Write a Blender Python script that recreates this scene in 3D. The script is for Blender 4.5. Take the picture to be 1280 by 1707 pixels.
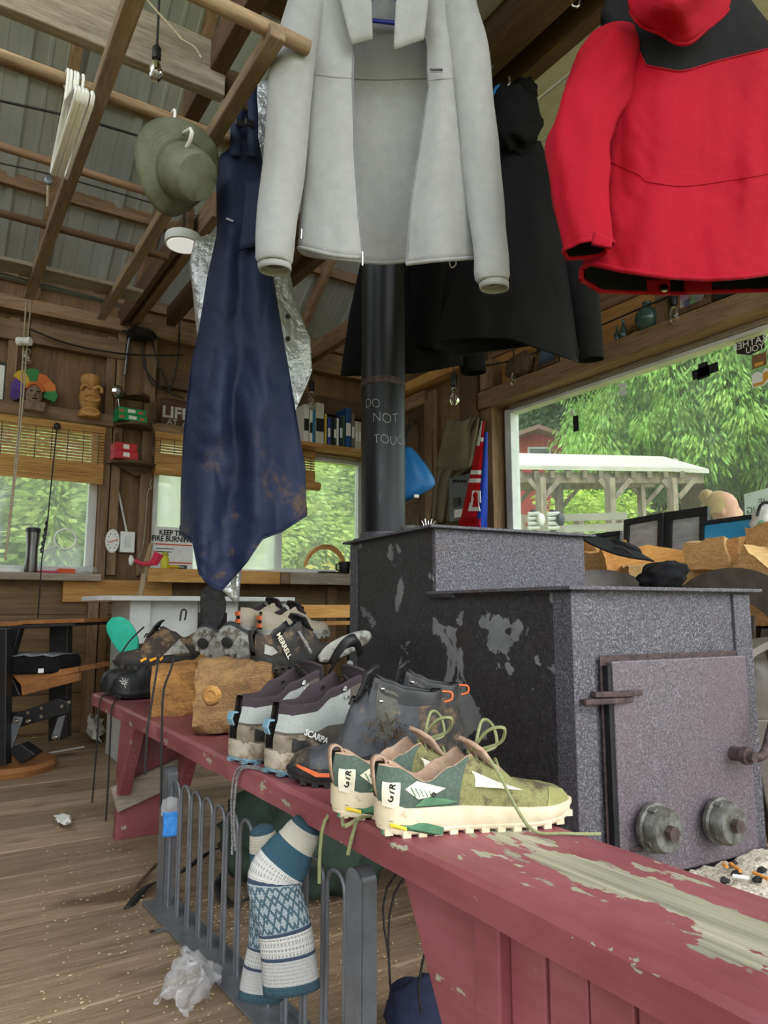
import bpy, math, random
from mathutils import Matrix, Vector, noise
for o in list(bpy.data.objects): bpy.data.objects.remove(o)
SC = bpy.context.scene
COL = SC.collection
R = math.radians
# ---------------------------------------------------------------- camera, sky, sun, exposure
# room axes: X runs along the back wall to the right, Y runs towards the back wall
F, HOR, EZ = 1183.0, 1015.0, 0.78
PITCH = math.atan((HOR-853.5)/F)
YAW = R(33)
cam = bpy.data.objects.new('camera', bpy.data.cameras.new('camera'))
COL.objects.link(cam)
cam.location = (0, 0, EZ)
cam.rotation_euler = (R(90)+PITCH, 0, -YAW)
cam.data.sensor_width = 36
cam.data.lens = F/1707*36
cam.data.clip_start = 0.05
cam.data.clip_end = 300
SC.camera = cam
world = bpy.data.worlds.new('overcast_sky'); SC.world = world
world.use_nodes = True
bg = world.node_tree.nodes['Background']
bg.inputs[0].default_value = (0.90, 0.95, 1.0, 1)
bg.inputs[1].default_value = 1.6
sun = bpy.data.objects.new('sun', bpy.data.lights.new('sun', 'SUN'))
COL.objects.link(sun)
sun.data.energy = 1.15
sun.data.angle = R(45)
sun.data.color = (1, .96, .9)
sun.rotation_euler = (R(58), R(0), R(14))
SC.view_settings.view_transform = 'Standard'
SC.view_settings.look = 'None'
SC.view_settings.gamma = 1
SC.view_settings.use_curve_mapping = False
SC.view_settings.exposure = 0.72

# ---------------------------------------------------------------- geometry helpers
CP, SP = math.cos(PITCH), math.sin(PITCH)
UX, UY = -math.sin(YAW), math.cos(YAW)      # bench direction as seen from the camera heading
VX, VY = math.cos(YAW), math.sin(YAW)
def ray(px, py):
    xc = (px-640)/F; yc = (853.5-py)/F
    x, y, z = xc, CP-SP*yc, SP+CP*yc
    return x*VX+y*VY, x*UX+y*UY, z, y
def wz(px, py, z):
    a, b, r, y = ray(px, py); t = (z-EZ)/r; return Vector((a*t, b*t, z))
def wa(px, py, A):
    a, b, r, y = ray(px, py); t = A/a; return Vector((A, b*t, EZ+r*t))
def wb(px, py, B):
    a, b, r, y = ray(px, py); t = B/b; return Vector((a*t, B, EZ+r*t))
def wd(px, py, d):
    a, b, r, y = ray(px, py); t = d/y; return Vector((a*t, b*t, EZ+r*t))
FWD = Vector((VY, UY, 0)); RGT = Vector((VX, UX, 0)); UPZ = Vector((0, 0, 1))

WL = {}
def custom(o, label=None, cat=None, group=None, kind=None):
    if label: o['label'] = label
    if cat: o['category'] = cat
    if group: o['group'] = group
    if kind: o['kind'] = kind
    return o
def thing(name, label, cat, loc, group=None, kind=None):
    o = bpy.data.objects.new(name, None); COL.objects.link(o)
    o.empty_display_size = .05
    o.location = loc; WL[o.name] = Vector(loc)
    return custom(o, label, cat, group, kind)
class MB:
    def __init__(s): s.v = []; s.f = []; s.m = []; s.mi = 0; s.M = None
    def add(s, vs, fs):
        k = len(s.v)
        for p in vs:
            p = Vector(p)
            s.v.append(s.M @ p if s.M else p)
        for q in fs: s.f.append([k+i for i in q]); s.m.append(s.mi)
        return s
    def box(s, lo, hi):
        x0, y0, z0 = lo; x1, y1, z1 = hi
        x0, x1 = min(x0, x1), max(x0, x1); y0, y1 = min(y0, y1), max(y0, y1); z0, z1 = min(z0, z1), max(z0, z1)
        return s.add([(x0,y0,z0),(x1,y0,z0),(x1,y1,z0),(x0,y1,z0),(x0,y0,z1),(x1,y0,z1),(x1,y1,z1),(x0,y1,z1)],
            [(0,3,2,1),(4,5,6,7),(0,1,5,4),(1,2,6,5),(2,3,7,6),(3,0,4,7)])
    def bar(s, p, q, w, h, up=(0,0,1)):
        p, q = Vector(p), Vector(q); d = (q-p).normalized(); up = Vector(up)
        sd = d.cross(up).normalized(); up = sd.cross(d).normalized()
        vs = []
        for c in (p, q):
            for i, j in ((-1,-1),(1,-1),(1,1),(-1,1)): vs.append(c+sd*(i*w/2)+up*(j*h/2))
        return s.add(vs, [(0,1,2,3),(7,6,5,4),(0,4,5,1),(1,5,6,2),(2,6,7,3),(3,7,4,0)])
    def slab(s, pts, off):
        pts = [Vector(p) for p in pts]; off = Vector(off); n = len(pts)
        return s.add(pts+[p+off for p in pts], [list(range(n))[::-1], list(range(n, 2*n))]+[(i, (i+1) % n, n+(i+1) % n, n+i) for i in range(n)])
    def loft(s, rows, closed=True, caps=(False, False)):
        n = len(rows[0]); vs = [p for r in rows for p in r]; fs = []
        m = n if closed else n-1
        for i in range(len(rows)-1):
            for j in range(m): fs.append((i*n+j, i*n+(j+1) % n, (i+1)*n+(j+1) % n, (i+1)*n+j))
        if caps[0]: fs.append(list(range(n))[::-1])
        if caps[1]: fs.append([(len(rows)-1)*n+i for i in range(n)])
        return s.add(vs, fs)
    def tube(s, pts, r, n=8, caps=True, smooth=0):
        pts = [Vector(p) for p in pts]
        if smooth: pts = spline(pts, smooth)
        k = len(pts)
        rr = r if isinstance(r, (list, tuple)) else None
        rows = []; nv = None
        for i, p in enumerate(pts):
            t = (pts[min(i+1, k-1)]-pts[max(i-1, 0)])
            t = t.normalized() if t.length > 1e-9 else Vector((0, 0, 1))
            if nv is None:
                nv = t.orthogonal().normalized()
            else:
                nv = (nv-t*nv.dot(t))
                nv = nv.normalized() if nv.length > 1e-6 else t.orthogonal().normalized()
            bn = t.cross(nv)
            if rr:
                x = i/(k-1)*(len(rr)-1); j = min(int(x), len(rr)-2); q = rr[j]+(rr[j+1]-rr[j])*(x-j)
            else: q = r
            rows.append([p+(nv*math.cos(2*math.pi*a/n)+bn*math.sin(2*math.pi*a/n))*q for a in range(n)])
        return s.loft(rows, True, (caps, caps))
    def lathe(s, base, prof, n=20, axis=(0,0,1), caps=(True, True)):
        ax = Vector(axis).normalized(); e = ax.orthogonal().normalized(); g = ax.cross(e); base = Vector(base)
        return s.loft([[base+ax*h+(e*math.cos(2*math.pi*i/n)+g*math.sin(2*math.pi*i/n))*max(r, 1e-4) for i in range(n)] for r, h in prof], True, caps)
    def blob(s, c, r, n=12, m=8, axes=None, nz=0, ns=3, seed=0):
        c = Vector(c); rows = []
        for i in range(m+1):
            th = math.pi*(i/m); row = []
            for j in range(n):
                ph = 2*math.pi*j/n
                d = Vector((math.sin(th)*math.cos(ph), math.sin(th)*math.sin(ph), math.cos(th)))
                k = 1+nz*noise.noise(d*ns+Vector((seed*7.1, seed*3.3, 0)))
                p = Vector((d.x*r[0], d.y*r[1], d.z*r[2]))*k
                row.append(c+(axes @ p if axes else p))
            rows.append(row)
        return s.loft(rows, True)
    def build(s, name, mats, parent=None, smooth=None, bevel=0, sub=0, solid=0, loc=None):
        base = WL[parent.name] if parent else (Vector(loc) if loc is not None else Vector((0, 0, 0)))
        me = bpy.data.meshes.new(name)
        me.from_pydata([tuple(p-base) for p in s.v], [], s.f)
        mats = mats if isinstance(mats, (list, tuple)) else [mats]
        for q in mats: me.materials.append(MT[q] if isinstance(q, str) else q)
        if len(mats) > 1: me.polygons.foreach_set('material_index', s.m)
        me.validate(); me.update()
        if smooth is not None:
            me.polygons.foreach_set('use_smooth', [True]*len(me.polygons))
            if smooth < 180: me.set_sharp_from_angle(angle=R(smooth))
        o = bpy.data.objects.new(name, me); COL.objects.link(o)
        if parent: o.parent = parent
        else: o.location = base
        WL[o.name] = base
        if solid:
            q = o.modifiers.new('thick', 'SOLIDIFY'); q.thickness = solid; q.offset = 0
        if bevel:
            q = o.modifiers.new('bevel', 'BEVEL'); q.width = bevel; q.segments = 2; q.limit_method = 'ANGLE'; q.harden_normals = False
        if sub:
            q = o.modifiers.new('sub', 'SUBSURF'); q.levels = sub; q.render_levels = sub
        return o
def spline(pts, k):
    pts = [Vector(p) for p in pts]; out = []; n = len(pts)
    for i in range(n-1):
        p0, p1, p2, p3 = pts[max(i-1, 0)], pts[i], pts[i+1], pts[min(i+2, n-1)]
        for j in range(k):
            t = j/k
            out.append(.5*((2*p1)+(p2-p0)*t+(2*p0-5*p1+4*p2-p3)*t*t+(3*p1-p0-3*p2+p3)*t**3))
    out.append(pts[-1]); return out
def lerp(tab, t):
    if t <= tab[0][0]: return tab[0][1]
    for (a, u), (b, w) in zip(tab, tab[1:]):
        if t <= b:
            x = (t-a)/(b-a); x = x*x*(3-2*x)
            return u+(w-u)*x
    return tab[-1][1]
def lin(tab, t):
    if t <= tab[0][0]: return tab[0][1]
    for (a, u), (b, w) in zip(tab, tab[1:]):
        if t <= b: return u+(w-u)*(t-a)/(b-a)
    return tab[-1][1]
def frame(pos, x, up):
    x = Vector(x).normalized(); up = Vector(up); y = up.cross(x).normalized(); z = x.cross(y)
    M = Matrix((x, y, z)).transposed().to_4x4(); M.translation = Vector(pos); return M
def text(name, s, size, M, mt, parent=None, ext=.0004, sx=1, align='CENTER', bold=0, mirror=False):
    cu = bpy.data.curves.new(name, 'FONT'); cu.body = s; cu.size = size; cu.align_x = align; cu.align_y = 'CENTER'
    cu.extrude = ext; cu.offset = bold
    t = bpy.data.objects.new('tmp', cu); COL.objects.link(t)
    dg = bpy.context.evaluated_depsgraph_get()
    me = bpy.data.meshes.new_from_object(t.evaluated_get(dg)); bpy.data.objects.remove(t)
    base = WL[parent.name] if parent else Vector((0, 0, 0))
    S = Matrix.Diagonal((-sx if mirror else sx, 1, 1, 1))
    me.transform(Matrix.Translation(-base) @ M @ S)
    me.materials.clear(); me.materials.append(MT[mt])
    o = bpy.data.objects.new(name, me); COL.objects.link(o)
    if parent: o.parent = parent
    WL[o.name] = base
    return o

# ---------------------------------------------------------------- materials
MT = {}
def hx(c):
    if not isinstance(c, str): return tuple(c)+((1,) if len(c) == 3 else ())
    c = c.lstrip('#'); v = [int(c[i:i+2], 16)/255 for i in (0, 2, 4)]
    return tuple((x/12.92 if x <= .04045 else ((x+.055)/1.055)**2.4) for x in v)+(1,)
class NT:
    def __init__(s, name):
        s.mat = bpy.data.materials.new(name); s.mat.use_nodes = True; s.t = s.mat.node_tree
        s.b = s.t.nodes['Principled BSDF']; MT[name] = s.mat
    def n(s, typ, ins=None, **kw):
        q = s.t.nodes.new(typ)
        for k, v in kw.items(): setattr(q, k, v)
        for k, v in (ins or {}).items(): s.put(q.inputs[k], v)
        return q
    def put(s, sock, v):
        if isinstance(v, bpy.types.NodeSocket): s.t.links.new(v, sock)
        elif isinstance(v, str): sock.default_value = hx(v)
        else: sock.default_value = v
    def coord(s, scale=(1,1,1), rnd=False, kind='Object'):
        c = s.n('ShaderNodeTexCoord').outputs[kind]
        if rnd:
            oi = s.n('ShaderNodeObjectInfo').outputs['Random']
            mu = s.n('ShaderNodeMath', {0: oi, 1: 37.0}, operation='MULTIPLY').outputs[0]
            c = s.n('ShaderNodeVectorMath', {0: c, 1: mu}, operation='ADD').outputs[0]
        return s.n('ShaderNodeMapping', {'Vector': c, 'Scale': scale}).outputs[0]
    def noise(s, co, scale, det=4, rough=.55, dist=0):
        return s.n('ShaderNodeTexNoise', {'Vector': co, 'Scale': scale, 'Detail': det, 'Roughness': rough, 'Distortion': dist}).outputs['Fac']
    def ramp(s, fac, stops, interp='LINEAR'):
        q = s.n('ShaderNodeValToRGB', {'Fac': fac}); cr = q.color_ramp; cr.interpolation = interp
        while len(cr.elements) < len(stops): cr.elements.new(.5)
        for e, (p, c) in zip(cr.elements, stops): e.position = p; e.color = hx(c)
        return q.outputs[0]
    def mix(s, fac, a, b, mode='MIX'):
        q = s.n('ShaderNodeMix', data_type='RGBA', blend_type=mode)
        s.put(q.inputs[0], fac); s.put(q.inputs[6], hx(a) if isinstance(a, str) else a); s.put(q.inputs[7], hx(b) if isinstance(b, str) else b)
        return q.outputs[2]
    def math(s, op, a, b=0.0):
        return s.n('ShaderNodeMath', {0: a, 1: b}, operation=op).outputs[0]
    def bump(s, h, k, dist=.01):
        q = s.n('ShaderNodeBump', {'Height': h, 'Strength': k, 'Distance': dist}); s.put(s.b.inputs['Normal'], q.outputs[0])
    def end(s, col, rough=.7, metal=0, spec=None, coat=0, sheen=0):
        s.put(s.b.inputs['Base Color'], hx(col) if isinstance(col, str) else col)
        s.put(s.b.inputs['Roughness'], rough); s.put(s.b.inputs['Metallic'], metal)
        if spec is not None: s.b.inputs['Specular IOR Level'].default_value = spec
        if coat: s.b.inputs['Coat Weight'].default_value = coat
        if sheen: s.b.inputs['Sheen Weight'].default_value = sheen
        return s.mat
def plain(name, c1, c2=None, scale=25, stretch=(1,1,1), rough=.7, metal=0, bump=.15, bs=None, rnd=.0, det=4, lo=.35, hi=.65, dist=.004, **kw):
    m = NT(name)
    co = m.coord(stretch, rnd=True)
    f = m.noise(co, scale, det)
    c = m.ramp(f, [(lo, c1), (hi, c2 or c1)])
    if rnd:
        oi = m.n('ShaderNodeObjectInfo').outputs['Random']
        v = m.math('MULTIPLY_ADD', oi, rnd); m.t.nodes[-1]
        v.node.inputs[2].default_value = 1-rnd/2
        hs = m.n('ShaderNodeHueSaturation', {'Value': v, 'Color': c}); c = hs.outputs[0]
    if bump:
        m.bump(m.noise(co, bs or scale*3, 3) if bs or bump else f, bump, dist)
    return m.end(c, rough, metal, **kw)
def wood(name, dark, mid, light, axis='x', fine=1.0, rough=.75, rnd=.35, bump=.35):
    m = NT(name)
    st = {'x': (1.2, 14, 14), 'y': (14, 1.2, 14), 'z': (14, 14, 1.2)}[axis]
    co = m.coord(tuple(q*fine for q in st), rnd=True)
    f = m.noise(co, 1.6, 6, .6, .6)
    g = m.noise(co, 9, 4, .6)
    c = m.ramp(f, [(.3, dark), (.5, mid), (.72, light)])
    c = m.mix(.35, c, m.ramp(g, [(.35, dark), (.65, light)]))
    kn = m.noise(m.coord((1.5, 1.5, 1.5), rnd=True), 2.2, 2)
    c = m.mix(m.ramp(kn, [(.55, (0, 0, 0)), (.75, (.5, .5, .5))]), c, dark)
    oi = m.n('ShaderNodeObjectInfo').outputs['Random']
    v = m.math('MULTIPLY_ADD', oi, rnd); v.node.inputs[2].default_value = 1-rnd/2
    c = m.n('ShaderNodeHueSaturation', {'Value': v, 'Color': c}).outputs[0]
    m.bump(g, bump, .004)
    return m.end(c, rough)
def emit(name, c, k):
    m = NT(name); m.end(c, .6); m.put(m.b.inputs['Emission Color'], hx(c)); m.b.inputs['Emission Strength'].default_value = k
for ax in 'xyz':
    wood('stud_'+ax, '#5d4630', '#806448', '#9d8163', ax)
    wood('dark_'+ax, '#3c2a1b', '#563e28', '#6f5238', ax)
    wood('grey_'+ax, '#6d6152', '#938675', '#b3a796', ax, 1.6)
    wood('pole_'+ax, '#66513b', '#8d7659', '#aa9475', ax)
    wood('pine_'+ax, '#9a6a30', '#c08d4b', '#d5a765', ax)
wood('ply', '#573f28', '#745839', '#886a48', 'z', .7, rnd=.2)
wood('ply_low', '#59432b', '#77603f', '#8d7350', 'x', .7, rnd=.2)
plain('floor_gap', '#2a1f16')
plain('steel_grey', '#6f7378', '#7b7f84', rough=.38, metal=.55, bump=.05)
plain('black_plastic', '#121213', '#1b1b1d', rough=.45)
plain('black_metal', '#17171a', '#232327', rough=.5, metal=.3)
plain('white_plastic', '#e6e6e2', '#f2f2ef', rough=.4, bump=.03)
plain('white_paint', '#c9ccc9', '#dddfdc', rough=.5, scale=8)
plain('chrome', '#b5b5b2', '#d5d5d2', rough=.22, metal=1, bump=.02)
plain('rope', '#b3a78d', '#8d8168', scale=120, rough=.9)
plain('paper', '#dcdcd6', '#ecece8', rough=.8, bump=.02)
plain('ink', '#1a1a1c', rough=.8, bump=0)
plain('ink_red', '#d2543c', rough=.8, bump=0)
plain('cable', '#1a1614', rough=.6)
plain('print_white', '#e8e8e4', rough=.7, bump=0)
def glass(name, haze, tint=(.95, 1, .97)):
    m = NT(name); t = m.t
    tr = m.n('ShaderNodeBsdfTransparent', {'Color': tint+(1,)})
    gl = m.n('ShaderNodeBsdfGlossy', {'Roughness': .05, 'Color': (.8, .8, .8, 1)})
    tl = m.n('ShaderNodeBsdfTranslucent', {'Color': (.9, .93, .9, 1)})
    f = m.ramp(m.noise(m.coord((2, 2, .7)), 2.0, 3), [(.3, (haze*.6,)*3), (.7, (haze*1.3,)*3)])
    a = m.n('ShaderNodeMixShader', {0: f, 1: tr.outputs[0], 2: tl.outputs[0]})
    b = m.n('ShaderNodeMixShader', {0: .04, 1: a.outputs[0], 2: gl.outputs[0]})
    t.links.new(b.outputs[0], t.nodes['Material Output'].inputs[0])
glass('pane_hazy', .13)
glass('pane_milky', .6)
glass('pane_clear', .035)
# ================================================================ THE SETTING
BW, AW = 4.95, 3.05          # back wall and right wall planes
rnd = random.Random(4)
def struct(name, mb, mats, **kw):
    o = mb.build(name, mats, **kw); o['kind'] = 'structure'; return o
def part(parent, name, mats, fn, **kw):
    m = MB(); fn(m); return m.build(name, mats, parent, **kw)
def sbox(parent, name, mt, lo, hi, bevel=.003):
    return MB().box(lo, hi).build(name, mt, parent, bevel=bevel)
# floor ---------------------------------------------------------------
def floor_mats():
    for i, (d, q, l) in enumerate([('#64523f', '#8f7860', '#b39c82'), ('#594938', '#836e57', '#a69078'), ('#6b5947', '#977f66', '#bda68c')]):
        m = NT('floor_wood_%d' % i)
        co = m.coord((1.0, 11, 11), rnd=True)
        f = m.noise(co, 1.8, 6, .62, .9); g = m.noise(co, 14, 4, .6)
        c = m.ramp(f, [(.28, d), (.5, q), (.75, l)])
        c = m.mix(.3, c, m.ramp(g, [(.3, d), (.7, l)]))
        k = m.noise(m.coord((3.2, 5.5, 5.5), rnd=True), 1.1, 2, .5)
        c = m.mix(m.ramp(k, [(.62, (0, 0, 0)), (.74, (.75, .75, .75))]), c, '#4a3420')
        dust = m.noise(m.coord((1, 1, 1)), 260, 2); dz = m.noise(m.coord((1, 1, 1)), 1.7, 3)
        s = m.math('MULTIPLY', m.ramp(dust, [(.62, (0, 0, 0)), (.68, (1, 1, 1))]), m.ramp(dz, [(.45, (0, 0, 0)), (.65, (.8, .8, .8))]))
        c = m.mix(s, c, '#c9b28a')
        m.bump(g, .4, .004); m.end(c, .72)
floor_mats()
fl = struct('floor', MB().box((-2.6, -1.2, -.12), (AW, BW, -.035)), 'floor_gap')
y = -1.2; i = 0
joints = [1.769, 2.07, 2.26, 2.448, 2.69, 2.938, 3.16, 3.381, 3.65, 3.922]
ys = [-1.2+.2*k for k in range(15)]
ys = [q for q in ys if q < 1.65]+joints+[4.13, 4.34, 4.55, 4.76, BW]
for y0, y1 in zip(ys, ys[1:]):
    cut = rnd.uniform(-.4, 3.5)
    for x0, x1 in ((-2.6, cut), (cut, AW)):
        h = rnd.uniform(-.004, .003)
        MB().box((x0+.002, y0+.003, -.035), (x1-.002, y1-.003, h)).build('plank', 'floor_wood_%d' % rnd.randrange(3), fl, bevel=.004)
# back wall -----------------------------------------------------------
ZS, ZH, ZE = 1.0, 2.0, 2.74
w1 = wb(163, 820, BW).x; w2a = wb(254, 850, BW).x; w2b = wb(606, 850, BW).x
wall = MB()
wall.box((-1.8, BW, 0), (AW+.04, BW+.03, ZS)); wall.box((-1.8, BW, ZH), (AW+.04, BW+.03, ZE+.3))
wall.box((w1, BW, ZS), (w2a, BW+.03, ZH)); wall.box((w2b, BW, ZS), (AW+.04, BW+.03, ZH)); wall.box((-1.8, BW, ZS), (-.9, BW+.03, ZH))
wallb = struct('wall_back', wall, 'ply')
def wallbox(px0, py0, px1, py1, b, dep, name='board', mt='stud_z', parent=None, bevel=.003):
    my = (py0+py1)/2; mx = (px0+px1)/2
    a0 = wb(px0, my, b).x; a1 = wb(px1, my, b).x; z0 = wb(mx, py0, b).z; z1 = wb(mx, py1, b).z
    return MB().box((a0, b, z0), (a1, b+dep, z1)).build(name, mt, parent or wallb, bevel=bevel)
T = .05
def stud(px0, px1, z0, z1, py, mt='stud_z', dep=T, name='stud'):
    a0 = wb(px0, py, BW-dep).x; a1 = wb(px1, py, BW-dep).x
    return sbox(wallb, name, mt, (a0, BW-dep, z0), (a1, BW, z1))
stud(12, 29, ZH, 2.62, 600); stud(-75, -55, ZH, 2.62, 600)
stud(170, 185, 0.96, 2.62, 760); stud(187, 202, 1.0, 2.68, 760); stud(236, 254, 1.0, 2.66, 760)
stud(142, 160, 0, .95, 1100); stud(162, 176, 0, .95, 1100, 'ply'); stud(545, 560, 0, .95, 1100)
stud(494, 506, ZH+.05, 2.62, 660, 'dark_z')
a0 = wb(0, 520, BW-.06).x
sbox(wallb, 'top_plate', 'stud_x', (-1.8, BW-.09, 2.66), (AW, BW, 2.75))
sbox(wallb, 'ledger', 'stud_x', (-1.8, BW-.062, 2.47), (1.06, BW, 2.60))
sbox(wallb, 'ledger', 'dark_x', (1.30, BW-.06, 2.33), (AW, BW, 2.47))
sbox(wallb, 'window_header', 'stud_x', (-.95, BW-.075, ZH-.01), (1.02, BW, ZH+.07))
sbox(wallb, 'window_header', 'stud_x', (w2a-.05, BW-.075, ZH-.01), (AW, BW, ZH+.06))
for z0, z1 in ((.02, .25), (.255, .5), (.505, .74), (.745, .92)):
    sbox(wallb, 'board', 'ply_low', (-1.8, BW-.012, z0), (AW, BW, z1), .002)
# window 1 (left, under a bamboo blind)
def window(name, x0, x1, z0, z1, b, pane, mull=(), fr='white_paint', wid=.05):
    w = MB(); w.box((x0, b-.01, z0), (x0+wid, b+.05, z1)); w.box((x1-wid, b-.01, z0), (x1, b+.05, z1))
    w.box((x0+wid, b-.01, z1-wid), (x1-wid, b+.05, z1)); w.box((x0+wid, b-.01, z0), (x1-wid, b+.05, z0+wid))
    for q in mull: w.box((q-wid*.6, b-.01, z0+wid), (q+wid*.6, b+.05, z1-wid))
    o = struct(name, w, fr)
    xs = [x0+wid]+[q for q in mull]+[x1-wid]
    for i, (p, q) in enumerate(zip(xs, xs[1:])):
        MB().box((p+(wid*.6 if i else 0), b+.015, z0+wid), (q-(wid*.6 if i < len(xs)-2 else 0), b+.021, z1-wid)).build('pane', pane if isinstance(pane, str) else pane[i], o)
    return o
window('window_1', -.9, w1, ZS, ZH, BW+.03, 'pane_hazy')
wm = wb(468, 850, BW).x
win2 = window('window_2', w2a, w2b, ZS, ZH, BW+.03, ['pane_milky', 'pane_hazy'], (wm,), 'white_paint', .04)
# sills and counter boards
t0 = struct('trim_1', MB().box((-1.8, BW-.16, ZS-.045), (w1+.02, BW, ZS)), 'grey_x', bevel=.004)
plank_a = wb(105, 985, BW-.06)
MB().box((plank_a.x, BW-.06, wb(200, 1004, BW-.06).z), (wb(287, 985, BW-.06).x, BW-.012, wb(200, 967, BW-.06).z)).build('board', 'pine_x', wallb, bevel=.003)
CB = BW-.30
c0, c1, c2 = wb(247, 960, CB).x, wb(445, 960, CB).x, wb(590, 960, CB).x
zc = wb(400, 951, CB).z
ct = struct('trim_2', MB().box((c0, CB+.03, zc-.03), (AW-.02, BW, zc)), 'grey_x')
MB().box((c0, CB, zc-.09), (wb(467, 960, CB).x, CB+.03, zc)).build('edge_board', 'pine_x', ct, bevel=.003)
MB().box((wb(468, 960, CB).x, CB, zc-.085), (wb(483, 960, CB).x, CB+.028, zc)).build('edge_board', 'stud_x', ct, bevel=.003)
MB().box((wb(484, 960, CB).x, CB, zc-.085), (AW-.02, CB+.03, zc)).build('edge_board', 'grey_x', ct, bevel=.003)
# door in the right wall near the back corner
d0, d1 = wa(676, 800, AW).y, wa(717, 800, AW).y
zd = wa(700, 680, AW).z
# right wall with the picture window ----------------------------------
y1w = wa(848, 690, AW).y
wr = MB()
wr.box((AW, -.6, 0), (AW+.04, y1w+.02, .88)); wr.box((AW, -.6, 2.03), (AW+.04, BW, 3.4)); wr.box((AW, y1w+.02, 0), (AW+.04, BW, 2.03))
wallr = struct('wall_right', wr, 'ply_low')
sbox(wallr, 'post', 'stud_z', (AW-.1, y1w+.05, 0), (AW, y1w+.16, 2.3))
sbox(wallr, 'post', 'dark_z', (AW-.16, y1w+.162, 0), (AW, y1w+.30, 2.7))
sbox(wallr, 'cleat', 'stud_z', (AW-.12, y1w+.03, 2.17), (AW, y1w+.13, 2.36))
hdr = sbox(wallr, 'window_header', 'stud_y', (AW-.13, -.6, 2.05), (AW, y1w+.15, 2.16), .006)
for z0, z1, mt in ((2.17, 2.40, 'pine_y'), (2.405, 2.62, 'stud_y'), (2.625, 2.9, 'dark_y')):
    sbox(wallr, 'board', mt, (AW-.025, -.6, z0), (AW, BW if z0 > 2.6 else 3.5, z1), .006)
sbox(wallr, 'beam', 'stud_y', (AW-.10, .2, 2.52), (AW-.025, 3.4, 2.64), .008)
door = struct('door_1', MB().box((AW-.02, d1, .02), (AW, d0+.5, zd)), 'dark_z', bevel=.004)
for k in range(3):
    MB().box((AW-.028, d1+.1, .2+k*.68), (AW-.02, d0+.4, .78+k*.68)).build('panel', 'dark_z', door, bevel=.004)
sbox(wallr, 'door_casing', 'stud_z', (AW-.05, d1-.09, 0), (AW, d1, zd+.02))
sbox(wallr, 'door_casing', 'stud_y', (AW-.05, d1, zd), (AW, BW, zd+.1))
sbox(wallr, 'stud', 'stud_z', (AW-.04, wa(735, 760, AW).y, 0), (AW, wa(721, 760, AW).y, 2.35))
sbox(wallr, 'ledger', 'pine_y', (AW-.1, 3.45, 2.40), (AW, 4.9, 2.47))
sbox(wallr, 'sill_board', 'stud_y', (AW-.1, -.6, .85), (AW, y1w+.05, .89), .003)
fr = MB()
for q in ((y1w-.035, y1w+.02),):
    fr.box((AW-.02, q[0], .89), (AW+.05, q[1], 2.03))
fr.box((AW-.02, -.6, 2.0), (AW+.05, y1w-.035, 2.02)); fr.box((AW-.02, -.6, .89), (AW+.05, y1w-.035, .93))
win3 = struct('window_3', fr, 'white_paint', bevel=.003)
MB().box((AW+.02, -.6, .93), (AW+.026, y1w-.035, 2.0)).build('pane', 'pane_clear', win3)
MB().box((AW-.03, -.6, 2.021), (AW, y1w-.03, 2.049)).build('head_trim', 'grey_y', win3, bevel=.003)
struct('wall_left', MB().box((-1.84, 1.2, 0), (-1.8, BW, 2.8)), 'ply')  # out of view, added to cut the light from the left
# roof ------------------------------------------------------------------
m = NT('roof_metal')
f = m.noise(m.coord((1, .3, 1)), 3, 4)
m.bump(m.noise(m.coord((6, 1, 1)), 8, 3), .1, .004)
m.end(m.ramp(f, [(.3, '#a3a8a4'), (.7, '#bcc1bd')]), .42, .35)
def zr(b): return 2.78+.78*(5.0-b) if b > 1.3 else 2.78+.78*3.7-.78*(1.3-b)
def roof_side(b0, b1):
    mb = MB(); rows = [[], []]; x = -1.9
    while x < 4.6:
        for dx, dz in ((0, 0), (.018, .028), (.05, .028), (.068, 0), (.13, 0), (.137, .005), (.151, .005), (.158, 0), (.22, 0), (.227, .005), (.241, .005), (.248, 0)):
            for r, b in zip(rows, (b0, b1)): r.append(Vector((x+dx, b, zr(b)-dz+.10)))
        x += .305
    mb.loft(rows, False); return mb
ceil = struct('ceiling', roof_side(5.5, 1.3), 'roof_metal', solid=.004)
MB2 = roof_side(1.3, -1.0); MB2.build('roof_sheet', 'roof_metal', ceil, solid=.004)
def rafter(a, w=.05, h=.09, mt='stud_y', b0=5.3, b1=1.3, name='rafter', dz=0):
    m = MB(); m.bar((a, b0, zr(b0)+.02+dz), (a, b1, zr(b1)+.02+dz), w, h); return m.build(name, mt, ceil, bevel=.004)
ra = wa(100, 250, .33); k = (2.78+3.9-.78)/(1.773+.78*2.828)
RA = .33*k
for q in (RA-1.2, RA-.6, RA, RA+.62, RA+1.24, RA+1.86, RA+2.48, RA+3.1): rafter(q)
for b in (4.95-.02, 4.45, 3.95, 3.35, 2.7, 2.05): 
    MB().box((-1.8, b-.02, zr(b)+.035), (4.5, b+.02, zr(b)+.12)).build('purlin', 'stud_x', ceil, bevel=.004)
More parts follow.
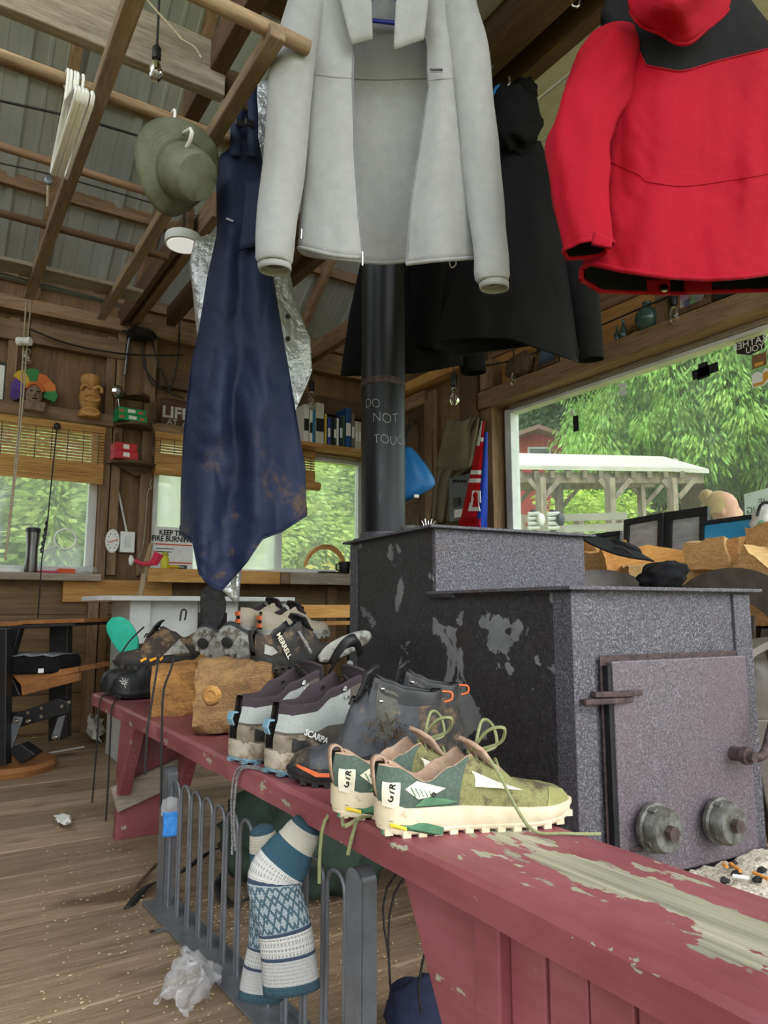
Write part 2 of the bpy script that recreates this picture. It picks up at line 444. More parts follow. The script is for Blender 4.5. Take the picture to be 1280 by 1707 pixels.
# horizontal tie joists running to the back wall
ZT = 2.70
for a, w, mt, b0, b1 in ((wb(226, 530, 4.8).x, .05, 'stud_y', BW, 3.2), (wb(213, 536, 4.8).x-.02, .035, 'dark_y', BW, 3.4), (wb(520, 596, 4.8).x, .06, 'stud_y', BW, 2.4),
                      (wz(830, 96, ZT).x, .10, 'dark_y', 4.7, .6), (wz(905, 110, ZT).x, .06, 'dark_y', 4.7, .6), (wz(760, 10, ZT).x, .06, 'dark_y', 4.7, .6), (wz(420, 20, ZT).x, .06, 'dark_y', 2.6, .6)):
    MB().box((a-w/2, b1, ZT), (a+w/2, b0, ZT+.13)).build('tie_joist', mt, ceil, bevel=.004)
wt = wz(372, 165, ZT-.08)
MB().box((-1.8, wt.y-.02, ZT-.08), (wt.x, wt.y+.03, ZT+.12)).build('tie_beam', 'grey_x', ceil, bevel=.006)
MB().box((wt.x+.05, wt.y+.1, ZT), (4.0, wt.y+.15, ZT+.14)).build('tie_beam', 'dark_x', ceil, bevel=.006)
for k in range(5):
    MB().box((wz(250, 60, ZT+.16).x, .9+k*.24, ZT+.15), (wz(520, 60, ZT+.16).x, 1.13+k*.24, ZT+.18)).build('loft_board', 'dark_x', ceil, bevel=.003)
plain('soffit_white', '#cfccc2', '#dedbd2', scale=4, stretch=(8, .6, 1), rough=.6)
for k in range(7):
    x0 = wz(735, 20, ZT+.14).x+k*.2
    MB().box((x0, .5, ZT+.14), (x0+.19, 3.0, ZT+.152)).build('soffit_board', 'soffit_white', ceil, bevel=.003)

# ================================================================ OUTDOORS
m = NT('grass'); f = m.noise(m.coord((1, 1, 1)), 1.2, 6, .7)
m.bump(m.noise(m.coord((1, 1, 1)), 30, 4), .6, .05)
m.end(m.ramp(f, [(.3, '#5f7a35'), (.5, '#8f9a4c'), (.65, '#c0a65c'), (.8, '#7d9a45')]), .95)
g = struct('ground', MB().box((-40, -25, -.75), (60, 70, -.55)), 'grass')
def leafmat(name, a, b, c, tr=.25):
    m = NT(name)
    f = m.noise(m.coord((1, 1, 1)), 1.6, 3)
    g = m.noise(m.coord((1, 1, 1)), 14, 2)
    col = m.mix(.5, m.ramp(f, [(.32, a), (.52, b), (.7, c)]), m.ramp(g, [(.3, a), (.5, b), (.7, c)]))
    m.end(col, .65)
    tl = m.n('ShaderNodeBsdfTranslucent'); m.put(tl.inputs[0], col)
    mx = m.n('ShaderNodeMixShader', {0: tr, 1: m.b.outputs[0], 2: tl.outputs[0]})
    m.t.links.new(mx.outputs[0], m.t.nodes['Material Output'].inputs[0])
leafmat('leaf_cedar', '#42642a', '#82ad48', '#c0dc78')
leafmat('leaf_fir', '#263d22', '#446338', '#688852')
leafmat('leaf_lime', '#86a838', '#b9d252', '#dfe884')
leafmat('leaf_autumn', '#96ad4e', '#d2c25e', '#e3b066')
leafmat('leaf_hedge', '#7da34c', '#bdd678', '#e8df90')
plain('bark', '#4a3a2c', '#6a5440', scale=12, stretch=(3, 3, .6), rough=.95, bump=.5)
def leafmesh(name, mt, n, leaf, shape, seed, droop=.5, clump=60, cr=.35, wl=.28):
    r = random.Random(seed); v = []; f = []
    for c in range(clump):
        p = shape(r); q = cr*r.uniform(.6, 1.3)
        for i in range(n//clump):
            d = Vector((r.gauss(0, 1), r.gauss(0, 1), r.gauss(0, .75))).normalized()*q*r.random()**.4
            c0 = p+d; s = leaf*r.uniform(.6, 1.5)
            ax = Vector((d.x, d.y, -droop*q+d.z*.4)).normalized(); sd = ax.cross(Vector((r.gauss(0, 1), r.gauss(0, 1), r.gauss(0, 1)))).normalized()
            k = len(v); v += [c0-ax*s*.2, c0+ax*s*.5+sd*s*wl, c0+ax*s*1.2, c0+ax*s*.5-sd*s*wl]; f.append((k, k+1, k+2, k+3))
    me = bpy.data.meshes.new(name); me.from_pydata([tuple(q) for q in v], [], f); me.materials.append(MT[mt]); return me
def cone(h, w): 
    def s(r):
        t = r.random()**1.1; a = r.uniform(0, 6.283); q = w*(1-t*.85)*r.uniform(.55, 1)
        return Vector((q*math.cos(a), q*math.sin(a), .15*h+t*h*.85))
    return s
def dome(h, w):
    def s(r):
        a = r.uniform(0, 6.283); t = r.random(); q = w*math.sqrt(max(0, 1-t*t*.8))*r.uniform(.3, 1)
        return Vector((q*math.cos(a), q*math.sin(a), .12*h+t*h*.85))
    return s
LM = {'cedar': leafmesh('foliage', 'leaf_cedar', 120000, .09, cone(9, 2.6), 1, 1.2, 480, .40, .17),
      'fir': leafmesh('foliage', 'leaf_fir', 46000, .14, cone(12, 3.0), 2, .5, 420, .6),
      'bush': leafmesh('foliage', 'leaf_lime', 12000, .075, dome(1.6, 1.3), 3, .2, 70, .36),
      'autumn': leafmesh('foliage', 'leaf_autumn', 12000, .075, dome(1.3, 1.7), 4, .2, 80, .36),
      'hedge': leafmesh('foliage', 'leaf_hedge', 26000, .075, dome(3.6, 1.5), 5, .2, 130, .42)}
def tree(kind, name, label, cat, group, loc, s=1, rz=0, th=8, tr=.22):
    t = thing(name, label, cat, loc, group)
    o = bpy.data.objects.new('foliage', LM[kind]); COL.objects.link(o); o.parent = t; o.scale = (s, s, s); o.rotation_euler = (0, 0, rz)
    MB().tube([Vector(loc), Vector(loc)+Vector((.05, 0, th*s*.5)), Vector(loc)+Vector((0, .05, th*s))], [tr*s, tr*s*.7, tr*s*.2], 8).build('trunk', 'bark', t, smooth=180)
def gd(px, d): p = wd(px, 1015, d); return Vector((p.x, p.y, -.55))
for i, (px, d, s, lab) in enumerate([(1165, 19, 1.5, 'tall bright green cedar standing right of the open pavilion'), (1300, 18, 1.5, 'bright green cedar at the right edge of the picture window'),
      (1105, 25, 1.15, 'green cedar behind the right end of the pavilion roof'), (1420, 19, 1.5, 'cedar beyond the right edge of the picture window')]):
    tree('cedar', 'cedar_tree', lab, 'tree', 'cedars behind the pavilion', gd(px, d)+Vector((0, 0, 4.2 if i == 2 else 2.8)), s, i*1.9)
for i, (px, d, s, lab) in enumerate([(960, 27, 1.25, 'dark fir rising behind the red cabin roof'), (880, 30, 1.3, 'dark fir left of the red cabin ridge'), (1040, 28, 1.3, 'dark fir between the red cabin and the cedars'),
      (1180, 30, 1.5, 'dark fir far behind the bright cedars'), (1330, 28, 1.5, 'dark fir behind the cedar at the window edge')]):
    tree('fir', 'fir_tree', lab, 'tree', 'dark firs in the distance', gd(px, d), s, i*2.3, 11, .3)
tree('bush', 'lime_bush', 'lime green bush rising above the white pavilion roof', 'bush', None, gd(1000, 17)+Vector((0, 0, 1.6)), 1.5, 0, 1.2, .05)
for i, (px, d, s, z, lab, k) in enumerate([(900, 13.5, 1.0, .2, 'yellow autumn bush behind the left pavilion posts', 'autumn'), (1010, 13.2, 1.1, .0, 'green bush between the pavilion posts', 'bush'),
      (1110, 13.4, 1.1, .1, 'green bush under the right end of the pavilion', 'bush'), (1200, 13.5, 1.15, .55, 'orange tinted bush on the bank right of the pavilion', 'autumn'), (1290, 13.0, 1.2, .5, 'yellow green bank bush at the right window edge', 'autumn'), (1150, 16, 1.3, 1.2, 'tall autumn bush on the bank behind the pavilion roof', 'autumn'), (960, 17, 1.4, .2, 'autumn bush far behind the pavilion posts', 'autumn'), (1250, 9.5, .8, .0, 'lime bush behind the blonde person', 'bush')]):
    tree(k, 'bank_bush', lab, 'bush', 'bushes on the bank', gd(px, d)+Vector((0, 0, z)), s, i*1.3, 1, .04)
for i, (px, d, s, lab) in enumerate([(-60, 7.5, 1.05, 'hedge bush filling the left edge of the blind window'), (40, 7.8, 1.1, 'pale green hedge bush seen behind the steel tumbler'), (130, 8.2, 1.1, 'yellow green hedge bush behind the right half of the blind window'), (220, 9.5, 1.1, 'hedge bush hidden mostly behind the wall pier')]):
    tree('hedge', 'hedge_bush', lab, 'bush', 'hedge outside the left window', gd(px, d), s, i*2.1, 2.5, .05)
for i, (px, d, s, k, lab) in enumerate([(310, 14, 1.3, 'hedge', 'hazy bush behind the milky pane with the poster'), (440, 17, 1.5, 'hedge', 'hazy bush behind the overalls'), (500, 13, 1.3, 'autumn', 'yellowish slope bush seen in the hazy back window'), (575, 14, 1.4, 'autumn', 'yellowish slope bush beside the stove pipe'), (540, 20, 1.6, 'hedge', 'green bush at the top of the hazy back window'), (620, 19, 1.6, 'hedge', 'green bush behind the stove pipe window edge')]):
    tree(k, 'slope_bush', lab, 'bush', 'bushes outside the back window', gd(px, d), s, i*1.1, 1.2, .05)
# bank rising behind the pavilion
mb = MB(); rows = []
for i in range(14):
    d = 11.5+i*.9; rows.append([gd(720+k*50, d)+Vector((0, 0, -.1+max(0, (d-12.3))*.36*lin([(720, .35), (1000, .6), (1250, 1), (1500, 1.1)], 720+k*50)+.15*noise.noise(Vector((d, k*.6, 0))))) for k in range(15)])
mb.loft(rows, False); struct('hill', mb, 'grass', smooth=180)
# red cabin
plain('red_siding', '#b3403c', '#c2504a', scale=3, stretch=(6, 6, .4), rough=.8)
plain('cabin_roof', '#8d6a5e', '#a07c6e', scale=9, rough=.8)
p = wd(893, 800, 24); cab = thing('red_cabin', 'red wooden cabin with low gable roof behind the pavilion', 'cabin', (p.x, p.y, -.55))
def P24(px, py, dd=0): return wd(px, py, 24+dd)
MB().slab([P24(845, 880), P24(946, 880), P24(946, 735), P24(898, 716), P24(845, 735)], FWD*4).build('wall', 'red_siding', cab)
MB().slab([P24(898, 707, -.6), P24(966, 731, -.6), P24(966, 737, -.6), P24(898, 714, -.6)], FWD*5.2).build('roof', 'cabin_roof', cab)
MB().slab([P24(898, 707, -.6), P24(898, 714, -.6), P24(825, 740, -.6), P24(825, 733, -.6)], FWD*5.2).build('roof', 'cabin_roof', cab)
w = MB().slab([P24(880, 775, -.1), P24(918, 775, -.1), P24(918, 745, -.1), P24(880, 745, -.1)], FWD*.1).build('window', 'white_paint', cab)
MB().slab([P24(883, 773, -.14), P24(915, 773, -.14), P24(915, 748, -.14), P24(883, 748, -.14)], FWD*.03).build('pane', 'steel_grey', w)
# pavilion
plain('pav_roof', '#b3afa2', '#c4c0b4', scale=3, rough=.5)
plain('pav_wood', '#75695a', '#9a8d79', scale=10, stretch=(2, 2, .5), rough=.9)
p = wd(1000, 1000, 9); pav = thing('pavilion', 'open timber pavilion with whitish sloped roof and braced posts', 'pavilion', (p.x, p.y, -.55))
n9, f9 = 8.2, 10.6
MB().slab([wd(820, 782, n9), wd(1120, 786, n9), wd(1182, 789, n9), wd(1105, 766, f9), wd(980, 763, f9), wd(830, 760, f9)], (0, 0, .05)).build('roof', 'pav_roof', pav)
for k in range(12):
    x = 840+k*27; MB().bar(wd(x, 791, n9), wd(x+(-6+k*-.5), 768, f9), .05, .08).build('rafter', 'pav_wood', pav)
MB().bar(wd(830, 797, n9+.1), wd(1170, 798, n9+.1), .08, .12).build('beam', 'pav_wood', pav)
MB().bar(wd(830, 812, f9), wd(1090, 806, f9), .08, .12).build('beam', 'pav_wood', pav)
def ppost(px, d, top):
    b = wd(px, 1015, d); MB().box((b.x-.045, b.y-.045, -.6), (b.x+.045, b.y+.045, wd(px, top, d).z)).build('post', 'pav_wood', pav)
    for s in (-1, 1):
        MB().bar(wd(px, top+32, d), wd(px+s*26, top+2, d), .04, .055).build('brace', 'pav_wood', pav)
for px, d, top in ((907, n9, 797), (1025, n9, 797), (1131, n9, 798), (938, f9, 812), (1078, f9, 807), (860, f9, 812)): ppost(px, d, top)
# fence outside
fen = thing('rail_fence', 'pale wooden rail fence in front of the pavilion', 'fence', gd(1000, 6.9))
for py in (862, 880): MB().bar(wd(845, py+4, 7.1), wd(1045, py-2, 6.7), .03, .07).build('rail', 'pav_roof', fen)
for px in (868, 965, 1035): MB().bar(wd(px, 858, 6.95), wd(px, 1000, 6.95), .07, .07, (1, 0, 0)).build('post', 'pav_wood', fen)
# painted skull shaped fence figures with striped pegs
for i, (px, lab) in enumerate([(893, 'striped white peg figure by the left end of the fence'), (926, 'striped white peg figure with dark eye beside fence')]):
    sk = thing('fence_figure', lab, 'ornament', wd(px, 890, 6.4), 'painted figures at the fence')
    for j in range(4):
        a = wd(px-13, 857+j*8, 6.4); b = wd(px+6, 856+j*8, 6.4)
        MB().tube([a, b], .018, 8).build('stripe', 'white_plastic', sk, smooth=40)
    MB().tube([wd(px-4, 850, 6.43), wd(px-4, 900, 6.43)], .03, 8).build('peg', 'black_plastic', sk, smooth=40)
    MB().blob(wd(px+8, 866, 6.4), (.05, .03, .06)).build('eye', 'black_plastic' if i else 'white_plastic', sk, smooth=180)
# ================================================================ BENCH
BX, BY = .725, 1.5
def bench_mats():
    for nm, top in (('red_paint', False), ('red_bench_top', True)):
        m = NT(nm); co = m.coord((1, 1, 1)); st = m.coord((9, .9, 9))
        g = m.noise(st, 7, 5, .6); f = m.noise(co, 5, 4)
        red = m.ramp(f, [(.3, '#7d3d43'), (.6, '#94535a'), (.8, '#a8686b')])
        red = m.mix(m.ramp(g, [(.35, (.25, .25, .25)), (.6, (0, 0, 0))]), red, '#6a262b')
        grey = m.ramp(m.noise(m.coord((26, .8, 26)), 3, 6, .65), [(.3, '#6f6d5e'), (.5, '#98957f'), (.7, '#b3ae97')])
        ch = m.noise(m.coord((2.2, 1.0, 2.2)), 13, 5, .62)
        fac = m.ramp(ch, [(.66, (0, 0, 0)), (.68, (1, 1, 1))])
        if top:
            sx = m.n('ShaderNodeSeparateXYZ', {0: co})
            n = m.noise(m.coord((9, 3.4, 9)), 2.1, 6, .62)
            w = m.math('SUBTRACT', sx.outputs[0], m.math('MULTIPLY_ADD', sx.outputs[1], -.05))
            w.node.inputs[1].default_value = 0
            c = m.math('ABSOLUTE', m.math('ADD', sx.outputs[0], -.012))
            c = m.math('ADD', c, m.math('MULTIPLY', m.math('SUBTRACT', n, .5), .26))
            q1 = m.math('LESS_THAN', c, .042)
            yy = m.math('ADD', sx.outputs[1], m.math('MULTIPLY', m.math('SUBTRACT', n, .5), .5))
            q2 = m.math('LESS_THAN', yy, -.62)
            fac = m.math('MAXIMUM', fac, m.math('MULTIPLY', q1, q2))
            ew = m.math('GREATER_THAN', m.math('ADD', m.math('ABSOLUTE', sx.outputs[0]), m.math('MULTIPLY', m.math('SUBTRACT', ch, .5), .16)), .146)
            fac = m.math('MAXIMUM', fac, ew)
        c = m.mix(fac, red, grey)
        if top: m.bump(m.math('SUBTRACT', g, m.math('MULTIPLY', fac, .8)), .35, .003)
        else: m.bump(g, .3, .003)
        m.end(c, m.ramp(f, [(.3, (.42,)*3), (.7, (.6,)*3)]))
bench_mats()
bench = thing('bench', 'long red painted wooden bench with worn grey patches carrying the shoes', 'bench', (BX, BY, 0))
def plankmesh():
    mb = MB(); rows = []; r = random.Random(2)
    for i in range(61):
        y = -.1+3.15*i/60
        j = lambda s: noise.noise(Vector((s*5, y*9, 0)))*.0035
        e = .006+abs(noise.noise(Vector((3, y*14, 1))))*.006
        rows.append([(.60+j(1), y, .405), (.60+j(1.3), y, .45-e), (.60+e+j(1.6), y, .45), (.85-e, y, .45), (.85+j(2), y, .45-e), (.85+j(2.3), y, .405)])
    mb.loft(rows, True, (True, True)); return mb
plankmesh().build('seat_plank', 'red_bench_top', bench, smooth=35)
# far leg
lf = MB().slab([(.615, 2.62, 0), (.845, 2.62, 0), (.83, 2.62, .405), (.63, 2.62, .405)], (0, .04, 0)).build('leg', 'red_paint', bench, bevel=.003)
MB().slab([(.605, 2.58, .405), (.605, 2.40, .405), (.605, 2.56, .16), (.605, 2.62, .16)], (.04, 0, 0)).build('gusset', 'red_paint', bench, bevel=.003)
MB().slab([(.81, 2.58, .405), (.81, 2.40, .405), (.81, 2.56, .16), (.81, 2.62, .16)], (.04, 0, 0)).build('gusset', 'red_paint', bench, bevel=.003)
MB().bar((.60, 2.60, .14), (.85, 2.60, .22), .025, .085, (0, 0, 1)).build('batten', 'grey_x', bench, bevel=.003)
# near leg
MB().slab([(.645, .955, .405), (.645, .74, .405), (.645, .70, 0), (.645, .73, 0)], (.04, 0, 0)).build('brace', 'red_paint', bench, bevel=.003)
MB().box((.625, .705, 0), (.665, .752, .405)).build('leg', 'red_paint', bench, bevel=.003)
for k in range(5):
    MB().box((.642+.002*(k % 2), .645-k*.062, 0), (.665, .703-k*.062, .405)).build('board', 'red_paint', bench, bevel=.002)
MB().box((.80, .705, 0), (.84, .752, .405)).build('leg', 'red_paint', bench, bevel=.003)
# ================================================================ STOVE
PHI = R(27)
def c2r(x, y): return Vector((x*VX+y*VY, x*UX+y*UY, 0))
SWd = c2r(math.cos(PHI), math.sin(PHI)); SLd = c2r(-math.sin(PHI), math.cos(PHI))
S0 = c2r(.262*1.6, 1.6); ZB, ZL, ZU, SWW, SLL, SLM = .15, .822, 1.02, .587, 1.18, .59
def sp(w, l, z): return S0+SWd*w+SLd*l+UPZ*z
def sbx(w0, w1, l0, l1, z0, z1):
    return MB().slab([sp(w0, l0, z0), sp(w1, l0, z0), sp(w1, l1, z0), sp(w0, l1, z0)], (0, 0, z1-z0))
def stove_mats():
    for nm, peel_shade in (('stove_iron', 0), ('stove_side_shaded', 1)):
        m = NT(nm); co = m.coord((1, 1, 1))
        sp_ = m.noise(co, 210, 3, .75); f = m.noise(co, 6, 5, .6)
        c = m.ramp(sp_, [(.36, '#2c2b2e'), (.5, '#4d4c52'), (.64, '#86868e')])
        c = m.mix(m.ramp(f, [(.35, (0, 0, 0)), (.7, (.45, .45, .45))]), c, '#5c5560')
        ru = m.noise(co, 4.5, 6, .65)
        c = m.mix(m.ramp(ru, [(.6, (0, 0, 0)), (.72, (.55, .55, .55))]), c, '#5e3a30')
        if peel_shade:
            c = m.mix(m.ramp(m.noise(co, 60, 5, .7), [(.3, (.95, .95, .95)), (.65, (.6, .6, .6))]), c, '#211e1f')  # left face darkened in the colour to stand for its shade
            n = m.noise(m.coord((1, 1, .85)), 6.0, 6, .58, .5); sx = m.n('ShaderNodeSeparateXYZ', {0: co})
            pe = m.ramp(n, [(.572, (0, 0, 0)), (.58, (1, 1, 1))])
            c = m.mix(pe, c, m.ramp(m.noise(co, 12, 3), [(.3, '#6e7072'), (.7, '#8f9190')]))
            m.bump(m.math('SUBTRACT', m.noise(co, 90, 4, .7), pe), .5, .004)
        else: m.bump(sp_, .35, .002)
        m.end(c, .55, .25)
    m = NT('door_iron'); co = m.coord((1, 1, 1)); s = m.noise(co, 220, 3, .75); f = m.noise(co, 5, 4)
    c = m.ramp(s, [(.34, '#454045'), (.5, '#625d63'), (.66, '#86818a')]); c = m.mix(m.ramp(f, [(.35, (0, 0, 0)), (.7, (.5, .5, .5))]), c, '#6d5a60')
    m.bump(s, .25, .002); m.end(c, .5, .25)
stove_mats()
plain('rusty', '#3a3234', '#5c4a48', scale=60, rough=.7, metal=.3, bump=.5)
plain('galv', '#4f4c45', '#7b7d78', scale=40, rough=.55, metal=.4, bump=.4)
st = thing('wood_stove', 'large black welded steel wood stove with stepped top and peeling side', 'stove', sp(SWW/2, SLL/2, 0))
sbx(0, SWW, 0, SLM, ZB, ZL).build('firebox', ['stove_iron'], st)
sbx(0, SWW, SLM, SLL, ZB, ZU).build('smoke_box', ['stove_iron'], st)
# flank plates on the left side (peeling, with shade put into the colour)
MB().slab([sp(-.004, .055, ZB), sp(-.004, SLL-.04, ZB), sp(-.004, SLL-.04, ZU-.005), sp(-.004, SLM+.004, ZU-.005), sp(-.004, SLM+.004, ZL-.005), sp(-.004, .055, ZL-.005)], SWd*.004).build('side_plate', 'stove_side_shaded', st)
sbx(.002, SWW-.002, SLM-.003, SLM, ZL, ZU-.003).build('step_plate', 'stove_iron', st)
def corner(w0, l0, sw, sl, z0, z1, nm='corner_angle'):
    m = MB(); t = .008
    w_, l_ = .055, .055
    m.slab([sp(w0-sw*t, l0-sl*t, z0), sp(w0+sw*w_, l0-sl*t, z0), sp(w0+sw*w_, l0, z0), sp(w0, l0, z0), sp(w0, l0+sl*l_, z0), sp(w0-sw*t, l0+sl*l_, z0)], (0, 0, z1-z0))
    return m.build(nm, 'stove_iron', st, bevel=.002)
corner(0, 0, 1, 1, ZB, ZL-.004); corner(SWW, 0, -1, 1, ZB, ZL-.004); corner(0, SLL, 1, -1, ZB, ZU-.004); corner(SWW, SLL, -1, -1, ZB, ZU-.004)
sbx(-.03, SWW+.03, -.03, SLM, ZL, ZL+.009).build('cooking_plate', 'stove_iron', st, bevel=.002)
sbx(-.03, SWW+.03, SLM-.03, SLL+.03, ZU, ZU+.009).build('top_plate', 'stove_iron', st, bevel=.002)
MB().slab([sp(-.02, SLM-.12, ZL-.01), sp(-.02, SLM+.01, ZL-.01), sp(-.03, SLM+.01, ZL), sp(-.03, SLM-.12, ZL)], SWd*.02).build('weld_lip', 'stove_iron', st)
for w in (.06, SWW-.06):
    for l in (.08, SLL-.08): sbx(w-.025, w+.025, l-.025, l+.025, 0, ZB).build('foot', 'stove_iron', st)
# door
w0d, w1d = .086, .535
zt = wd(1003, 1101, 1.643).z; zb = wd(1232, 1411, 1.86).z
sbx(w0d-.018, w1d-.01, -.010, -.008, zb+.03, zt+.012).build('door_frame', 'rusty', st)
dr = sbx(w0d, w1d, -.030, -.016, zb, zt).build('door', 'door_iron', st, bevel=.003)
sbx(w0d-.012, w0d, -.026, -.008, zb+.02, zt-.01).build('seam', 'black_metal', st)
hz = wd(1010, 1160, 1.63).z
m = MB()
for z, o in ((hz, 0), (hz-.014, -.03)):
    pts = [sp(w0d-.05+o, -.028, z), sp(w0d+.03+o, -.045, z), sp(w0d+.085+o, -.034, z), sp(w0d+.085+o, -.03, z), sp(w0d-.05+o, -.01, z)]
    m.slab(pts, (0, 0, .012))
m.build('hinge', 'rusty', dr, bevel=.003)
hz2 = zb+.06
m = MB().slab([sp(w0d-.02, -.02, hz2), sp(w0d+.06, -.038, hz2), sp(w0d+.06, -.03, hz2), sp(w0d-.02, -.008, hz2)], (0, 0, .012)); m.build('hinge', 'rusty', dr, bevel=.003)
# handle
hp = sp(.462, -.03, wd(1213, 1250, 1.82).z)
m = MB(); m.lathe(hp+SLd*.0, [(.017, 0), (.017, .03), (.021, .03), (.021, .045), (.013, .045), (.012, .06)], 14, -SLd); m.build('handle_pivot', 'rusty', dr, smooth=40)
e = hp-SLd*.05
MB().tube([e, e+SWd*.03+UPZ*-.004, e+SWd*.055+UPZ*.012, e+SWd*.075+UPZ*.05, e+SWd*.11+UPZ*.11, e+SWd*.13+UPZ*.145], .0105, 10, smooth=4).build('handle', 'rusty', dr, smooth=60)
# draft caps
for px, py in ((1088, 1378), (1179, 1362)):
    c = wd(px, py, 1.64+(px-1088)*.0013)
    w_ = (c-S0).dot(SWd); c = sp(w_, -.03, c.z)
    MB().lathe(c, [(.036, 0), (.036, .012)], 20, -SLd).build('draft_hole', 'black_metal', dr, smooth=40)
    cp = MB().lathe(c-SLd*.012, [(.036, 0), (.052, .002), (.053, .012), (.048, .016), (.048, .034), (.041, .046), (.030, .047), (.02, .046)], 28, -SLd).build('draft_cap', 'galv', dr, smooth=40)
    for k in range(4):
        an = k*math.pi/2+.5; d = SWd*math.cos(an)+UPZ*math.sin(an)
        MB().bar(c-SLd*.014+d*.047, c-SLd*.045+d*.047, .012, .008, d).build('draft_cap_rib', 'galv', dr, bevel=.001)
    MB().lathe(c-SLd*.055, [(.016, 0), (.016, .018)], 6, -SLd).build('draft_cap_bolt', 'rusty', dr)
# hearth tray with ashes
plain('ash', '#8f8779', '#d8cfbd', scale=160, rough=1, bump=.8, bs=120, det=5)
plain('charcoal', '#141313', '#2a2827', scale=60, rough=.9, bump=.6)
plain('butt', '#d98a3c', '#e5a050', rough=.8)
AZ = zb-.004
tr = thing('ash_tray_hearth', 'rusty metal hearth tray in front of the stove', 'hearth', sp(.3, -.3, 0))
m = sbx(-.05, SWW+.03, -.62, -.035, .0, AZ-.04); m.build('tray', 'rusty', tr)
for a, b, c, d in ((-.05, SWW+.03, -.63, -.62), (SWW+.03, SWW+.04, -.63, -.035), (-.06, -.05, -.63, -.035)): sbx(a, b, c, d, .0, AZ+.025).build('rim', 'rusty', tr)
m = MB(); n = 46; rows = []
for i in range(n):
    row = []
    for j in range(n):
        w = -.045+(SWW+.07)*i/(n-1); l = -.615+.58*j/(n-1)
        row.append(sp(w, l, .0+AZ+.022*noise.noise(Vector((w*7, l*7, 0)))+.012*noise.noise(Vector((w*38, l*38, 3)))+.006*noise.noise(Vector((w*110, l*110, 3)))))
    rows.append(row)
m.loft(rows, False); ash = m.build('ashes', 'ash', smooth=180); custom(ash, 'pale grey wood ashes heaped in the hearth tray', 'ash', kind='stuff')
r = random.Random(8)
def ashpt(w, l): return sp(w, l, .098+.025*noise.noise(Vector((w*7, l*7, 0))))
labs = ['largest black charcoal lump beside the white butt in the ashes', 'flat charcoal flake near the stove door bottom', 'small charcoal bit at the right of the ash heap', 'charcoal crumb at the middle of the ashes', 'charcoal crumb by the tray rim', 'charcoal crumb beside the orange butt']
for (px, py), lb in zip([(1208, 1468), (1180, 1425), (1262, 1466), (1228, 1455), (1270, 1450), (1222, 1440)], labs):
    p = wz(px, py, AZ+.014); MB().blob(p, (.014, .009, .006), 8, 6, nz=.5, seed=px).build('charcoal', 'charcoal', smooth=50); custom(bpy.data.objects[-1] if 0 else COL.objects[-1], lb, 'charcoal', 'charcoal bits in the ashes')
for (p, q), mt, lb in zip([((1205, 1441), (1212, 1445)), ((1256, 1455), (1282, 1466)), ((1221, 1460), (1248, 1464)), ((1218, 1440), (1234, 1452))], ['butt', 'butt', 'paper', 'butt'],
        ['short orange cigarette butt in the ashes', 'long orange cigarette butt at the right edge of the ashes', 'white cigarette stub lying in the ashes', 'thin tan stub lying deeper in the ashes']):
    MB().tube([wz(*p, AZ+.02), wz(*q, AZ+.02)], .0042, 8).build('cigarette_butt', mt, smooth=60); custom(COL.objects[-1], lb, 'cigarette', 'cigarette ends in the ashes')
# stove pipe
m = NT('pipe_steel'); co = m.coord((1, 1, 1)); f = m.noise(m.coord((6, 6, .8)), 3, 5, .6); s = m.noise(m.coord((3, 3, .5)), 9, 5, .7)
c = m.ramp(f, [(.3, '#232526'), (.6, '#323435'), (.8, '#3f4243')]); c = m.mix(m.ramp(s, [(.6, (0, 0, 0)), (.75, (.5, .5, .5))]), c, '#5a5f60')
m.bump(f, .1, .003); m.end(c, .42, .55)
plain('chalk', '#9a9c98', '#b4b6b2', rough=1, scale=90)
PR = .083; pc = sp(.085, 1.085, 0); pc = c2r(0, 0) + Vector((pc.x, pc.y, 0))
pcd = wd(638.5, 880, 2.64); pc = Vector((pcd.x, pcd.y, 0))
zs = wd(638, 632, 2.56).z
pipe = thing('stove_pipe', 'tall dark steel stove pipe with chalk writing rising from the stove', 'pipe', (pc.x, pc.y, ZU))
MB().lathe((pc.x, pc.y, ZU+.009), [(PR, 0), (PR, zs-ZU)], 40, caps=(False, False)).build('lower_pipe', 'pipe_steel', pipe, smooth=60)
MB().lathe((pc.x, pc.y, zs-.012), [(PR+.002, 0), (PR+.004, .006), (PR+.004, .018), (PR+.001, .026)], 40).build('seam_ring', 'rusty', pipe, smooth=60)
MB().lathe((pc.x, pc.y, zs), [(PR+.001, 0), (PR+.001, 4.2-zs)], 40, caps=(False, False)).build('upper_pipe', 'pipe_steel', pipe, smooth=60)
MB().lathe((pc.x, pc.y, ZU+.009), [(PR+.03, 0), (PR+.03, .006), (PR+.004, .008), (PR+.004, .03)], 40).build('collar', 'stove_iron', pipe, smooth=40)
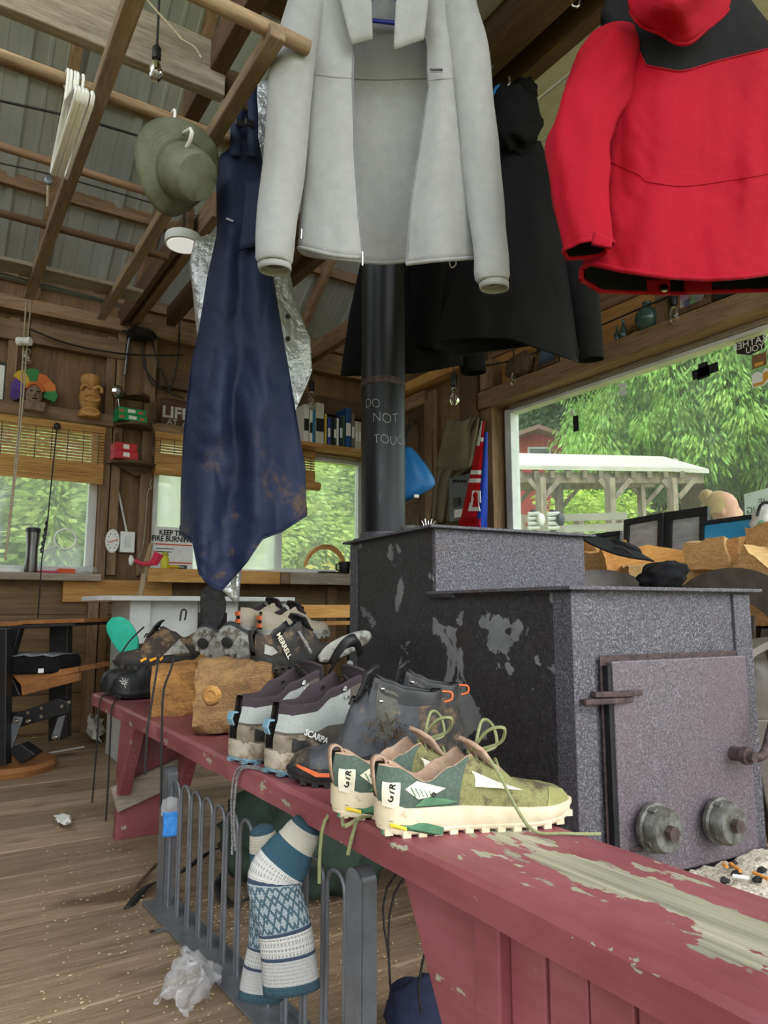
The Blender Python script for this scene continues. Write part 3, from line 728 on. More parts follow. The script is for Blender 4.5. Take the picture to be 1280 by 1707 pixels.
def chalk(s, px, py, h):
    cu = bpy.data.curves.new('chalk', 'FONT'); cu.body = s; cu.size = h; cu.align_x = 'LEFT'; cu.align_y = 'CENTER'; cu.extrude = .0003; cu.offset = -h*.028
    t = bpy.data.objects.new('tmp', cu); COL.objects.link(t)
    me = bpy.data.meshes.new_from_object(t.evaluated_get(bpy.context.evaluated_depsgraph_get())); bpy.data.objects.remove(t)
    z = wd(638, py, 2.56).z
    s0 = max(-.97, min(.97, (px-638.5)*2.56/F/PR)); th0 = math.asin(s0)
    for v in me.vertices:
        th = th0+v.co.x*.85/PR; rr = PR+.0012+v.co.z
        q = Vector((pc.x, pc.y, z+v.co.y+.004*math.sin(v.co.x*60)))+RGT*(rr*math.sin(th))-FWD*(rr*math.cos(th))
        v.co = q-WL[pipe.name]
    me.materials.clear(); me.materials.append(MT['chalk'])
    o = bpy.data.objects.new('chalk_writing', me); COL.objects.link(o); o.parent = pipe; o['label'] = 'faint chalk letters '+s
chalk('DO', 608, 672, .05); chalk('NOT', 620, 697, .055); chalk('TOUCH', 622, 733, .05)
m = MB()
for dx, dy, r0 in ((647, 792, .012), (650, 803, .01), (640, 830, .011), (652, 826, .007), (637, 842, .006), (648, 868, .008)):
    p = wd(dx, dy, 2.56); th = math.asin((dx-638.5)*2.56/F/PR)
    n = RGT*math.sin(th)-FWD*math.cos(th); q = Vector((pc.x, pc.y, p.z))+n*(PR+.0006)
    m.blob(q, (r0, r0*.5, r0*.7), 10, 6, nz=.5, seed=dx)
# wire stub and bits on the stove top
wi = thing('wire_bits', 'twisted pale wire ends standing on the stove top', 'wire', wd(713, 876, 2.25))
p = wd(713, 876, 2.25); p.z = ZU+.009
for k in range(5):
    MB().tube([p+RGT*(-.012+k*.006), p+RGT*(-.014+k*.008)+UPZ*.02, p+RGT*(-.02+k*.011)+UPZ*(.03+.006*(k % 2))], .0022, 6).build('strand', 'chrome', wi, smooth=60)
p = wd(684, 879, 2.3); p.z = ZU+.009
MB().lathe(p, [(.028, 0), (.032, .01), (.033, .018), (.03, .018), (.026, .004)], 20).build('small_tin', 'galv', smooth=40); custom(COL.objects[-1], 'shallow tin lid lying on the stove top beside the pipe', 'tin')
# ================================================================ METAL GATE UNDER THE BENCH
GZ = .35
gl = wz(262, 1500, .012); gr = wz(597, 1450, GZ)
gx0, gx1 = gl.x+.01, gr.x; gy0, gy1 = gl.y, gr.y
plain('gate_paint', '#6a6d71', '#777b80', rough=.35, metal=.35, bump=.04)
gate = thing('metal_gate', 'grey metal pet gate with rounded bars standing under the bench', 'gate', (gx0, (gy0+gy1)/2, 0))
def gp(t, z, o=0): return Vector((gx0+(gx1-gx0)*t+o, gy0+(gy1-gy0)*t, z))
gd_ = (gp(1, 0)-gp(0, 0)).normalized(); gn = Vector((gd_.y, -gd_.x, 0))
def channel(t, w, top):
    m = MB(); c = gp(t, 0)
    out = [];
    for i in range(13):
        a = math.pi*i/12; out.append((-math.cos(a)*w/2, top-w/2+math.sin(a)*w/2))
    pr = [(-w/2, 0)]+out+[(w/2, 0)]
    m.slab([c+gd_*x+UPZ*z+gn*.006 for x, z in pr], gn*.004)
    q = len(pr)
    for (x0, z0), (x1, z1) in zip(pr, pr[1:]):
        m.slab([c+gd_*x0+UPZ*z0-gn*.022, c+gd_*x1+UPZ*z1-gn*.022, c+gd_*x1+UPZ*z1+gn*.008, c+gd_*x0+UPZ*z0+gn*.008], (c+UPZ*(top*.6)-(c+gd_*x0+UPZ*z0)).normalized()*.003)
    return m.build('end_channel', 'gate_paint', gate, smooth=35)
channel(.012, .045, GZ+.005); channel(1.0, .045, GZ+.005)
m = MB(); a, b = gp(-.02, 0), gp(1.03, 0)
m.slab([a-gn*.03+UPZ*.004, b-gn*.03+UPZ*.004, b+gn*.045+UPZ*.004, a+gn*.045+UPZ*.004], (0, 0, .005))
m.slab([a-gn*.03+UPZ*.0, b-gn*.03+UPZ*.0, b-gn*.03+UPZ*.022, a-gn*.03+UPZ*.022], gn*.004)
m.build('bottom_rail', 'gate_paint', gate, bevel=.001)
NL = 12
for k in range(NL):
    t0 = .055+k*.0765; t1 = t0+.062
    hw = (gp(t1, 0)-gp(t0, 0)).length/2; c = gp((t0+t1)/2, 0)
    pts = [c-gd_*hw+UPZ*.008, c-gd_*hw+UPZ*.15]+[c-gd_*hw*math.cos(math.pi*i/8)+UPZ*(GZ-.02-hw+hw*math.sin(math.pi*i/8)) for i in range(9)]+[c+gd_*hw+UPZ*.15, c+gd_*hw+UPZ*.008]
    MB().tube(pts, .0042, 8).build('wire_loop', 'gate_paint', gate, smooth=60)
plain('blue_tape', '#2a7fd0', '#3a8fe0', rough=.6, scale=60, bump=.5)
m = NT('clear_film'); tr_ = m.n('ShaderNodeBsdfTransparent', {'Color': (.97, .97, .97, 1)}); gl_ = m.n('ShaderNodeBsdfPrincipled', {'Base Color': (.85, .85, .86, 1), 'Roughness': .15})
m.t.links.new(m.n('ShaderNodeMixShader', {0: .2, 1: tr_.outputs[0], 2: gl_.outputs[0]}).outputs[0], m.t.nodes['Material Output'].inputs[0])
def crumple(name, mt, P, nu, nv, amp, fr, seed, th=.0008, parent=None):
    m = MB(); rows = []
    for i in range(nu+1):
        row = []
        for j in range(nv+1):
            p = P(i/nu, j/nv); q = Vector((p.x*fr+seed, p.y*fr, p.z*fr))
            row.append(p+Vector((noise.noise(q), noise.noise(q+Vector((9, 0, 0))), noise.noise(q+Vector((0, 9, 0)))*1.0))*amp+Vector((noise.noise(q*2.7), noise.noise(q*2.7+Vector((5, 0, 0))), noise.noise(q*2.7+Vector((0, 5, 0)))))*amp*.4)
        rows.append(row)
    m.loft(rows, False); return m.build(name, mt, parent, smooth=40, solid=th)
tp = thing('tape_flap', 'bright blue tape strip with clear film stuck on the gate bars', 'tape', wd(285, 1370, 1.98))
td = (wz(285, 1500, .012)-Vector((0, 0, 0))).dot(FWD)-.06
crumple('tape', 'blue_tape', lambda u, v: wd(271+u*31, 1353+v*42, td), 10, 12, .004, 20, 1, parent=tp)
crumple('film', 'clear_film', lambda u, v: wd(268+u*30, 1332+v*26, td+.004), 10, 10, .01, 25, 5, parent=tp)
def bagP(u, v):
    c = wz(318+(u-.5)*52+(v-.5)*-58, 1640+(v-.5)*78+(u-.5)*30, .02); c.z = .02+.05*math.sin(math.pi*u)*math.sin(math.pi*v); return c
custom(crumple('plastic_wrap', 'clear_film', bagP, 22, 22, .028, 30, 3), 'crumpled clear plastic wrapper lying on the floor by the gate', 'plastic wrap')
# ================================================================ FOOTWEAR
def fabric(name, c1, c2, scale=60, rough=.85, bump=.3, mud=None, mudk=.6, **kw):
    m = NT(name); co = m.coord((1, 1, 1))
    f = m.noise(co, scale, 3); c = m.ramp(f, [(.35, c1), (.65, c2)])
    if mud:
        q = m.noise(co, 28, 5, .65); c = m.mix(m.ramp(q, [(mudk-.06, (0, 0, 0)), (mudk+.06, (.9, .9, .9))]), c, mud)
    m.bump(m.noise(co, 900, 2), bump, .0015); return m.end(c, rough, **kw)
fabric('green_mesh', '#757548', '#8b8a5a', 300, mud='#4f4032', mudk=.57)
fabric('green_heel', '#46554c', '#556459', 200, mud='#4a463a', mudk=.66)
fabric('green_toe', '#858550', '#92915c', 40)
fabric('green_mid', '#4a7355', '#557f5f', 40)
fabric('tan_lining', '#a48872', '#b59a84', 90, mud='#6d5846', mudk=.68)
fabric('cream_sole', '#cfc0a0', '#ddd0b4', 30, mud='#a08a68', mudk=.66)
fabric('green_lug', '#3d6b4a', '#4c7a58', 40, mud='#b3a98e', mudk=.7)
fabric('olive_lace', '#7d8258', '#8f946a', 300)
fabric('print_cream', '#e2dcc4', '#ece6d0', 50)
fabric('yellow_badge', '#e0c020', '#ecd040', 50)
fabric('boot_brown', '#4f4a44', '#5e5850', 80, mud='#7d6d56', mudk=.64)
fabric('boot_mesh', '#8f9490', '#a3a8a4', 500, bump=.6)
fabric('boot_lining', '#2f262b', '#3b3136', 300, bump=.6)
fabric('boot_rand', '#6f6656', '#8a8070', 40, mud='#4f4335', mudk=.55)
fabric('boot_mid', '#a39a88', '#b5ac9a', 40, mud='#7d6d58', mudk=.55)
fabric('boot_blue', '#6e96a8', '#7fa5b5', 40, mud='#5d5547', mudk=.6)
fabric('black_leather', '#161718', '#222324', 40, .5, .15)
fabric('black_muddy', '#222120', '#302e2b', 60, .7, .3, '#6b5741', .6)
fabric('brown_muddy', '#2d2622', '#3d332c', 60, .8, .3, '#7a6248', .56)
fabric('grey_leather', '#33353a', '#43464a', 40, .55, .2, '#7a6a52', .68)
fabric('grey_nubuck', '#44443f', '#55554f', 60, .75, .3, '#6b6354', .66)
fabric('rubber_grey', '#8b8b84', '#a3a39b', 40, .7, .2, '#4d453b', .55)
fabric('rubber_black', '#161616', '#242321', 60, .75, .3, '#4d4236', .64)
fabric('beige_canvas', '#a39a86', '#b5ac98', 300, .9, .4, '#7d7058', .66)
fabric('orange_bit', '#d9673a', '#e5774a', 40)
fabric('amber_bit', '#d99a20', '#e5a830', 40)
fabric('black_lace', '#1e1d1d', '#302e2d', 300)
fabric('speckle_lace', '#2a2a2a', '#a8a8a8', 500)
fabric('teal_foam', '#12a586', '#1db394', 30, .6, .1)
WID = [(0, .010), (.015, .018), (.05, .027), (.12, .0335), (.25, .0345), (.4, .036), (.55, .042), (.7, .0475), (.82, .0455), (.9, .038), (.955, .027), (.985, .016), (1, .006)]
def shoe(name, label, pos, yaw, mats, L=.30, pitch=0, roll=0, hb=.088, hs=.066, hf=.105, throat=.45, toe=.058, group=None, ws=1.0, sole=(.034, .024), lug=True, mirror=False, lean=.0, split=None, tongue=True, laces=True, heeltab=False, patches=()):
    k = L/.30
    M = Matrix.Translation(Vector(pos)) @ Matrix.Rotation(R(yaw), 4, 'Z') @ Matrix.Rotation(R(-pitch), 4, 'Y') @ Matrix.Rotation(R(roll), 4, 'X') @ Matrix.Diagonal((1, -1 if mirror else 1, 1, 1))
    root = thing(name, label, 'shoe' if hb < .1 else 'boot', pos, group)
    ts = [0, .012, .03, .06, .1, .15, .21, .28, .35, throat-.04, throat, throat+.05, throat+.1, .62, .68, .74, .8, .85, .9, .94, .97, .99, 1]
    ts = sorted(set(ts+[.125, .18, .245, .315, .38, .42, .5, .56, .59, .65, .71, .77, .825, .875, .92]))
    ts = [t for t in ts if abs(t-throat) > .012 or t == throat]
    zs = lambda t: lin([(0, sole[0]), (.35, sole[0]*.95), (.7, sole[1]), (.92, sole[1]*.9), (1, sole[1]*.72)], t)
    zb = lambda t: (.013*max(0, (t-.75)/.25)**2 + .006*max(0, (.08-t)/.08)**2)
    hw = lambda t: lin(WID, t)*ws*(k**.3)
    yc = lambda t: .006*math.sin(math.pi*min(1, t*1.1))
    collar = lambda t: lerp([(0, hb), (.06, hb*.98), (.22, hs), (.34, hs+(hf-hs)*.55), (throat, hf)], t)
    top = lambda t: lerp([(throat, hf*.97), (throat+.14, hf*.72+toe*.22), (.72, toe*1.08), (.86, toe*.97), (.94, toe*.88), (.98, toe*.72), (1, toe*.45)], t)
    N = 40; rows = []
    tall = hb > .11
    def S(t, q, sgn, off=0):
        w = hw(t)+off; x = t*L; z0 = zs(t)-.004+zb(t)*.6
        if t <= throat:
            H = collar(t)
            if q <= 7: yy = w*lerp([(0, 1.0), (.5, 1.04), (1, .80 if not tall else .90)], q/7); zz = z0+(H-z0)*(q/7)
            else:
                c8 = .74 if not tall else .82
                yy = w*lin([(7, .80 if not tall else .90), (8, c8), (9, c8-.08), (10, .62), (11, .52), (12, 0)], q)
                zz = lin([(7, H), (8, H+.003), (9, H-.006), (10, z0+(H-z0)*.5), (11, z0+.012), (12, z0+.008)], q)+(off if q < 9 else 0)
            fwd = lean*(zz-z0)
            xo = x+fwd+(.006*math.sin(min(1, max(0, (zz-z0)/.07))*math.pi)*-1 if t < .06 else 0)
            if q >= 8 and t < .1: xo = max(xo, .016+fwd) + (.004*(q-8) if t < .03 else 0)
            elif t < .06: xo -= off*1.2
        else:
            H = top(t)+off; ph = math.pi/2*q/12
            yy = w*max(0, math.cos(ph))**.62*(1.02 if q < 6 else 1); zz = z0+(H-z0)*math.sin(ph)**.9
            xo = x+lean*(zz-z0)*max(0, 1-(t-throat)/.25)
        return Vector((xo, sgn*yy+yc(t), zz))
    for t in ts: rows.append([S(t, (j if j <= N/2 else N-j)*12/(N/2), 1 if j < N/2 else -1) for j in range(N+1)])
    groups = {}
    for i in range(len(ts)-1):
        t = (ts[i]+ts[i+1])/2
        for j in range(N):
            q = ((j if j < N/2 else N-1-j)+.5)*12/(N/2)
            if ts[i+1] <= throat and q > 7.9: g = 'lining'
            elif ts[i] <= throat < ts[i+1] and q > 8: g = 'lining'
            elif split: g = split(t, q, (rows[i][j].z+rows[i][j+1].z+rows[i+1][j].z+rows[i+1][j+1].z)/4)
            else: g = 'toe' if t > .86 else ('heel' if t < .16 else 'upper')
            groups.setdefault(g, []).append((i, j))
    n1 = N+1
    for g, cells in groups.items():
        m = MB(); m.M = M; idx = {}; vs = []; fs = []
        for i, j in cells:
            f = []
            for a, b in ((i, j), (i, j+1), (i+1, j+1), (i+1, j)):
                if (a, b) not in idx: idx[(a, b)] = len(vs); vs.append(rows[a][b])
                f.append(idx[(a, b)])
            fs.append(f if not mirror else f[::-1])
        m.add(vs, fs); m.build({'lining': 'lining', 'toe': 'toe_cap', 'heel': 'heel_counter', 'upper': 'upper', 'band': 'side_band', 'mesh': 'ankle_mesh'}.get(g, g), mats.get(g, mats['upper']), root, smooth=180)
    # midsole and outsole
    def solid(nm, lo, hi, ex, mt):
        m = MB(); m.M = M; rr = []
        for t in ts:
            w = hw(t)*1.03+ex; x = t*L; a, b = lo(t), hi(t); y0 = yc(t)
            if t == 0: x -= ex
            if t == 1: x += ex
            rr.append([Vector((x, y0-w*.94, a)), Vector((x, y0-w, a+(b-a)*.3)), Vector((x, y0-w*1.01, a+(b-a)*.75)), Vector((x, y0-w*.96, b)), Vector((x, y0+w*.96, b)), Vector((x, y0+w*1.01, a+(b-a)*.75)), Vector((x, y0+w, a+(b-a)*.3)), Vector((x, y0+w*.94, a))])
        m.loft(rr, True, (True, True)); return m.build(nm, mt, root, smooth=50)
    solid('midsole', lambda t: zb(t)+.011, lambda t: zs(t)+.004+zb(t)*.6+.004*(1 if t < .1 else 0), .004, mats['sole'])
    ou = solid('outsole', lambda t: zb(t)+.004, lambda t: zb(t)+.0125, .002, mats.get('outsole', mats['sole']))
    if lug:
        m = MB(); m.M = M
        for i in range(13):
            t = .03+i*.078; w = hw(t)*1.03+.002
            for s in (-1, 1): m.box((t*L-.006*k, yc(t)+s*w*.55, zb(t)), (t*L+.006*k, yc(t)+s*w, zb(t)+.009))
        m.build('lugs', mats.get('outsole', mats['sole']), root)['kind'] = 'stuff'
    for nm, mt, f, nu, nv in patches:
        for sgn in (-1, 1):
            m = MB(); m.M = M; rr = [[S(*f(a/nu, b/nv), sgn, .0022 if nm == 'heel_label' else .0011) for b in range(nv+1)] for a in range(nu+1)]
            m.loft(rr, False); m.build(nm, mt, root, smooth=180)
    if tongue:
        m = MB(); m.M = M; rr = []
        for i in range(7):
            u = i/6; x = (throat+.1-u*.13)*L+lean*(hf*u); z = lerp([(0, top(throat+.1)), (1, hf+.022)], u)
            rr.append([Vector((x+.006*abs(s)*3, s*.026*(1+.25*u)*ws+yc(.5), z-.5*abs(s)*abs(s)*.02)) for s in (-1, -.5, 0, .5, 1)])
        m.loft(rr, False); m.build('tongue', mats.get('tongue', mats['lining']), root, smooth=180, solid=.006)
    if laces:
        m = MB(); m.M = M
        for i in range(5):
            t = throat+.01+i*.036; z = (top(t)+.002 if t > throat else hf); w = hw(t)*.5
            p = [Vector((t*L, yc(t)-w, z-.008)), Vector((t*L+.004, yc(t), z+.004)), Vector((t*L+.01, yc(t)+w, z-.008))]
            m.tube(p, .0022, 6, smooth=3)
        m.build('laces', mats['lace'], root, smooth=60)
    if heeltab:
        m = MB(); m.M = M
        pts = [Vector((-.003, yc(0), hb*.55)), Vector((-.009, yc(0), hb*.8)), Vector((-.010, yc(0), hb+.006)), Vector((-.002, yc(0), hb+.013)), Vector((.008, yc(0), hb+.008)), Vector((.012, yc(0), hb-.008))]
        m.loft([[p+Vector((0, -.009, 0)), p+Vector((0, .009, 0))] for p in spline(pts, 3)], False); m.build('pull_tab', heeltab, root, smooth=60, solid=.0025)
    root['_m'] = [list(r) for r in M]; return root, M
def lacepart(root, mt, pts, r=.0024, sm=4, name='loose_lace'):
    return MB().tube(pts, r, 6, smooth=sm).build(name, mt, root, smooth=60)
def decal(root, M, pts, mt, name='patch', th=.0012, off=.0):
    m = MB(); m.M = M; m.slab([Vector(p) for p in pts], (0, off or th, 0)); return m.build(name, mt, root)
# --- green trail shoes
gm = {'upper': 'green_mesh', 'heel': 'green_heel', 'toe': 'green_toe', 'lining': 'tan_lining', 'sole': 'cream_sole', 'outsole': 'cream_sole', 'lace': 'olive_lace', 'tongue': 'tan_lining'}
gsplit = lambda t, q, z: 'toe' if (t > .84 and q < 9) or t > .93 else ('heel' if t < .34+.1*(q/8) and q < 8 else 'upper')
def side(M, root, mt, pts, name):      # thin patch laid on the right hand flank of a shoe
    m = MB(); m.M = M; m.slab([Vector((x, y, z)) for x, y, z in pts], (0, -.0016, 0)); return m.build(name, mt, root)
def ysd(t, L=.30, z=.04, ws=1, sg=-1): return sg*(lin(WID, t)*ws*1.045+.0012)+.006*math.sin(math.pi*min(1, t*1.1))
def flank(root, M, mt, tz, name, L=.30, ws=1, sg=-1, k=1.0, subdiv=1):
    pts = []
    n = len(tz)
    vs = [Vector((t*L, ysd(t, L, z, ws, sg)*k-sg*max(0, z-.055)*.25, z)) for t, z in tz]
    c = Vector((0, 0, 0))
    for v in vs: c += v/n
    tcen = sum(t for t, z in tz)/n; c.y = ysd(tcen, L, 0, ws, sg)*k-sg*max(0, c.z-.055)*.25+sg*.0006
    m = MB(); m.M = M
    m.add([c]+vs+[v+Vector((0, -sg*.002, 0)) for v in vs], [(0, 1+i, 1+(i+1) % n) for i in range(n)]+[(1+i, 1+(i+1) % n, 1+n+(i+1) % n, 1+n+i) for i in range(n)])
    return m.build(name, mt, root)
def sidetext(root, M, s, t, z, size, mt, L=.30, ws=1, ang=0, sg=-1, k=1.0, slope=0, bold=0):
    y = ysd(t, L, z, ws, sg)*k+sg*.0015
    A = Matrix.Translation(Vector((t*L, y, z))) @ Matrix.Rotation(R(slope), 4, 'Z') @ Matrix.Rotation(R(90 if sg < 0 else -90), 4, 'X') @ (Matrix.Identity(4) if sg < 0 else Matrix.Rotation(math.pi, 4, 'Z')@Matrix.Rotation(0, 4, 'Z')) @ Matrix.Rotation(R(ang), 4, 'Z')
    return text('lettering', s, size, M @ A, mt, root, ext=.0003, bold=bold)
gpat = [('heel_label', 'print_cream', lambda u, v: (.015+.055*u+.01*v, .9+v*4.0), 6, 5), ('heel_panel', 'green_heel', lambda u, v: (u*(.37+.085*v*v*v), v*7.6), 16, 10), ('collar_rim', 'tan_lining', lambda u, v: (u*.45, 7.2+v*1.6), 18, 3), ('toe_overlay', 'green_toe', lambda u, v: (.80+.2*u-.05*u*(1-v)+.06*v*(1-u), v*9), 12, 8)]
gm['heel'] = 'green_heel'
gm['toe'] = 'green_mesh'
def green(label, pos, yaw, near):
    rt, M = shoe('trail_running_shoe', label, pos, yaw, gm, L=.31, group='pair of green trail shoes', patches=gpat, hb=.098, hs=.072, hf=.108, heeltab='tan_lining', sole=(.038, .03), ws=1.06)
    L = .31
    flank(rt, M, 'green_lug', [(.0, .002), (.28, .002), (.285, .012), (.2, .020), (.03, .024), (.0, .02)], 'heel_lug', L, 1.06, k=1.16)
    flank(rt, M, 'yellow_badge', [(.03, .016), (.1, .012), (.1, .017), (.03, .021)], 'sole_badge', L, 1.06, k=1.22)
    flank(rt, M, 'green_mid', [(.14, .044), (.30, .044), (.36, .046), (.30, .052), (.2, .056)], 'side_panel', L, 1.06, k=1.10)
    flank(rt, M, 'print_cream', [(.10, .068), (.16, .078), (.30, .066), (.22, .056), (.16, .054)], 'side_print', L, 1.06, k=1.10)
    for q_ in range(6): flank(rt, M, 'green_mid', [(.125+q_*.022, .0705-q_*.0016), (.130+q_*.022, .0705-q_*.0016), (.150+q_*.02, .058-q_*.0005), (.145+q_*.02, .058-q_*.0005)], 'print_line', L, 1.06, k=1.115)
    sidetext(rt, M, '9', .235, .056, .016, 'ink', L, 1.06, k=1.13, bold=.0006)
    flank(rt, M, 'print_cream', [(.44, .088), (.455, .077), (.45, .066), (.68, .060), (.56, .072)], 'side_emblem', L, 1.06, k=1.08)
    A = M @ Matrix.Translation(Vector((.0105, -.0335, .064))) @ Matrix.Rotation(R(-48), 4, 'Z') @ Matrix.Rotation(R(90), 4, 'X') @ Matrix.Rotation(R(78), 4, 'Z')
    text('lettering', 'GTR', .014, A, 'ink', rt, ext=.0003, bold=.0004)
    P = lambda x, y, z: M @ Vector((x, y, z))
    # bow and loose lace
    m = MB()
    m.tube([P(.15, 0, .112), P(.165, -.03, .145), P(.185, -.045, .15), P(.19, -.02, .125), P(.165, 0, .112)], .0027, 6, smooth=5)
    m.tube([P(.155, .0, .112), P(.18, .03, .15), P(.205, .045, .14), P(.205, .03, .112), P(.17, 0, .108)], .0027, 6, smooth=5)
    m.build('lace_bow', 'olive_lace', rt, smooth=60)
    return rt, M, P
rt, M, P = green('green trail running shoe with cream sole nearest the camera on the bench', (.598, .935, .45), -18, True)
lacepart(rt, 'olive_lace', [P(.165, -.01, .11), P(.175, -.045, .085), P(.19, -.062, .045), P(.215, -.075, .008), P(.26, -.085, .0035), P(.31, -.10, .0035)], .0025, 5)
rt, M, P = green('green trail running shoe half hidden behind the nearest green shoe', (.585, 1.045, .45), -14, False)
lacepart(rt, 'olive_lace', [P(.02, -.05, .006), P(-.004, -.06, .003), wz(571, 1338, .452), Vector((.594, 1.095, .43)), Vector((.588, 1.10, .38)), Vector((.59, 1.105, .33))], .0032, 4)
lacepart(rt, 'olive_lace', [Vector((.64, 1.0, .4535)), Vector((.606, 1.003, .454)), Vector((.594, 1.005, .43)), Vector((.590, 1.012, .40))], .0032, 4)
# --- grey mid boots
sm_ = {'upper': 'boot_brown', 'heel': 'boot_rand', 'toe': 'boot_rand', 'lining': 'boot_lining', 'sole': 'boot_mid', 'outsole': 'boot_blue', 'lace': 'black_lace', 'band': 'boot_brown', 'mesh': 'boot_mesh'}
ssplit = lambda t, q, z: 'lining' if (z > .118+.16*t and t < .46) else ('mesh' if (z > .082+.1*t and t < .36 and q < 8) else ('heel' if t < .3-z*2 else ('toe' if t > .84 else 'upper')))
sm_['heel'] = 'boot_brown'; sm_['toe'] = 'boot_rand'
spat = [('ankle_mesh', 'boot_mesh', lambda u, v: (u*.47, 3.5-.5*u+v*(2.3+.9*u)), 20, 6), ('padded_collar', 'boot_lining', lambda u, v: (u*.55, 5.7+.7*u+v*(3.0-.7*u)), 20, 8), ('heel_rand', 'boot_rand', lambda u, v: (u*(.36-.2*v), v*3.1), 14, 6), ('front_rand', 'boot_rand', lambda u, v: (.62+u*.36, v*(1.6+3*u*u)), 14, 5)]
def grey_boot(label, pos, yaw):
    rt, M = shoe('hiking_boot', label, pos, yaw, sm_, L=.32, hb=.138, hs=.136, hf=.186, throat=.55, toe=.07, group='pair of grey mid hiking boots', patches=spat, sole=(.04, .028), ws=1.32, lean=.12)
    L = .30
    flank(rt, M, 'rubber_black', [(.08, .05), (.17, .046), (.22, .056), (.16, .078), (.09, .08)], 'heel_patch', L, 1.32, k=1.08)
    flank(rt, M, 'grey_nubuck', [(.08, .088), (.11, .100), (.42, .056), (.40, .046)], 'side_stripe', L, 1.32, k=1.07)
    sidetext(rt, M, 'SCARPA', .255, .0735, .017, 'print_white', L, 1.32, ang=-24, k=1.10, bold=.0004)
    flank(rt, M, 'boot_blue', [(.42, .046), (.62, .050), (.55, .062)], 'side_wedge', L, 1.32, k=1.07)
    m = MB(); m.M = M
    m.loft([[Vector((-.002+dx, -.008, z)), Vector((-.002+dx, .012, z))] for dx, z in ((-.004, .082), (-.010, .095), (-.006, .108), (.006, .108))], False); m.build('heel_loop', 'boot_blue', rt, solid=.003)
    m = MB(); m.M = M
    for t, z in ((.44, .160), (.45, .143)):
        for sg in (-1, 1):
            p = Vector((t*L+.018, sg*.034, z)); m.tube([p, p+Vector((.006, sg*.012, .002)), p+Vector((-.002, sg*.016, .006))], .004, 6)
    m.build('lace_hooks', 'chrome', rt, smooth=60)['kind'] = 'stuff'
    return rt, M
rt, M = grey_boot('grey hiking boot with white side lettering resting right beside its twin', (.612, 1.36, .45), 6)
lacepart(rt, 'speckle_lace', [wz(440, 1284, .452), wz(425, 1278, .453), Vector((.594, 1.49, .44)), Vector((.588, 1.50, .38)), Vector((.590, 1.495, .30)), Vector((.588, 1.49, .27))], .0028, 4)
lacepart(rt, 'speckle_lace', [wz(440, 1286, .452), wz(428, 1282, .453), Vector((.594, 1.475, .44)), Vector((.588, 1.485, .36)), Vector((.592, 1.48, .28))], .0028, 4)
grey_boot('grey hiking boot with muddy heel standing next to the split log', (.592, 1.505, .45), 10)
# --- dark boots with orange sole edge
bm = {'upper': 'grey_leather', 'heel': 'grey_leather', 'toe': 'grey_leather', 'lining': 'black_leather', 'sole': 'rubber_black', 'outsole': 'rubber_black', 'lace': 'black_lace'}
hpat = [('collar_pad', 'black_leather', lambda u, v: (u*.42, 6.3-.6*math.sin(3*u)+v*(2.2+.6*math.sin(3*u))), 18, 5), ('rubber_rand', 'rubber_black', lambda u, v: (u*.99, v*(1.2+1.2*u*u*u)), 24, 4), ('heel_cup', 'black_muddy', lambda u, v: (u*(.26-.16*v), v*4.2), 12, 6), ('side_overlay', 'grey_nubuck', lambda u, v: (.27+u*.13+.05*(1-v), 2.5+v*4.2), 8, 8)]
bm.update(heel='black_muddy', band='rubber_black', toe='black_muddy')
def hook_boot(label, pos, yaw, lift=0, L=.30):
    rt, M = shoe('leather_boot', label, pos, yaw, bm, L=L, hb=.172, hs=.175, hf=.198, throat=.42, toe=.066, group='pair of dark leather boots', patches=hpat, sole=(.035, .026), ws=1.05, lean=.04)
    for t, z in ((.36, .175), (.37, .152)):
        for sg in (-1, 1):
            p = Vector((t*L+.006, sg*.037, z)); m = MB(); m.M = M; m.box(p+Vector((-.007, -.003, -.005)), p+Vector((.007, .003, .005))); m.blob(p+Vector((.004, sg*.004, .004)), (.005, .004, .004)); m.build('lace_hook', 'chrome', rt, smooth=40)
    for sg in (-1, 1): flank(rt, M, 'boot_lining', [(.12, .125), (.29, .115), (.26, .165), (.19, .17)], 'ankle_panel', L, 1.05, sg=sg, k=1.04)
    m = MB(); m.M = M; m.tube([Vector((-.002, 0, .150)), Vector((-.016, 0, .155)), Vector((-.016, 0, .168)), Vector((.002, 0, .17))], .0022, 6, smooth=3); m.build('pull_loop', 'orange_bit', rt, smooth=60)
    for sg in (-1, 1): flank(rt, M, 'orange_bit', [(.62, .022), (.8, .022), (.93, .036), (.93, .041), (.8, .029), (.62, .028)], 'sole_stripe', L, 1.05, sg=sg, k=1.16)
    return rt, M
rt, M = hook_boot('dark leather boot with metal lace hooks and orange loop behind the green shoes', (.872, 1.13, .45), 146)
hook_boot('dark leather boot standing between its twin and the stove', (.975, 1.205, .45), 142, L=.25)
lacepart(rt, 'black_lace', [Vector((.88, 1.12, .44)), Vector((.875, 1.11, .40)), wd(645, 1480, 1.5), wd(648, 1600, 1.5), wd(652, 1660, 1.5)], .0022, 4)
lacepart(rt, 'black_lace', [Vector((.885, 1.11, .44)), Vector((.88, 1.10, .40)), wd(657, 1490, 1.5), wd(650, 1640, 1.5)], .0022, 4)
lacepart(rt, 'black_lace', [Vector((.89, 1.06, .44)), wd(705, 1600, 1.35), wd(703, 1690, 1.35)], .0025, 4)
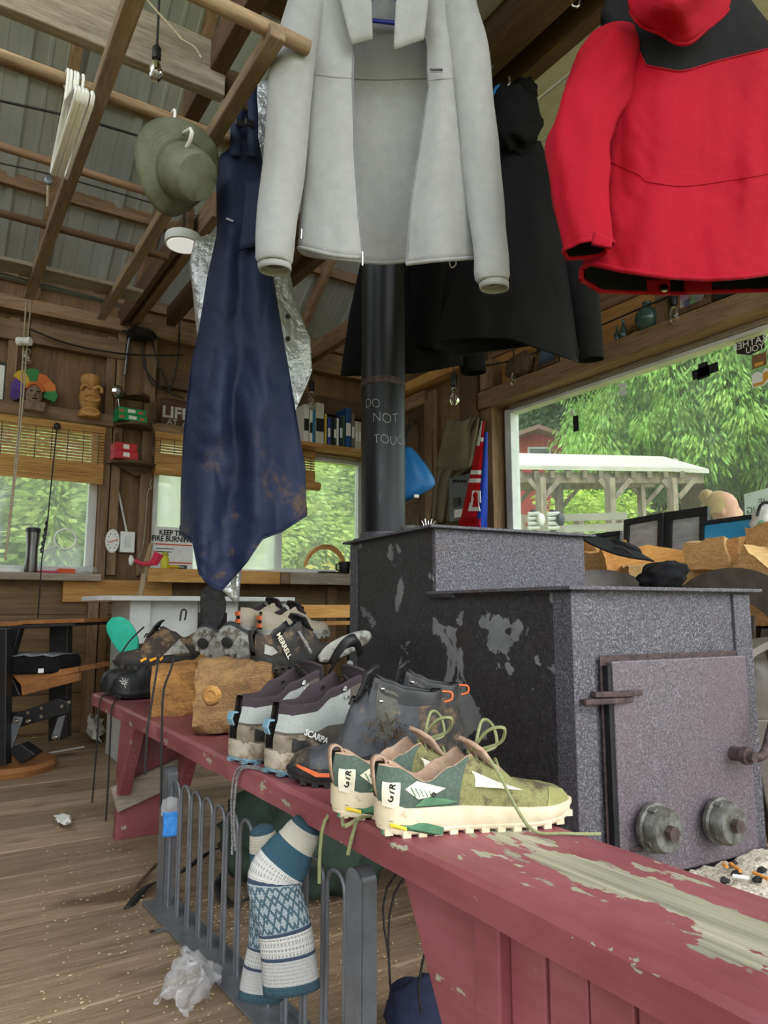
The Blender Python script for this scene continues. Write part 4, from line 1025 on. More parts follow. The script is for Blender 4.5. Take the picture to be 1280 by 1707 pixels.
# --- split logs on the bench
def logmats():
    for nm, a, b, c in (('log_split', '#8a5f33', '#b88a52', '#d3a86c'), ('log_orange', '#a5682c', '#cf9048', '#e0ab64'), ('log_pale', '#a8814f', '#cba36a', '#e0c08a'), ('log_face', '#553f29', '#83633f', '#ab8453'), ('log_rough', '#5d3f22', '#a06e38', '#c99653')):
        m = NT(nm); co = m.coord((3, 18, 18), rnd=True); f = m.noise(co, 2.2, 6, .65, .5); g = m.noise(co, 14, 4)
        col = m.mix(.4, m.ramp(f, [(.3, a), (.5, b), (.7, c)]), m.ramp(g, [(.3, a), (.7, c)]))
        m.bump(g, .7, .006); m.end(col, .85)
    m = NT('log_end'); co = m.coord((1, 1, 1), rnd=True); w = m.noise(m.coord((1, 5, 14), rnd=True), 5, 5, .65, 1.2)
    g = m.noise(co, 160, 3, .7); col = m.mix(.45, m.ramp(w, [(.3, '#8f6236'), (.55, '#bb8a50'), (.75, '#d6ab70')]), m.ramp(g, [(.3, '#8a5a2c'), (.7, '#dcb27a')])); m.bump(g, .8, .005); m.end(col, .9)
logmats()
def log(label, c, axis, up, length, prof, mats=('log_split', 'log_end', 'bark'), seed=0, group='firewood', barkf=None, jit=.012, nseg=7, name='firewood_log', nsub=3):
    """split log: prof is a closed polygon in (side, up) metres; barkf lists profile edges that carry bark"""
    Mx = frame(c, axis, up); n0 = len(prof); pr = []; eb = []
    for i in range(n0):
        p, q = Vector(prof[i]), Vector(prof[(i+1) % n0])
        for s in range(nsub): pr.append(p.lerp(q, s/nsub)); eb.append(i)
    n = len(pr); m = MB(); vs = []
    for k in range(nseg+1):
        x = -length/2+length*k/nseg
        for i, p in enumerate(pr):
            d = noise.noise(Vector((p.x*14+seed*3.1, p.y*14, x*7)))*jit+noise.noise(Vector((p.x*50+seed, p.y*50, x*20)))*jit*.4
            v = p*(1+d/max(p.length, .02)); e = noise.noise(Vector((p.x*30, p.y*30, seed+k*.01)))*.008 if k in (0, nseg) else 0
            vs.append(Mx @ Vector((x+e, v.x, v.y)))
    fs = []; mi = []
    for k in range(nseg):
        for i in range(n): fs.append((k*n+i, k*n+(i+1) % n, (k+1)*n+(i+1) % n, (k+1)*n+i)); mi.append(2 if barkf and eb[i] in barkf else 0)
    fs.append(list(range(n))[::-1]); mi.append(1); fs.append([nseg*n+i for i in range(n)]); mi.append(1)
    m.add(vs, fs); m.m = mi
    o = m.build(name, list(mats), smooth=38, loc=c); return custom(o, label, 'log', group)
log('split log with a knot lying on the bench beside the grey boots', (.745, 1.90, .547), c2r(.99, .13), (0, 0, 1), .20, [(-.085, -.092), (.085, -.092), (.09, .05), (.05, .088), (-.03, .10), (-.08, .075)], ('log_face', 'log_orange', 'bark'), 1, 'split logs on the bench', None, .03, 14, nsub=6)
kn = MB().lathe(wd(352, 1160, 1.70), [(.0, .004), (.010, .004), (.013, .007), (.019, .005), (.024, -.004)], 16, -FWD+RGT*-.1); kn.build('knot', 'log_rough', smooth=40)
kno = COL.objects[-1]; lg = [o for o in COL.objects if o.name.startswith('firewood_log')][0]; kno.parent = lg; kno.location = kno.location-lg.location
log('rough orange split log under the loose laces on the bench', (.742, 2.33, .535), c2r(.97, .25), (0, 0, 1), .20, [(-.08, -.082), (.08, -.082), (.085, .03), (.02, .085), (-.06, .06)], ('log_rough', 'log_orange', 'log_face'), 5, 'split logs on the bench', None, .04, 14, nsub=6)
# --- second row of shoes lying on the logs
mm = {'upper': 'black_muddy', 'heel': 'brown_muddy', 'toe': 'brown_muddy', 'lining': 'black_leather', 'sole': 'rubber_black', 'lace': 'black_lace'}
def ypoint(px, py, d): return wd(px, py, d)
p = wd(425, 1122, 1.93)
rt, M = shoe('hiking_shoe', 'muddy black hiking shoe with pale lettering behind the grey boots', p, 12, mm, L=.29, hb=.10, hs=.085, hf=.125, throat=.48, pitch=4, ws=1.1, laces=True, heeltab='black_lace')
flank(rt, M, 'rubber_grey', [(.04, .05), (.1, .044), (.17, .05), (.12, .066), (.05, .075)], 'heel_patch', .29, 1.1, k=1.06)
sidetext(rt, M, 'MERRELL', .235, .066, .02, 'print_cream', .29, 1.1, ang=-62, k=1.08, bold=.0003)
m = MB(); m.tube([M @ Vector((.12, -.04, .10)), M @ Vector((.13, -.055, .07)), M @ Vector((.145, -.06, .04))], .004, 6, smooth=3); m.build('speckled_lace', 'speckle_lace', rt, smooth=60)
# brown muddy shoe with amber
p = wd(338, 1108, 2.42)
rt, M = shoe('hiking_shoe', 'mud caked brown hiking shoe with amber sole bits above the orange log', p, 160, dict(mm, upper='brown_muddy', toe='black_muddy'), L=.28, hb=.11, hs=.09, hf=.13, throat=.47, pitch=-2, ws=1.1)
for a, b in ((.5, .58), (.62, .68), (.44, .47)):
    for sg in (-1, 1): flank(rt, M, 'amber_bit', [(a, .030), (b, .022), (b+.01, .030), (a, .038)], 'amber_insert', .28, 1.1, sg=sg, k=1.12)
for sg in (-1, 1): flank(rt, M, 'rubber_grey', [(.14, .044), (.44, .040), (.36, .062), (.26, .09)], 'side_patch', .28, 1.1, sg=sg, k=1.06)
lacepart(rt, 'black_lace', [wd(262, 1095, 2.15), wd(262, 1112, 2.1), wd(256, 1150, 2.06), wd(250, 1190, 2.04), wd(245, 1225, 2.02), wd(242, 1292, 2.02)], .0032)
lacepart(rt, 'black_lace', [wd(290, 1098, 2.1), wd(284, 1118, 2.06), wd(273, 1150, 2.03), wd(270, 1200, 2.0), wd(269, 1290, 1.985), wd(268, 1345, 1.985)], .0032)
m = MB(); m.tube([wd(300, 1035, 2.4), wd(303, 1018, 2.4), wd(310, 1018, 2.4), wd(308, 1034, 2.4)], .003, 6, smooth=4); m.build('lace_loop', 'black_lace', rt, smooth=60)
# pair with grey rubber soles turned to the viewer
am = {'upper': 'grey_leather', 'heel': 'grey_leather', 'toe': 'rubber_black', 'lining': 'beige_canvas', 'sole': 'rubber_grey', 'outsole': 'rubber_grey', 'lace': 'black_lace'}
for (px, py, d), ya, ro, lb in (((322, 1062, 2.22), -28, -68, 'grey soled hiking shoe lying on its side left of its twin'), ((362, 1060, 2.15), -30, -66, 'grey soled hiking shoe lying on its side with round heel pad')):
    rt, M = shoe('hiking_shoe', lb, wd(px, py, d), ya, am, L=.25, hb=.09, hs=.075, hf=.10, roll=ro, pitch=-28, group='pair of grey soled hiking shoes', laces=False)
    m = MB(); m.M = M; m.lathe((.035, .004, .0), [(.014, .004), (.018, 0), (.016, -.004), (.01, -.005)], 16); m.build('heel_pad', 'rubber_black', rt, smooth=40)
# beige pair with orange tabs
cm = {'upper': 'beige_canvas', 'heel': 'beige_canvas', 'toe': 'beige_canvas', 'lining': 'boot_lining', 'sole': 'rubber_grey', 'lace': 'black_lace'}
for (px, py, d), lb in (((400, 1064, 2.40), 'beige canvas shoe with orange tab left of its twin'), ((436, 1072, 2.36), 'beige canvas shoe with two orange tabs nearest the muddy black shoe')):
    rt, M = shoe('canvas_shoe', lb, wd(px, py, d), 10, cm, L=.27, hb=.10, hs=.085, hf=.11, group='pair of beige canvas shoes', ws=1.15, pitch=3)
    for z0 in (.05, .075): 
        m = MB(); m.M = M; m.box((-.012, -.012, z0), (.0, .012, z0+.014)); m.build('orange_tab', 'orange_bit', rt, bevel=.002)
# black toe boots at the far end
km = {'upper': 'black_leather', 'heel': 'black_leather', 'toe': 'black_leather', 'lining': 'boot_lining', 'sole': 'black_leather', 'lace': 'black_lace'}
for (hx_, hy), lb, nr in (((.88, 2.80), 'plain black approach shoe with white emblem at the far bench end', 1), ((.875, 2.945), 'plain black approach shoe at the very end of the bench', 0)):
    rt, M = shoe('approach_shoe', lb, (hx_, hy, .45), 184, km, L=.27, hb=.15, hs=.13, hf=.17, group='pair of black approach shoes', toe=.10, ws=1.25, sole=(.034, .03), lug=False)
    P = lambda x, y, z: M @ Vector((x, y, z))
    if nr:
        c = M @ Vector((.262, .028, .052)); q = MB(); r_ = random.Random(3); nrm = (RGT*0-FWD).normalized()
        c = wd(207, 1138, 2.50)
        for k in range(9):
            an = k*.7; l0 = .006+.012*r_.random(); d = RGT*math.cos(an)+UPZ*math.sin(an)
            q.tube([c+d*.003, c+d*l0+RGT*.002, c+d*(l0+.004)+UPZ*.002], .0013, 5)
        q.build('white_emblem', 'print_white', rt)
        lacepart(rt, 'black_lace', [P(.20, .03, .08), P(.24, .05, .02), Vector((.594, 2.66, .445)), Vector((.588, 2.645, .36)), Vector((.590, 2.65, .2)), Vector((.59, 2.655, .06))], .003)
        lacepart(rt, 'black_lace', [wd(232, 1085, 2.55), wd(225, 1110, 2.5), wd(205, 1118, 2.5), wd(198, 1100, 2.55), wd(215, 1070, 2.6), wd(240, 1045, 2.6)], .003)
    else:
        lacepart(rt, 'black_lace', [P(.20, .03, .08), P(.25, .06, .02), Vector((.594, 2.86, .445)), Vector((.588, 2.85, .33)), Vector((.590, 2.87, .2)), Vector((.59, 2.89, .07))], .003)
def solemesh(P, nu=16, nv=6, th=.012):
    m = MB(); top = []; 
    for i in range(nu+1):
        u = i/nu; w = (1-abs(2*u-1)**3.2)**.5*(.86+.14*math.sin(3*u+.6))
        top.append([P(u, (2*j/nv-1)*w) for j in range(nv+1)])
    m.loft(top, False); return m
p0, p1 = wd(188, 1030, 2.72), wd(222, 1092, 2.66)
def PI(u, v):
    return p0.lerp(p1, u)+(RGT*.92+UPZ*.45).normalized()*(v*.047)+FWD*(.010*math.sin(u*4)+.004*v*v)
solemesh(PI).build('foam_insole', 'teal_foam', smooth=60, solid=.014, bevel=.004); custom(COL.objects[-1], 'bright teal foam insole leaning in the black shoe at the bench end', 'insole')
# upright black sole and sandal
p2, p3 = wd(353, 976, 2.42), wd(350, 1052, 2.36)
ub = thing('upright_slipper', 'black rubber slipper standing upright below the overalls', 'slipper', p3)
solemesh(lambda u, v: p2.lerp(p3, u)+RGT*(v*.042+.01*math.sin(u*3))-FWD*(.012*math.sin(u*3)), 16, 6).build('sole', 'rubber_black', ub, smooth=60, solid=.016)
m = MB(); m.loft([[p3+RGT*(s*.046)+UPZ*z+FWD*(.03-.03*s*s)*-1.2+FWD*.03 for s in (-1, -.5, 0, .5, 1)] for z in (.0, .03, .06)], False); m.build('strap', 'rubber_black', ub, smooth=60, solid=.006)
p4, p5 = wd(528, 1062, 2.02), wd(614, 1062, 2.02)
sa = thing('sandal', 'grey rubber sandal with black strap turned up behind the grey boots', 'sandal', wd(565, 1105, 2.0))
solemesh(lambda u, v: wd(530+u*84, 1094-u*16+v*0, 2.0)+ (UPZ*.9+FWD*.3+RGT*.25).normalized()*(v*.034+.03*u)+FWD*(.02*math.sin(u*3)), 18, 6).build('sole', 'rubber_grey', sa, smooth=60, solid=.012)
m = MB(); q = [wd(548, 1112, 1.95), wd(560, 1090, 1.93), wd(575, 1072, 1.92), wd(590, 1068, 1.94), wd(596, 1085, 1.97)]
rows = [[p-UPZ*.016, p+RGT*.012, p+UPZ*.016] for p in spline(q, 4)]; m.loft(rows, False); m.build('strap', 'black_leather', sa, smooth=60, solid=.006)
MB().lathe(wd(584, 1106, 1.93), [(.010, 0), (.008, .006)], 12, -FWD).build('buckle', 'chrome', sa, smooth=40)
# dry moss tuft between the boots
plain('moss', '#2f261b', '#54442f', scale=80, rough=1)
m = MB(); r = random.Random(5)
for k in range(160):
    a = wd(r.uniform(612, 672), r.uniform(1205, 1235), r.uniform(1.36, 1.5)); d = Vector((r.gauss(0, 1), r.gauss(0, 1), r.gauss(0, .8))).normalized()*.022
    m.tube([a, a+d*.6+UPZ*.004, a+d], .0012, 3, caps=False)
custom(m.build('dry_moss', 'moss'), 'tuft of dry dark moss between the boots and green shoes', 'moss', kind='stuff')
# ================================================================ SOCKS ON THE GATE
m = NT('sock_knit'); co = m.coord((1, 1, 1), kind='Generated'); sx = m.n('ShaderNodeSeparateXYZ', {0: co}); z = sx.outputs[2]; x = sx.outputs[0]
uv = m.n('ShaderNodeUVMap').outputs[0]; su = m.n('ShaderNodeSeparateXYZ', {0: uv}); u, v = su.outputs[0], su.outputs[1]
base = m.ramp(v, [(0, '#34505c'), (.055, '#b4b4b2'), (.16, '#39475c'), (.175, '#c9c9c4'), (.265, '#39475c'), (.28, '#9fabb0'), (.545, '#39475c'), (.56, '#c9c9c4'), (.66, '#2f5363'), (.80, '#c4bfb0'), (.93, '#2f4d5a')], 'CONSTANT')
ck = m.math('FRACT', m.math('MULTIPLY', u, 22.0)); ck2 = m.math('FRACT', m.math('MULTIPLY', v, 42.0))
dot = m.math('MULTIPLY', m.math('GREATER_THAN', ck, .55), m.math('GREATER_THAN', ck2, .5))
inw = m.math('MAXIMUM', m.math('COMPARE', v, .218), m.math('COMPARE', v, .61))
for q in (inw.node.inputs[0].links[0].from_node, inw.node.inputs[1].links[0].from_node): q.inputs[2].default_value = .04
c = m.mix(m.math('MULTIPLY', dot, inw), base, '#9a9c9c')
du = m.math('ABSOLUTE', m.math('SUBTRACT', m.math('FRACT', m.math('MULTIPLY', u, 3.0)), .5)); dv = m.math('ABSOLUTE', m.math('MULTIPLY', m.math('SUBTRACT', v, .412), 3.6))
st1 = m.math('FRACT', m.math('MULTIPLY', m.math('ADD', du, dv), 3.2)); st2 = m.math('FRACT', m.math('MULTIPLY', m.math('SUBTRACT', du, dv), 3.2))
pat = m.math('GREATER_THAN', m.math('MAXIMUM', m.math('MULTIPLY', st1, .95), m.math('MULTIPLY', st2, .9)), .64)
inb = m.math('COMPARE', v, .412); inb.node.inputs[2].default_value = .128
c = m.mix(m.math('MULTIPLY', pat, inb), c, '#4a6470')
rib = m.math('SINE', m.math('MULTIPLY', u, 260.0)); row = m.math('SINE', m.math('MULTIPLY', v, 420.0))
m.bump(m.math('ADD', rib, m.math('MULTIPLY', row, .6)), .6, .0015); m.end(c, .95)
def sock(label, path, wid, dep, th, ws_):
    pts = spline([wd(px, py, dep+dd) for px, py, dd in path], 5); n = len(pts); N = 18; m = MB(); rows = []; uvs = []
    for i, p in enumerate(pts):
        t = (pts[min(i+1, n-1)]-pts[max(i-1, 0)]).normalized(); sd = t.cross(FWD).normalized(); w = lerp(wid, i/(n-1))
        rows.append([p+sd*(w*math.cos(2*math.pi*j/N))+FWD*(th*math.sin(2*math.pi*j/N)*(1 if i < n-1 else .5)) for j in range(N)])
    m.loft(rows, True, (False, True)); o = m.build('knitted_sock', 'sock_knit', smooth=60, loc=pts[0])
    uvl = o.data.uv_layers.new(name='UVMap'); 
    for poly in o.data.polygons:
        for li in poly.loop_indices:
            k = o.data.loops[li].vertex_index; i, j = divmod(k, N); a = j if j < N else 0
            un = abs(((j/N*2) % 2)-1); uvl.data[li].uv = (un, i/(n-1))
    custom(o, label, 'sock', 'pair of patterned wool socks'); o.modifiers.new('thick', 'SOLIDIFY').thickness = .003
    return o
dS = 1.26
sock('patterned blue and grey wool sock hanging on the gate, heel turned left', [(486, 1652, 0), (481, 1600, 0), (474, 1545, 0), (462, 1500, 0), (458, 1465, 0), (478, 1430, .02), (500, 1395, .04), (512, 1372, .06)], [(0, .044), (.2, .042), (.45, .041), (.62, .044), (.72, .040), (.85, .03), (1, .022)], dS, .018, 1)
sock('patterned wool sock hanging behind its twin, dark toe up', [(435, 1664, .02), (440, 1610, .03), (446, 1560, .04), (446, 1500, .05), (444, 1450, .05), (440, 1410, .05), (436, 1378, .05)], [(0, .036), (.3, .03), (.6, .028), (.8, .024), (.95, .02), (1, .008)], dS+.03, .018, 2)
# ================================================================ THINGS UNDER THE BENCH
plain('pack_green', '#2b3b31', '#3a4c40', scale=14, rough=.8, bump=.4, bs=30)
pk = thing('backpack', 'dark green backpack with black straps lying under the bench', 'backpack', wz(480, 1440, 0))
c = wz(470, 1430, .10); ax = frame((0, 0, 0), c2r(1, -.35), (0, 0, 1)).to_3x3()
MB().blob(c+Vector((.06, 0, .05)), (.26, .15, .14), 28, 18, ax, .28, 3.2, 2).build('body', 'pack_green', pk, smooth=180)
MB().blob(c+c2r(.12, -.02)+Vector((0, 0, .06)), (.1, .08, .07), 20, 12, ax, .3, 3.5, 4).build('pocket', 'pack_green', pk, smooth=180)
for k, pts in enumerate([[(395, 1405, .1), (350, 1420, .06), (300, 1455, .02), (245, 1478, .008), (215, 1512, .004)], [(430, 1415, .1), (390, 1440, .06), (365, 1470, .015), (378, 1505, .008), (410, 1500, .02), (440, 1470, .05)]]):
    q = spline([wz(px, py, z) for px, py, z in pts], 6); m = MB(); m.loft([[p-c2r(.6, .6)*.018, p+c2r(.6, .6)*.018] for p in q], False); m.build('strap', 'black_leather', pk, smooth=60, solid=.003)
plain('terracotta', '#8d4a30', '#a35a3c', scale=12)
MB().lathe(wz(588, 1475, 0), [(.05, 0), (.062, .1), (.072, .16), (.078, .165), (.078, .19), (.068, .19), (.06, .1)], 24).build('terracotta_pot', 'terracotta', smooth=40); custom(COL.objects[-1], 'terracotta pot half hidden behind the gate end under the bench', 'pot')
plain('navy_cloth', '#1a2038', '#252c48', scale=20, rough=.9)
MB().blob(wz(705, 1700, .03)+Vector((0, 0, .02)), (.075, .06, .05), 18, 12, None, .3, 3, 8).build('navy_bundle', 'navy_cloth', smooth=180); custom(COL.objects[-1], 'dark navy cloth bundle on the floor behind the bench brace', 'cloth')
plain('green_rubber', '#1d3a2e', '#274a3b', scale=20, rough=.5)
# floor litter
MB().bar(wz(250, 1555, .004), wz(290, 1545, .004), .02, .003).build('foil_wrapper', 'chrome'); custom(COL.objects[-1], 'flat torn foil wrapper on the floor by the gate foot', 'litter')
custom(crumple('paper_scrap', 'paper', lambda u, v: wz(92+u*26, 1358+v*14, .02+.02*u*v), 8, 8, .012, 30, 7), 'tiny white paper scrap on the open floor', 'litter')
custom(crumple('paper_towel', 'paper', lambda u, v: wz(144+u*28, 1195+v*36, .03+.09*(1-v)*math.sin(3*u)), 12, 12, .05, 12, 9), 'crumpled white paper towel on the floor behind the bench end', 'paper')
MB().tube([wz(78, 1256, .004), wz(140, 1245, .004)], .006, 6).build('white_stick', 'paper', smooth=60); custom(COL.objects[-1], 'thin white stick on the floor beside the glider base', 'stick')
MB().tube([wz(225, 1480, .003), wz(260, 1440, .006)], .004, 5).build('dark_twig', 'bark'); custom(COL.objects[-1], 'short dark twig on the floor left of the gate', 'twig')
r = random.Random(11); m = MB()
for k in range(1500):
    p = wz(r.uniform(60, 720), r.uniform(1330, 1705), .003) if k % 2 else wz(r.gauss(430, 90), r.gauss(1530, 70), .003)
    if p.length > 4: continue
    s = r.uniform(.001, .003); m.blob(p, (s*r.uniform(.6, 2), s, s*.5), 5, 3)
plain('grit', '#a3906c', '#cdbb95', scale=80, rough=1)
custom(m.build('floor_grit', 'grit'), 'pale grit and wood crumbs scattered on the plank floor', 'grit', kind='stuff')
# ================================================================ DRYING RACK AND HANGING CLOTHES
ZR = 2.25
r1a, r1b = wz(47, 492, ZR), wz(228, -8, ZR); r2a, r2b = wz(172, 528, ZR), wz(458, 48, ZR)
rack = thing('drying_rack', 'suspended wooden drying rack with square rails and round dowels', 'drying rack', ((r1a.x+r2a.x)/2, (r1a.y+r1b.y)/2, ZR))
xa, xb = (r1a.x+r1b.x)/2, (r2a.x+r2b.x)/2
MB().box((xa-.022, r1b.y-.3, ZR-.022), (xa+.022, r1a.y, ZR+.022)).build('rail', 'pole_y', rack, bevel=.005)
MB().box((xb-.022, r2b.y, ZR-.022), (xb+.022, r2a.y, ZR+.022)).build('rail', 'pole_y', rack, bevel=.005)
def dowel(p0, p1, r, mt, z=ZR+.02, x0=None, x1=None, nm='dowel'):
    a, b = wz(*p0, z), wz(*p1, z); y = (a.y+b.y)/2
    MB().tube([(x0 if x0 is not None else a.x, y, z), (x1 if x1 is not None else b.x, y, z)], r, 10).build(nm, mt, rack, smooth=60); return y
YD1 = dowel((0, 72), (385, 250), .016, 'pole_x', x0=-.6, x1=xb+.12)
dowel((0, 226), (245, 335), .014, 'stud_x', x0=-.6, x1=xb+.04)
dowel((0, 345), (275, 437), .015, 'dark_x', x0=-.6)
YD0 = dowel((360, 0), (470, 65), .021, 'pole_x', x0=-.6, x1=xb+.1)
a = wz(0, 462, ZR-.01); b = wz(200, 522, ZR-.01)
MB().tube([(-.6, a.y, ZR+.03), (b.x, b.y, ZR+.03)], .013, 10).build('conduit', 'steel_grey', rack, smooth=60)
a = wz(230, 495, ZR+.03)
nb = MB(); prof = [(-.6, 0), (a.x, 0), (a.x, .10)]
rr = random.Random(6); x = a.x-.02
while x > -.6: prof += [(x, .11), (x-.05, .115), (x-.055, .10), (x-.065, .10)]; x -= .11
nb.slab([(p, a.y-.10+q*1.7, ZR+.03+q*.25) for p, q in prof], (0, .002, -.016)); nb.build('notched_board', 'grey_x', rack)
# ropes and pulleys
rp = thing('pulley_rope', 'pale double rope with white pulley hanging from the rack end', 'rope', wd(42, 570, 3.2))
for dx in (0, 9): MB().tube([wd(44+dx, 500, 3.25), wd(40+dx*.7, 560, 3.25), wd(32+dx*.4, 700, 3.25), wd(14+dx*.2, 880, 3.25), wd(8, 935, 3.25)], .004, 6, smooth=3).build('cord', 'rope', rp, smooth=60)
for dx in (0, 8): MB().lathe(wd(36+dx, 569, 3.22), [(.012, -.02), (.02, -.02), (.02, -.004), (.014, 0), (.02, .004), (.02, .02), (.012, .02)], 16, RGT).build('pulley_wheel', 'white_plastic', rp, smooth=40)
for p0, p1, p2, lb in (((0, 168), (140, 200), (290, 245), 'black ribbed cable across the roof above the hat'), ((0, 272), (120, 300), (360, 370), 'thin black cord across the roof below the hangers')):
    MB().tube([wz(*p0, 2.9), wz(*p1, 2.88), wz(*p2, 2.9)], .006 if p0[1] == 168 else .004, 6, smooth=5).build('roof_cable', 'cable', smooth=60); custom(COL.objects[-1], lb, 'cable')
q = wd(80, 300, 3.4); pu = thing('small_pulley', 'small metal pulley block hanging under the roof', 'pulley', q)
MB().blob(q, (.022, .012, .03)).build('block', 'steel_grey', pu, smooth=180); MB().tube([q-UPZ*.03, wd(79, 345, 3.4)], .006, 6).build('cord', 'rope', pu); MB().tube([q+UPZ*.03, q+UPZ*.5], .003, 6).build('hanging_wire', 'chrome', pu)
MB().tube([wd(245, 0, 1.9), wd(298, 60, 1.9), wd(306, 68, 1.9), wd(325, 80, 1.9), wd(336, 98, 1.9)], .0035, 6, smooth=4).build('knotted_string', 'rope', smooth=60); custom(COL.objects[-1], 'pale knotted string over the weathered tie beam', 'string')
def bulb(label, px, py, d, s=1, wire=.25, clear=True):
    p = wd(px, py, d); t = thing('light_bulb', label, 'light bulb', p, 'string light bulbs')
    MB().lathe(p, [(.012*s, .03*s), (.018*s, .01*s), (.024*s, -.015*s), (.022*s, -.04*s), (.010*s, -.056*s), (.002, -.058*s)], 16).build('glass', 'bulb_glass', t, smooth=180)
    MB().lathe(p, [(.011*s, .028*s), (.016*s, .032*s), (.016*s, .075*s), (.006*s, .09*s)], 14).build('socket', 'black_plastic', t, smooth=40)
    if wire: MB().tube([p+UPZ*.085*s, p+UPZ*(.09*s+wire)], .004, 6).build('lead', 'cable', t)
    return t
m = NT('bulb_glass'); m.b.inputs['Transmission Weight'].default_value = 1; m.end('#f4f2ea', .05)
bulb('round clear bulb hanging beside the weathered tie beam', 260, 112, 2.1, .9, .3)
# led puck lamp
p = wd(305, 408, 3.3); lp = thing('ceiling_lamp', 'round white disc lamp hanging below the roof beside the hat', 'lamp', p)
emit('lamp_white', '#f2f2ee', .35)
MB().lathe(p, [(.01, .045), (.085, .045), (.088, .03), (.088, 0), (.078, -.004)], 32).build('rim', 'white_paint', lp, smooth=40)
MB().lathe(p, [(.078, -.003), (.076, -.008), (.002, -.010)], 32).build('diffuser', 'lamp_white', lp, smooth=40)
MB().lathe(p, [(.05, .045), (.045, .07), (.01, .075)], 20).build('housing', 'black_metal', lp, smooth=40)
MB().tube([p+UPZ*.07, p+UPZ*.2], .006, 6).build('stem', 'black_metal', lp)
# white hangers over the first dowel
def hanger(label, x, tilt, first=[None]):
    h = thing('coat_hanger', label, 'hanger', (x, YD1, ZR+.02), 'white plastic hangers')
    y0, z0 = YD1, ZR+.02; R0 = .024
    hook = [Vector((x, y0+R0*math.cos(R(a)), z0+.014+R0*math.sin(R(a))-.012)) for a in range(-40, 200, 24)]
    pts = hook+[Vector((x, y0-R0*.6, z0-.03)), Vector((x, y0, z0-.05)), Vector((x, y0, z0-.07))]
    MB().tube(pts, .0045, 8).build('hook', 'white_plastic', h, smooth=60)
    b = [Vector((x, y0, z0-.07)), Vector((x+tilt*.3, y0+.19, z0-.15)), Vector((x+tilt*.4, y0+.205, z0-.17)), Vector((x+tilt*.4, y0+.19, z0-.185)), Vector((x+tilt*.4, y0-.19, z0-.185)), Vector((x+tilt*.4, y0-.205, z0-.17)), Vector((x+tilt*.3, y0-.19, z0-.15)), Vector((x, y0, z0-.07))]
    MB().tube(b, .0055, 8).build('frame', 'white_plastic', h, smooth=60)
hl = ['leftmost white plastic hanger on the dowel', 'second white plastic hanger from the left on the dowel', 'third white plastic hanger from the left on the dowel', 'fourth white plastic hanger from the left on the dowel', 'white plastic hanger hanging a little apart beside the square rail']
for k, px in enumerate((112, 118, 125, 130, 140)): hanger(hl[k], wz(px, 130, ZR+.02).x, .0)
hanger('white plastic hanger holding the sun hat', wz(287, 200, ZR+.02).x, .0)
# ---- cloth materials
def cloth(name, c1, c2, scale, rough, bump, bs, metal=0, sheen=0, big=None, dirt=None, bdist=.004):
    m = NT(name); co = m.coord((1, 1, 1)); f = m.noise(co, scale, 4, .6); c = m.ramp(f, [(.3, c1), (.7, c2)])
    if dirt:
        q = m.noise(co, 9, 6, .7); sx = m.n('ShaderNodeSeparateXYZ', {0: co}); hm = m.n('ShaderNodeMapRange', {'Value': sx.outputs[2], 'From Min': .25, 'From Max': .02}).outputs[0]
        c = m.mix(m.math('MULTIPLY', m.ramp(q, [(.55, (0, 0, 0)), (.66, (.85, .85, .85))]), hm), c, dirt)
    h = m.noise(co, bs, 3)
    if big: h = m.math('ADD', h, m.math('MULTIPLY', m.noise(co, big, 4, .6, .5), 3.0))
    m.bump(h, bump, bdist); return m.end(c, rough, metal, sheen=sheen, spec=.5 if metal else .18)
cloth('fleece', '#939494', '#9c9d9c', 30, .95, .5, 420, sheen=.3, bdist=.002)
cloth('fleece_dark', '#75767a', '#85868a', 40, .95, .5, 420, bdist=.002)
cloth('red_shell', '#a50420', '#b00826', 6, .6, .5, 700, big=6, bdist=.02)
cloth('black_shell', '#151518', '#1c1c1f', 6, .7, .5, 600, big=7, bdist=.02)
cloth('black_cotton', '#0d0d0f', '#141416', 10, .9, .3, 500, big=8)
cloth('navy_shell', '#1b2138', '#252d46', 5, .52, .35, 300, big=11, dirt='#5f4a2e')
cloth('silver_film', '#a5a8a8', '#c5c8c8', 8, .32, .6, 40, metal=.55, big=9, bdist=.012)
cloth('hat_cloth', '#666957', '#757866', 30, .9, .3, 500)
cloth('beige_cloth', '#6d6350', '#80765f', 8, .9, .3, 400)
cloth('zip_tape', '#6f7073', '#7d7e82', 80, .7, .2, 400)
def fold(px, py, k1, ph, s):
    return math.sin(px*k1+ph+.004*py)*s+noise.noise(Vector((px*.012+ph, py*.0045, ph)))*s*1.6+(.5-abs(noise.noise(Vector((px*.021+ph, py*.0065, 3)))*2))*s*1.1+(.5-abs(noise.noise(Vector((px*.03-py*.02, py*.028+px*.01, ph+7)))*2))*s*.28
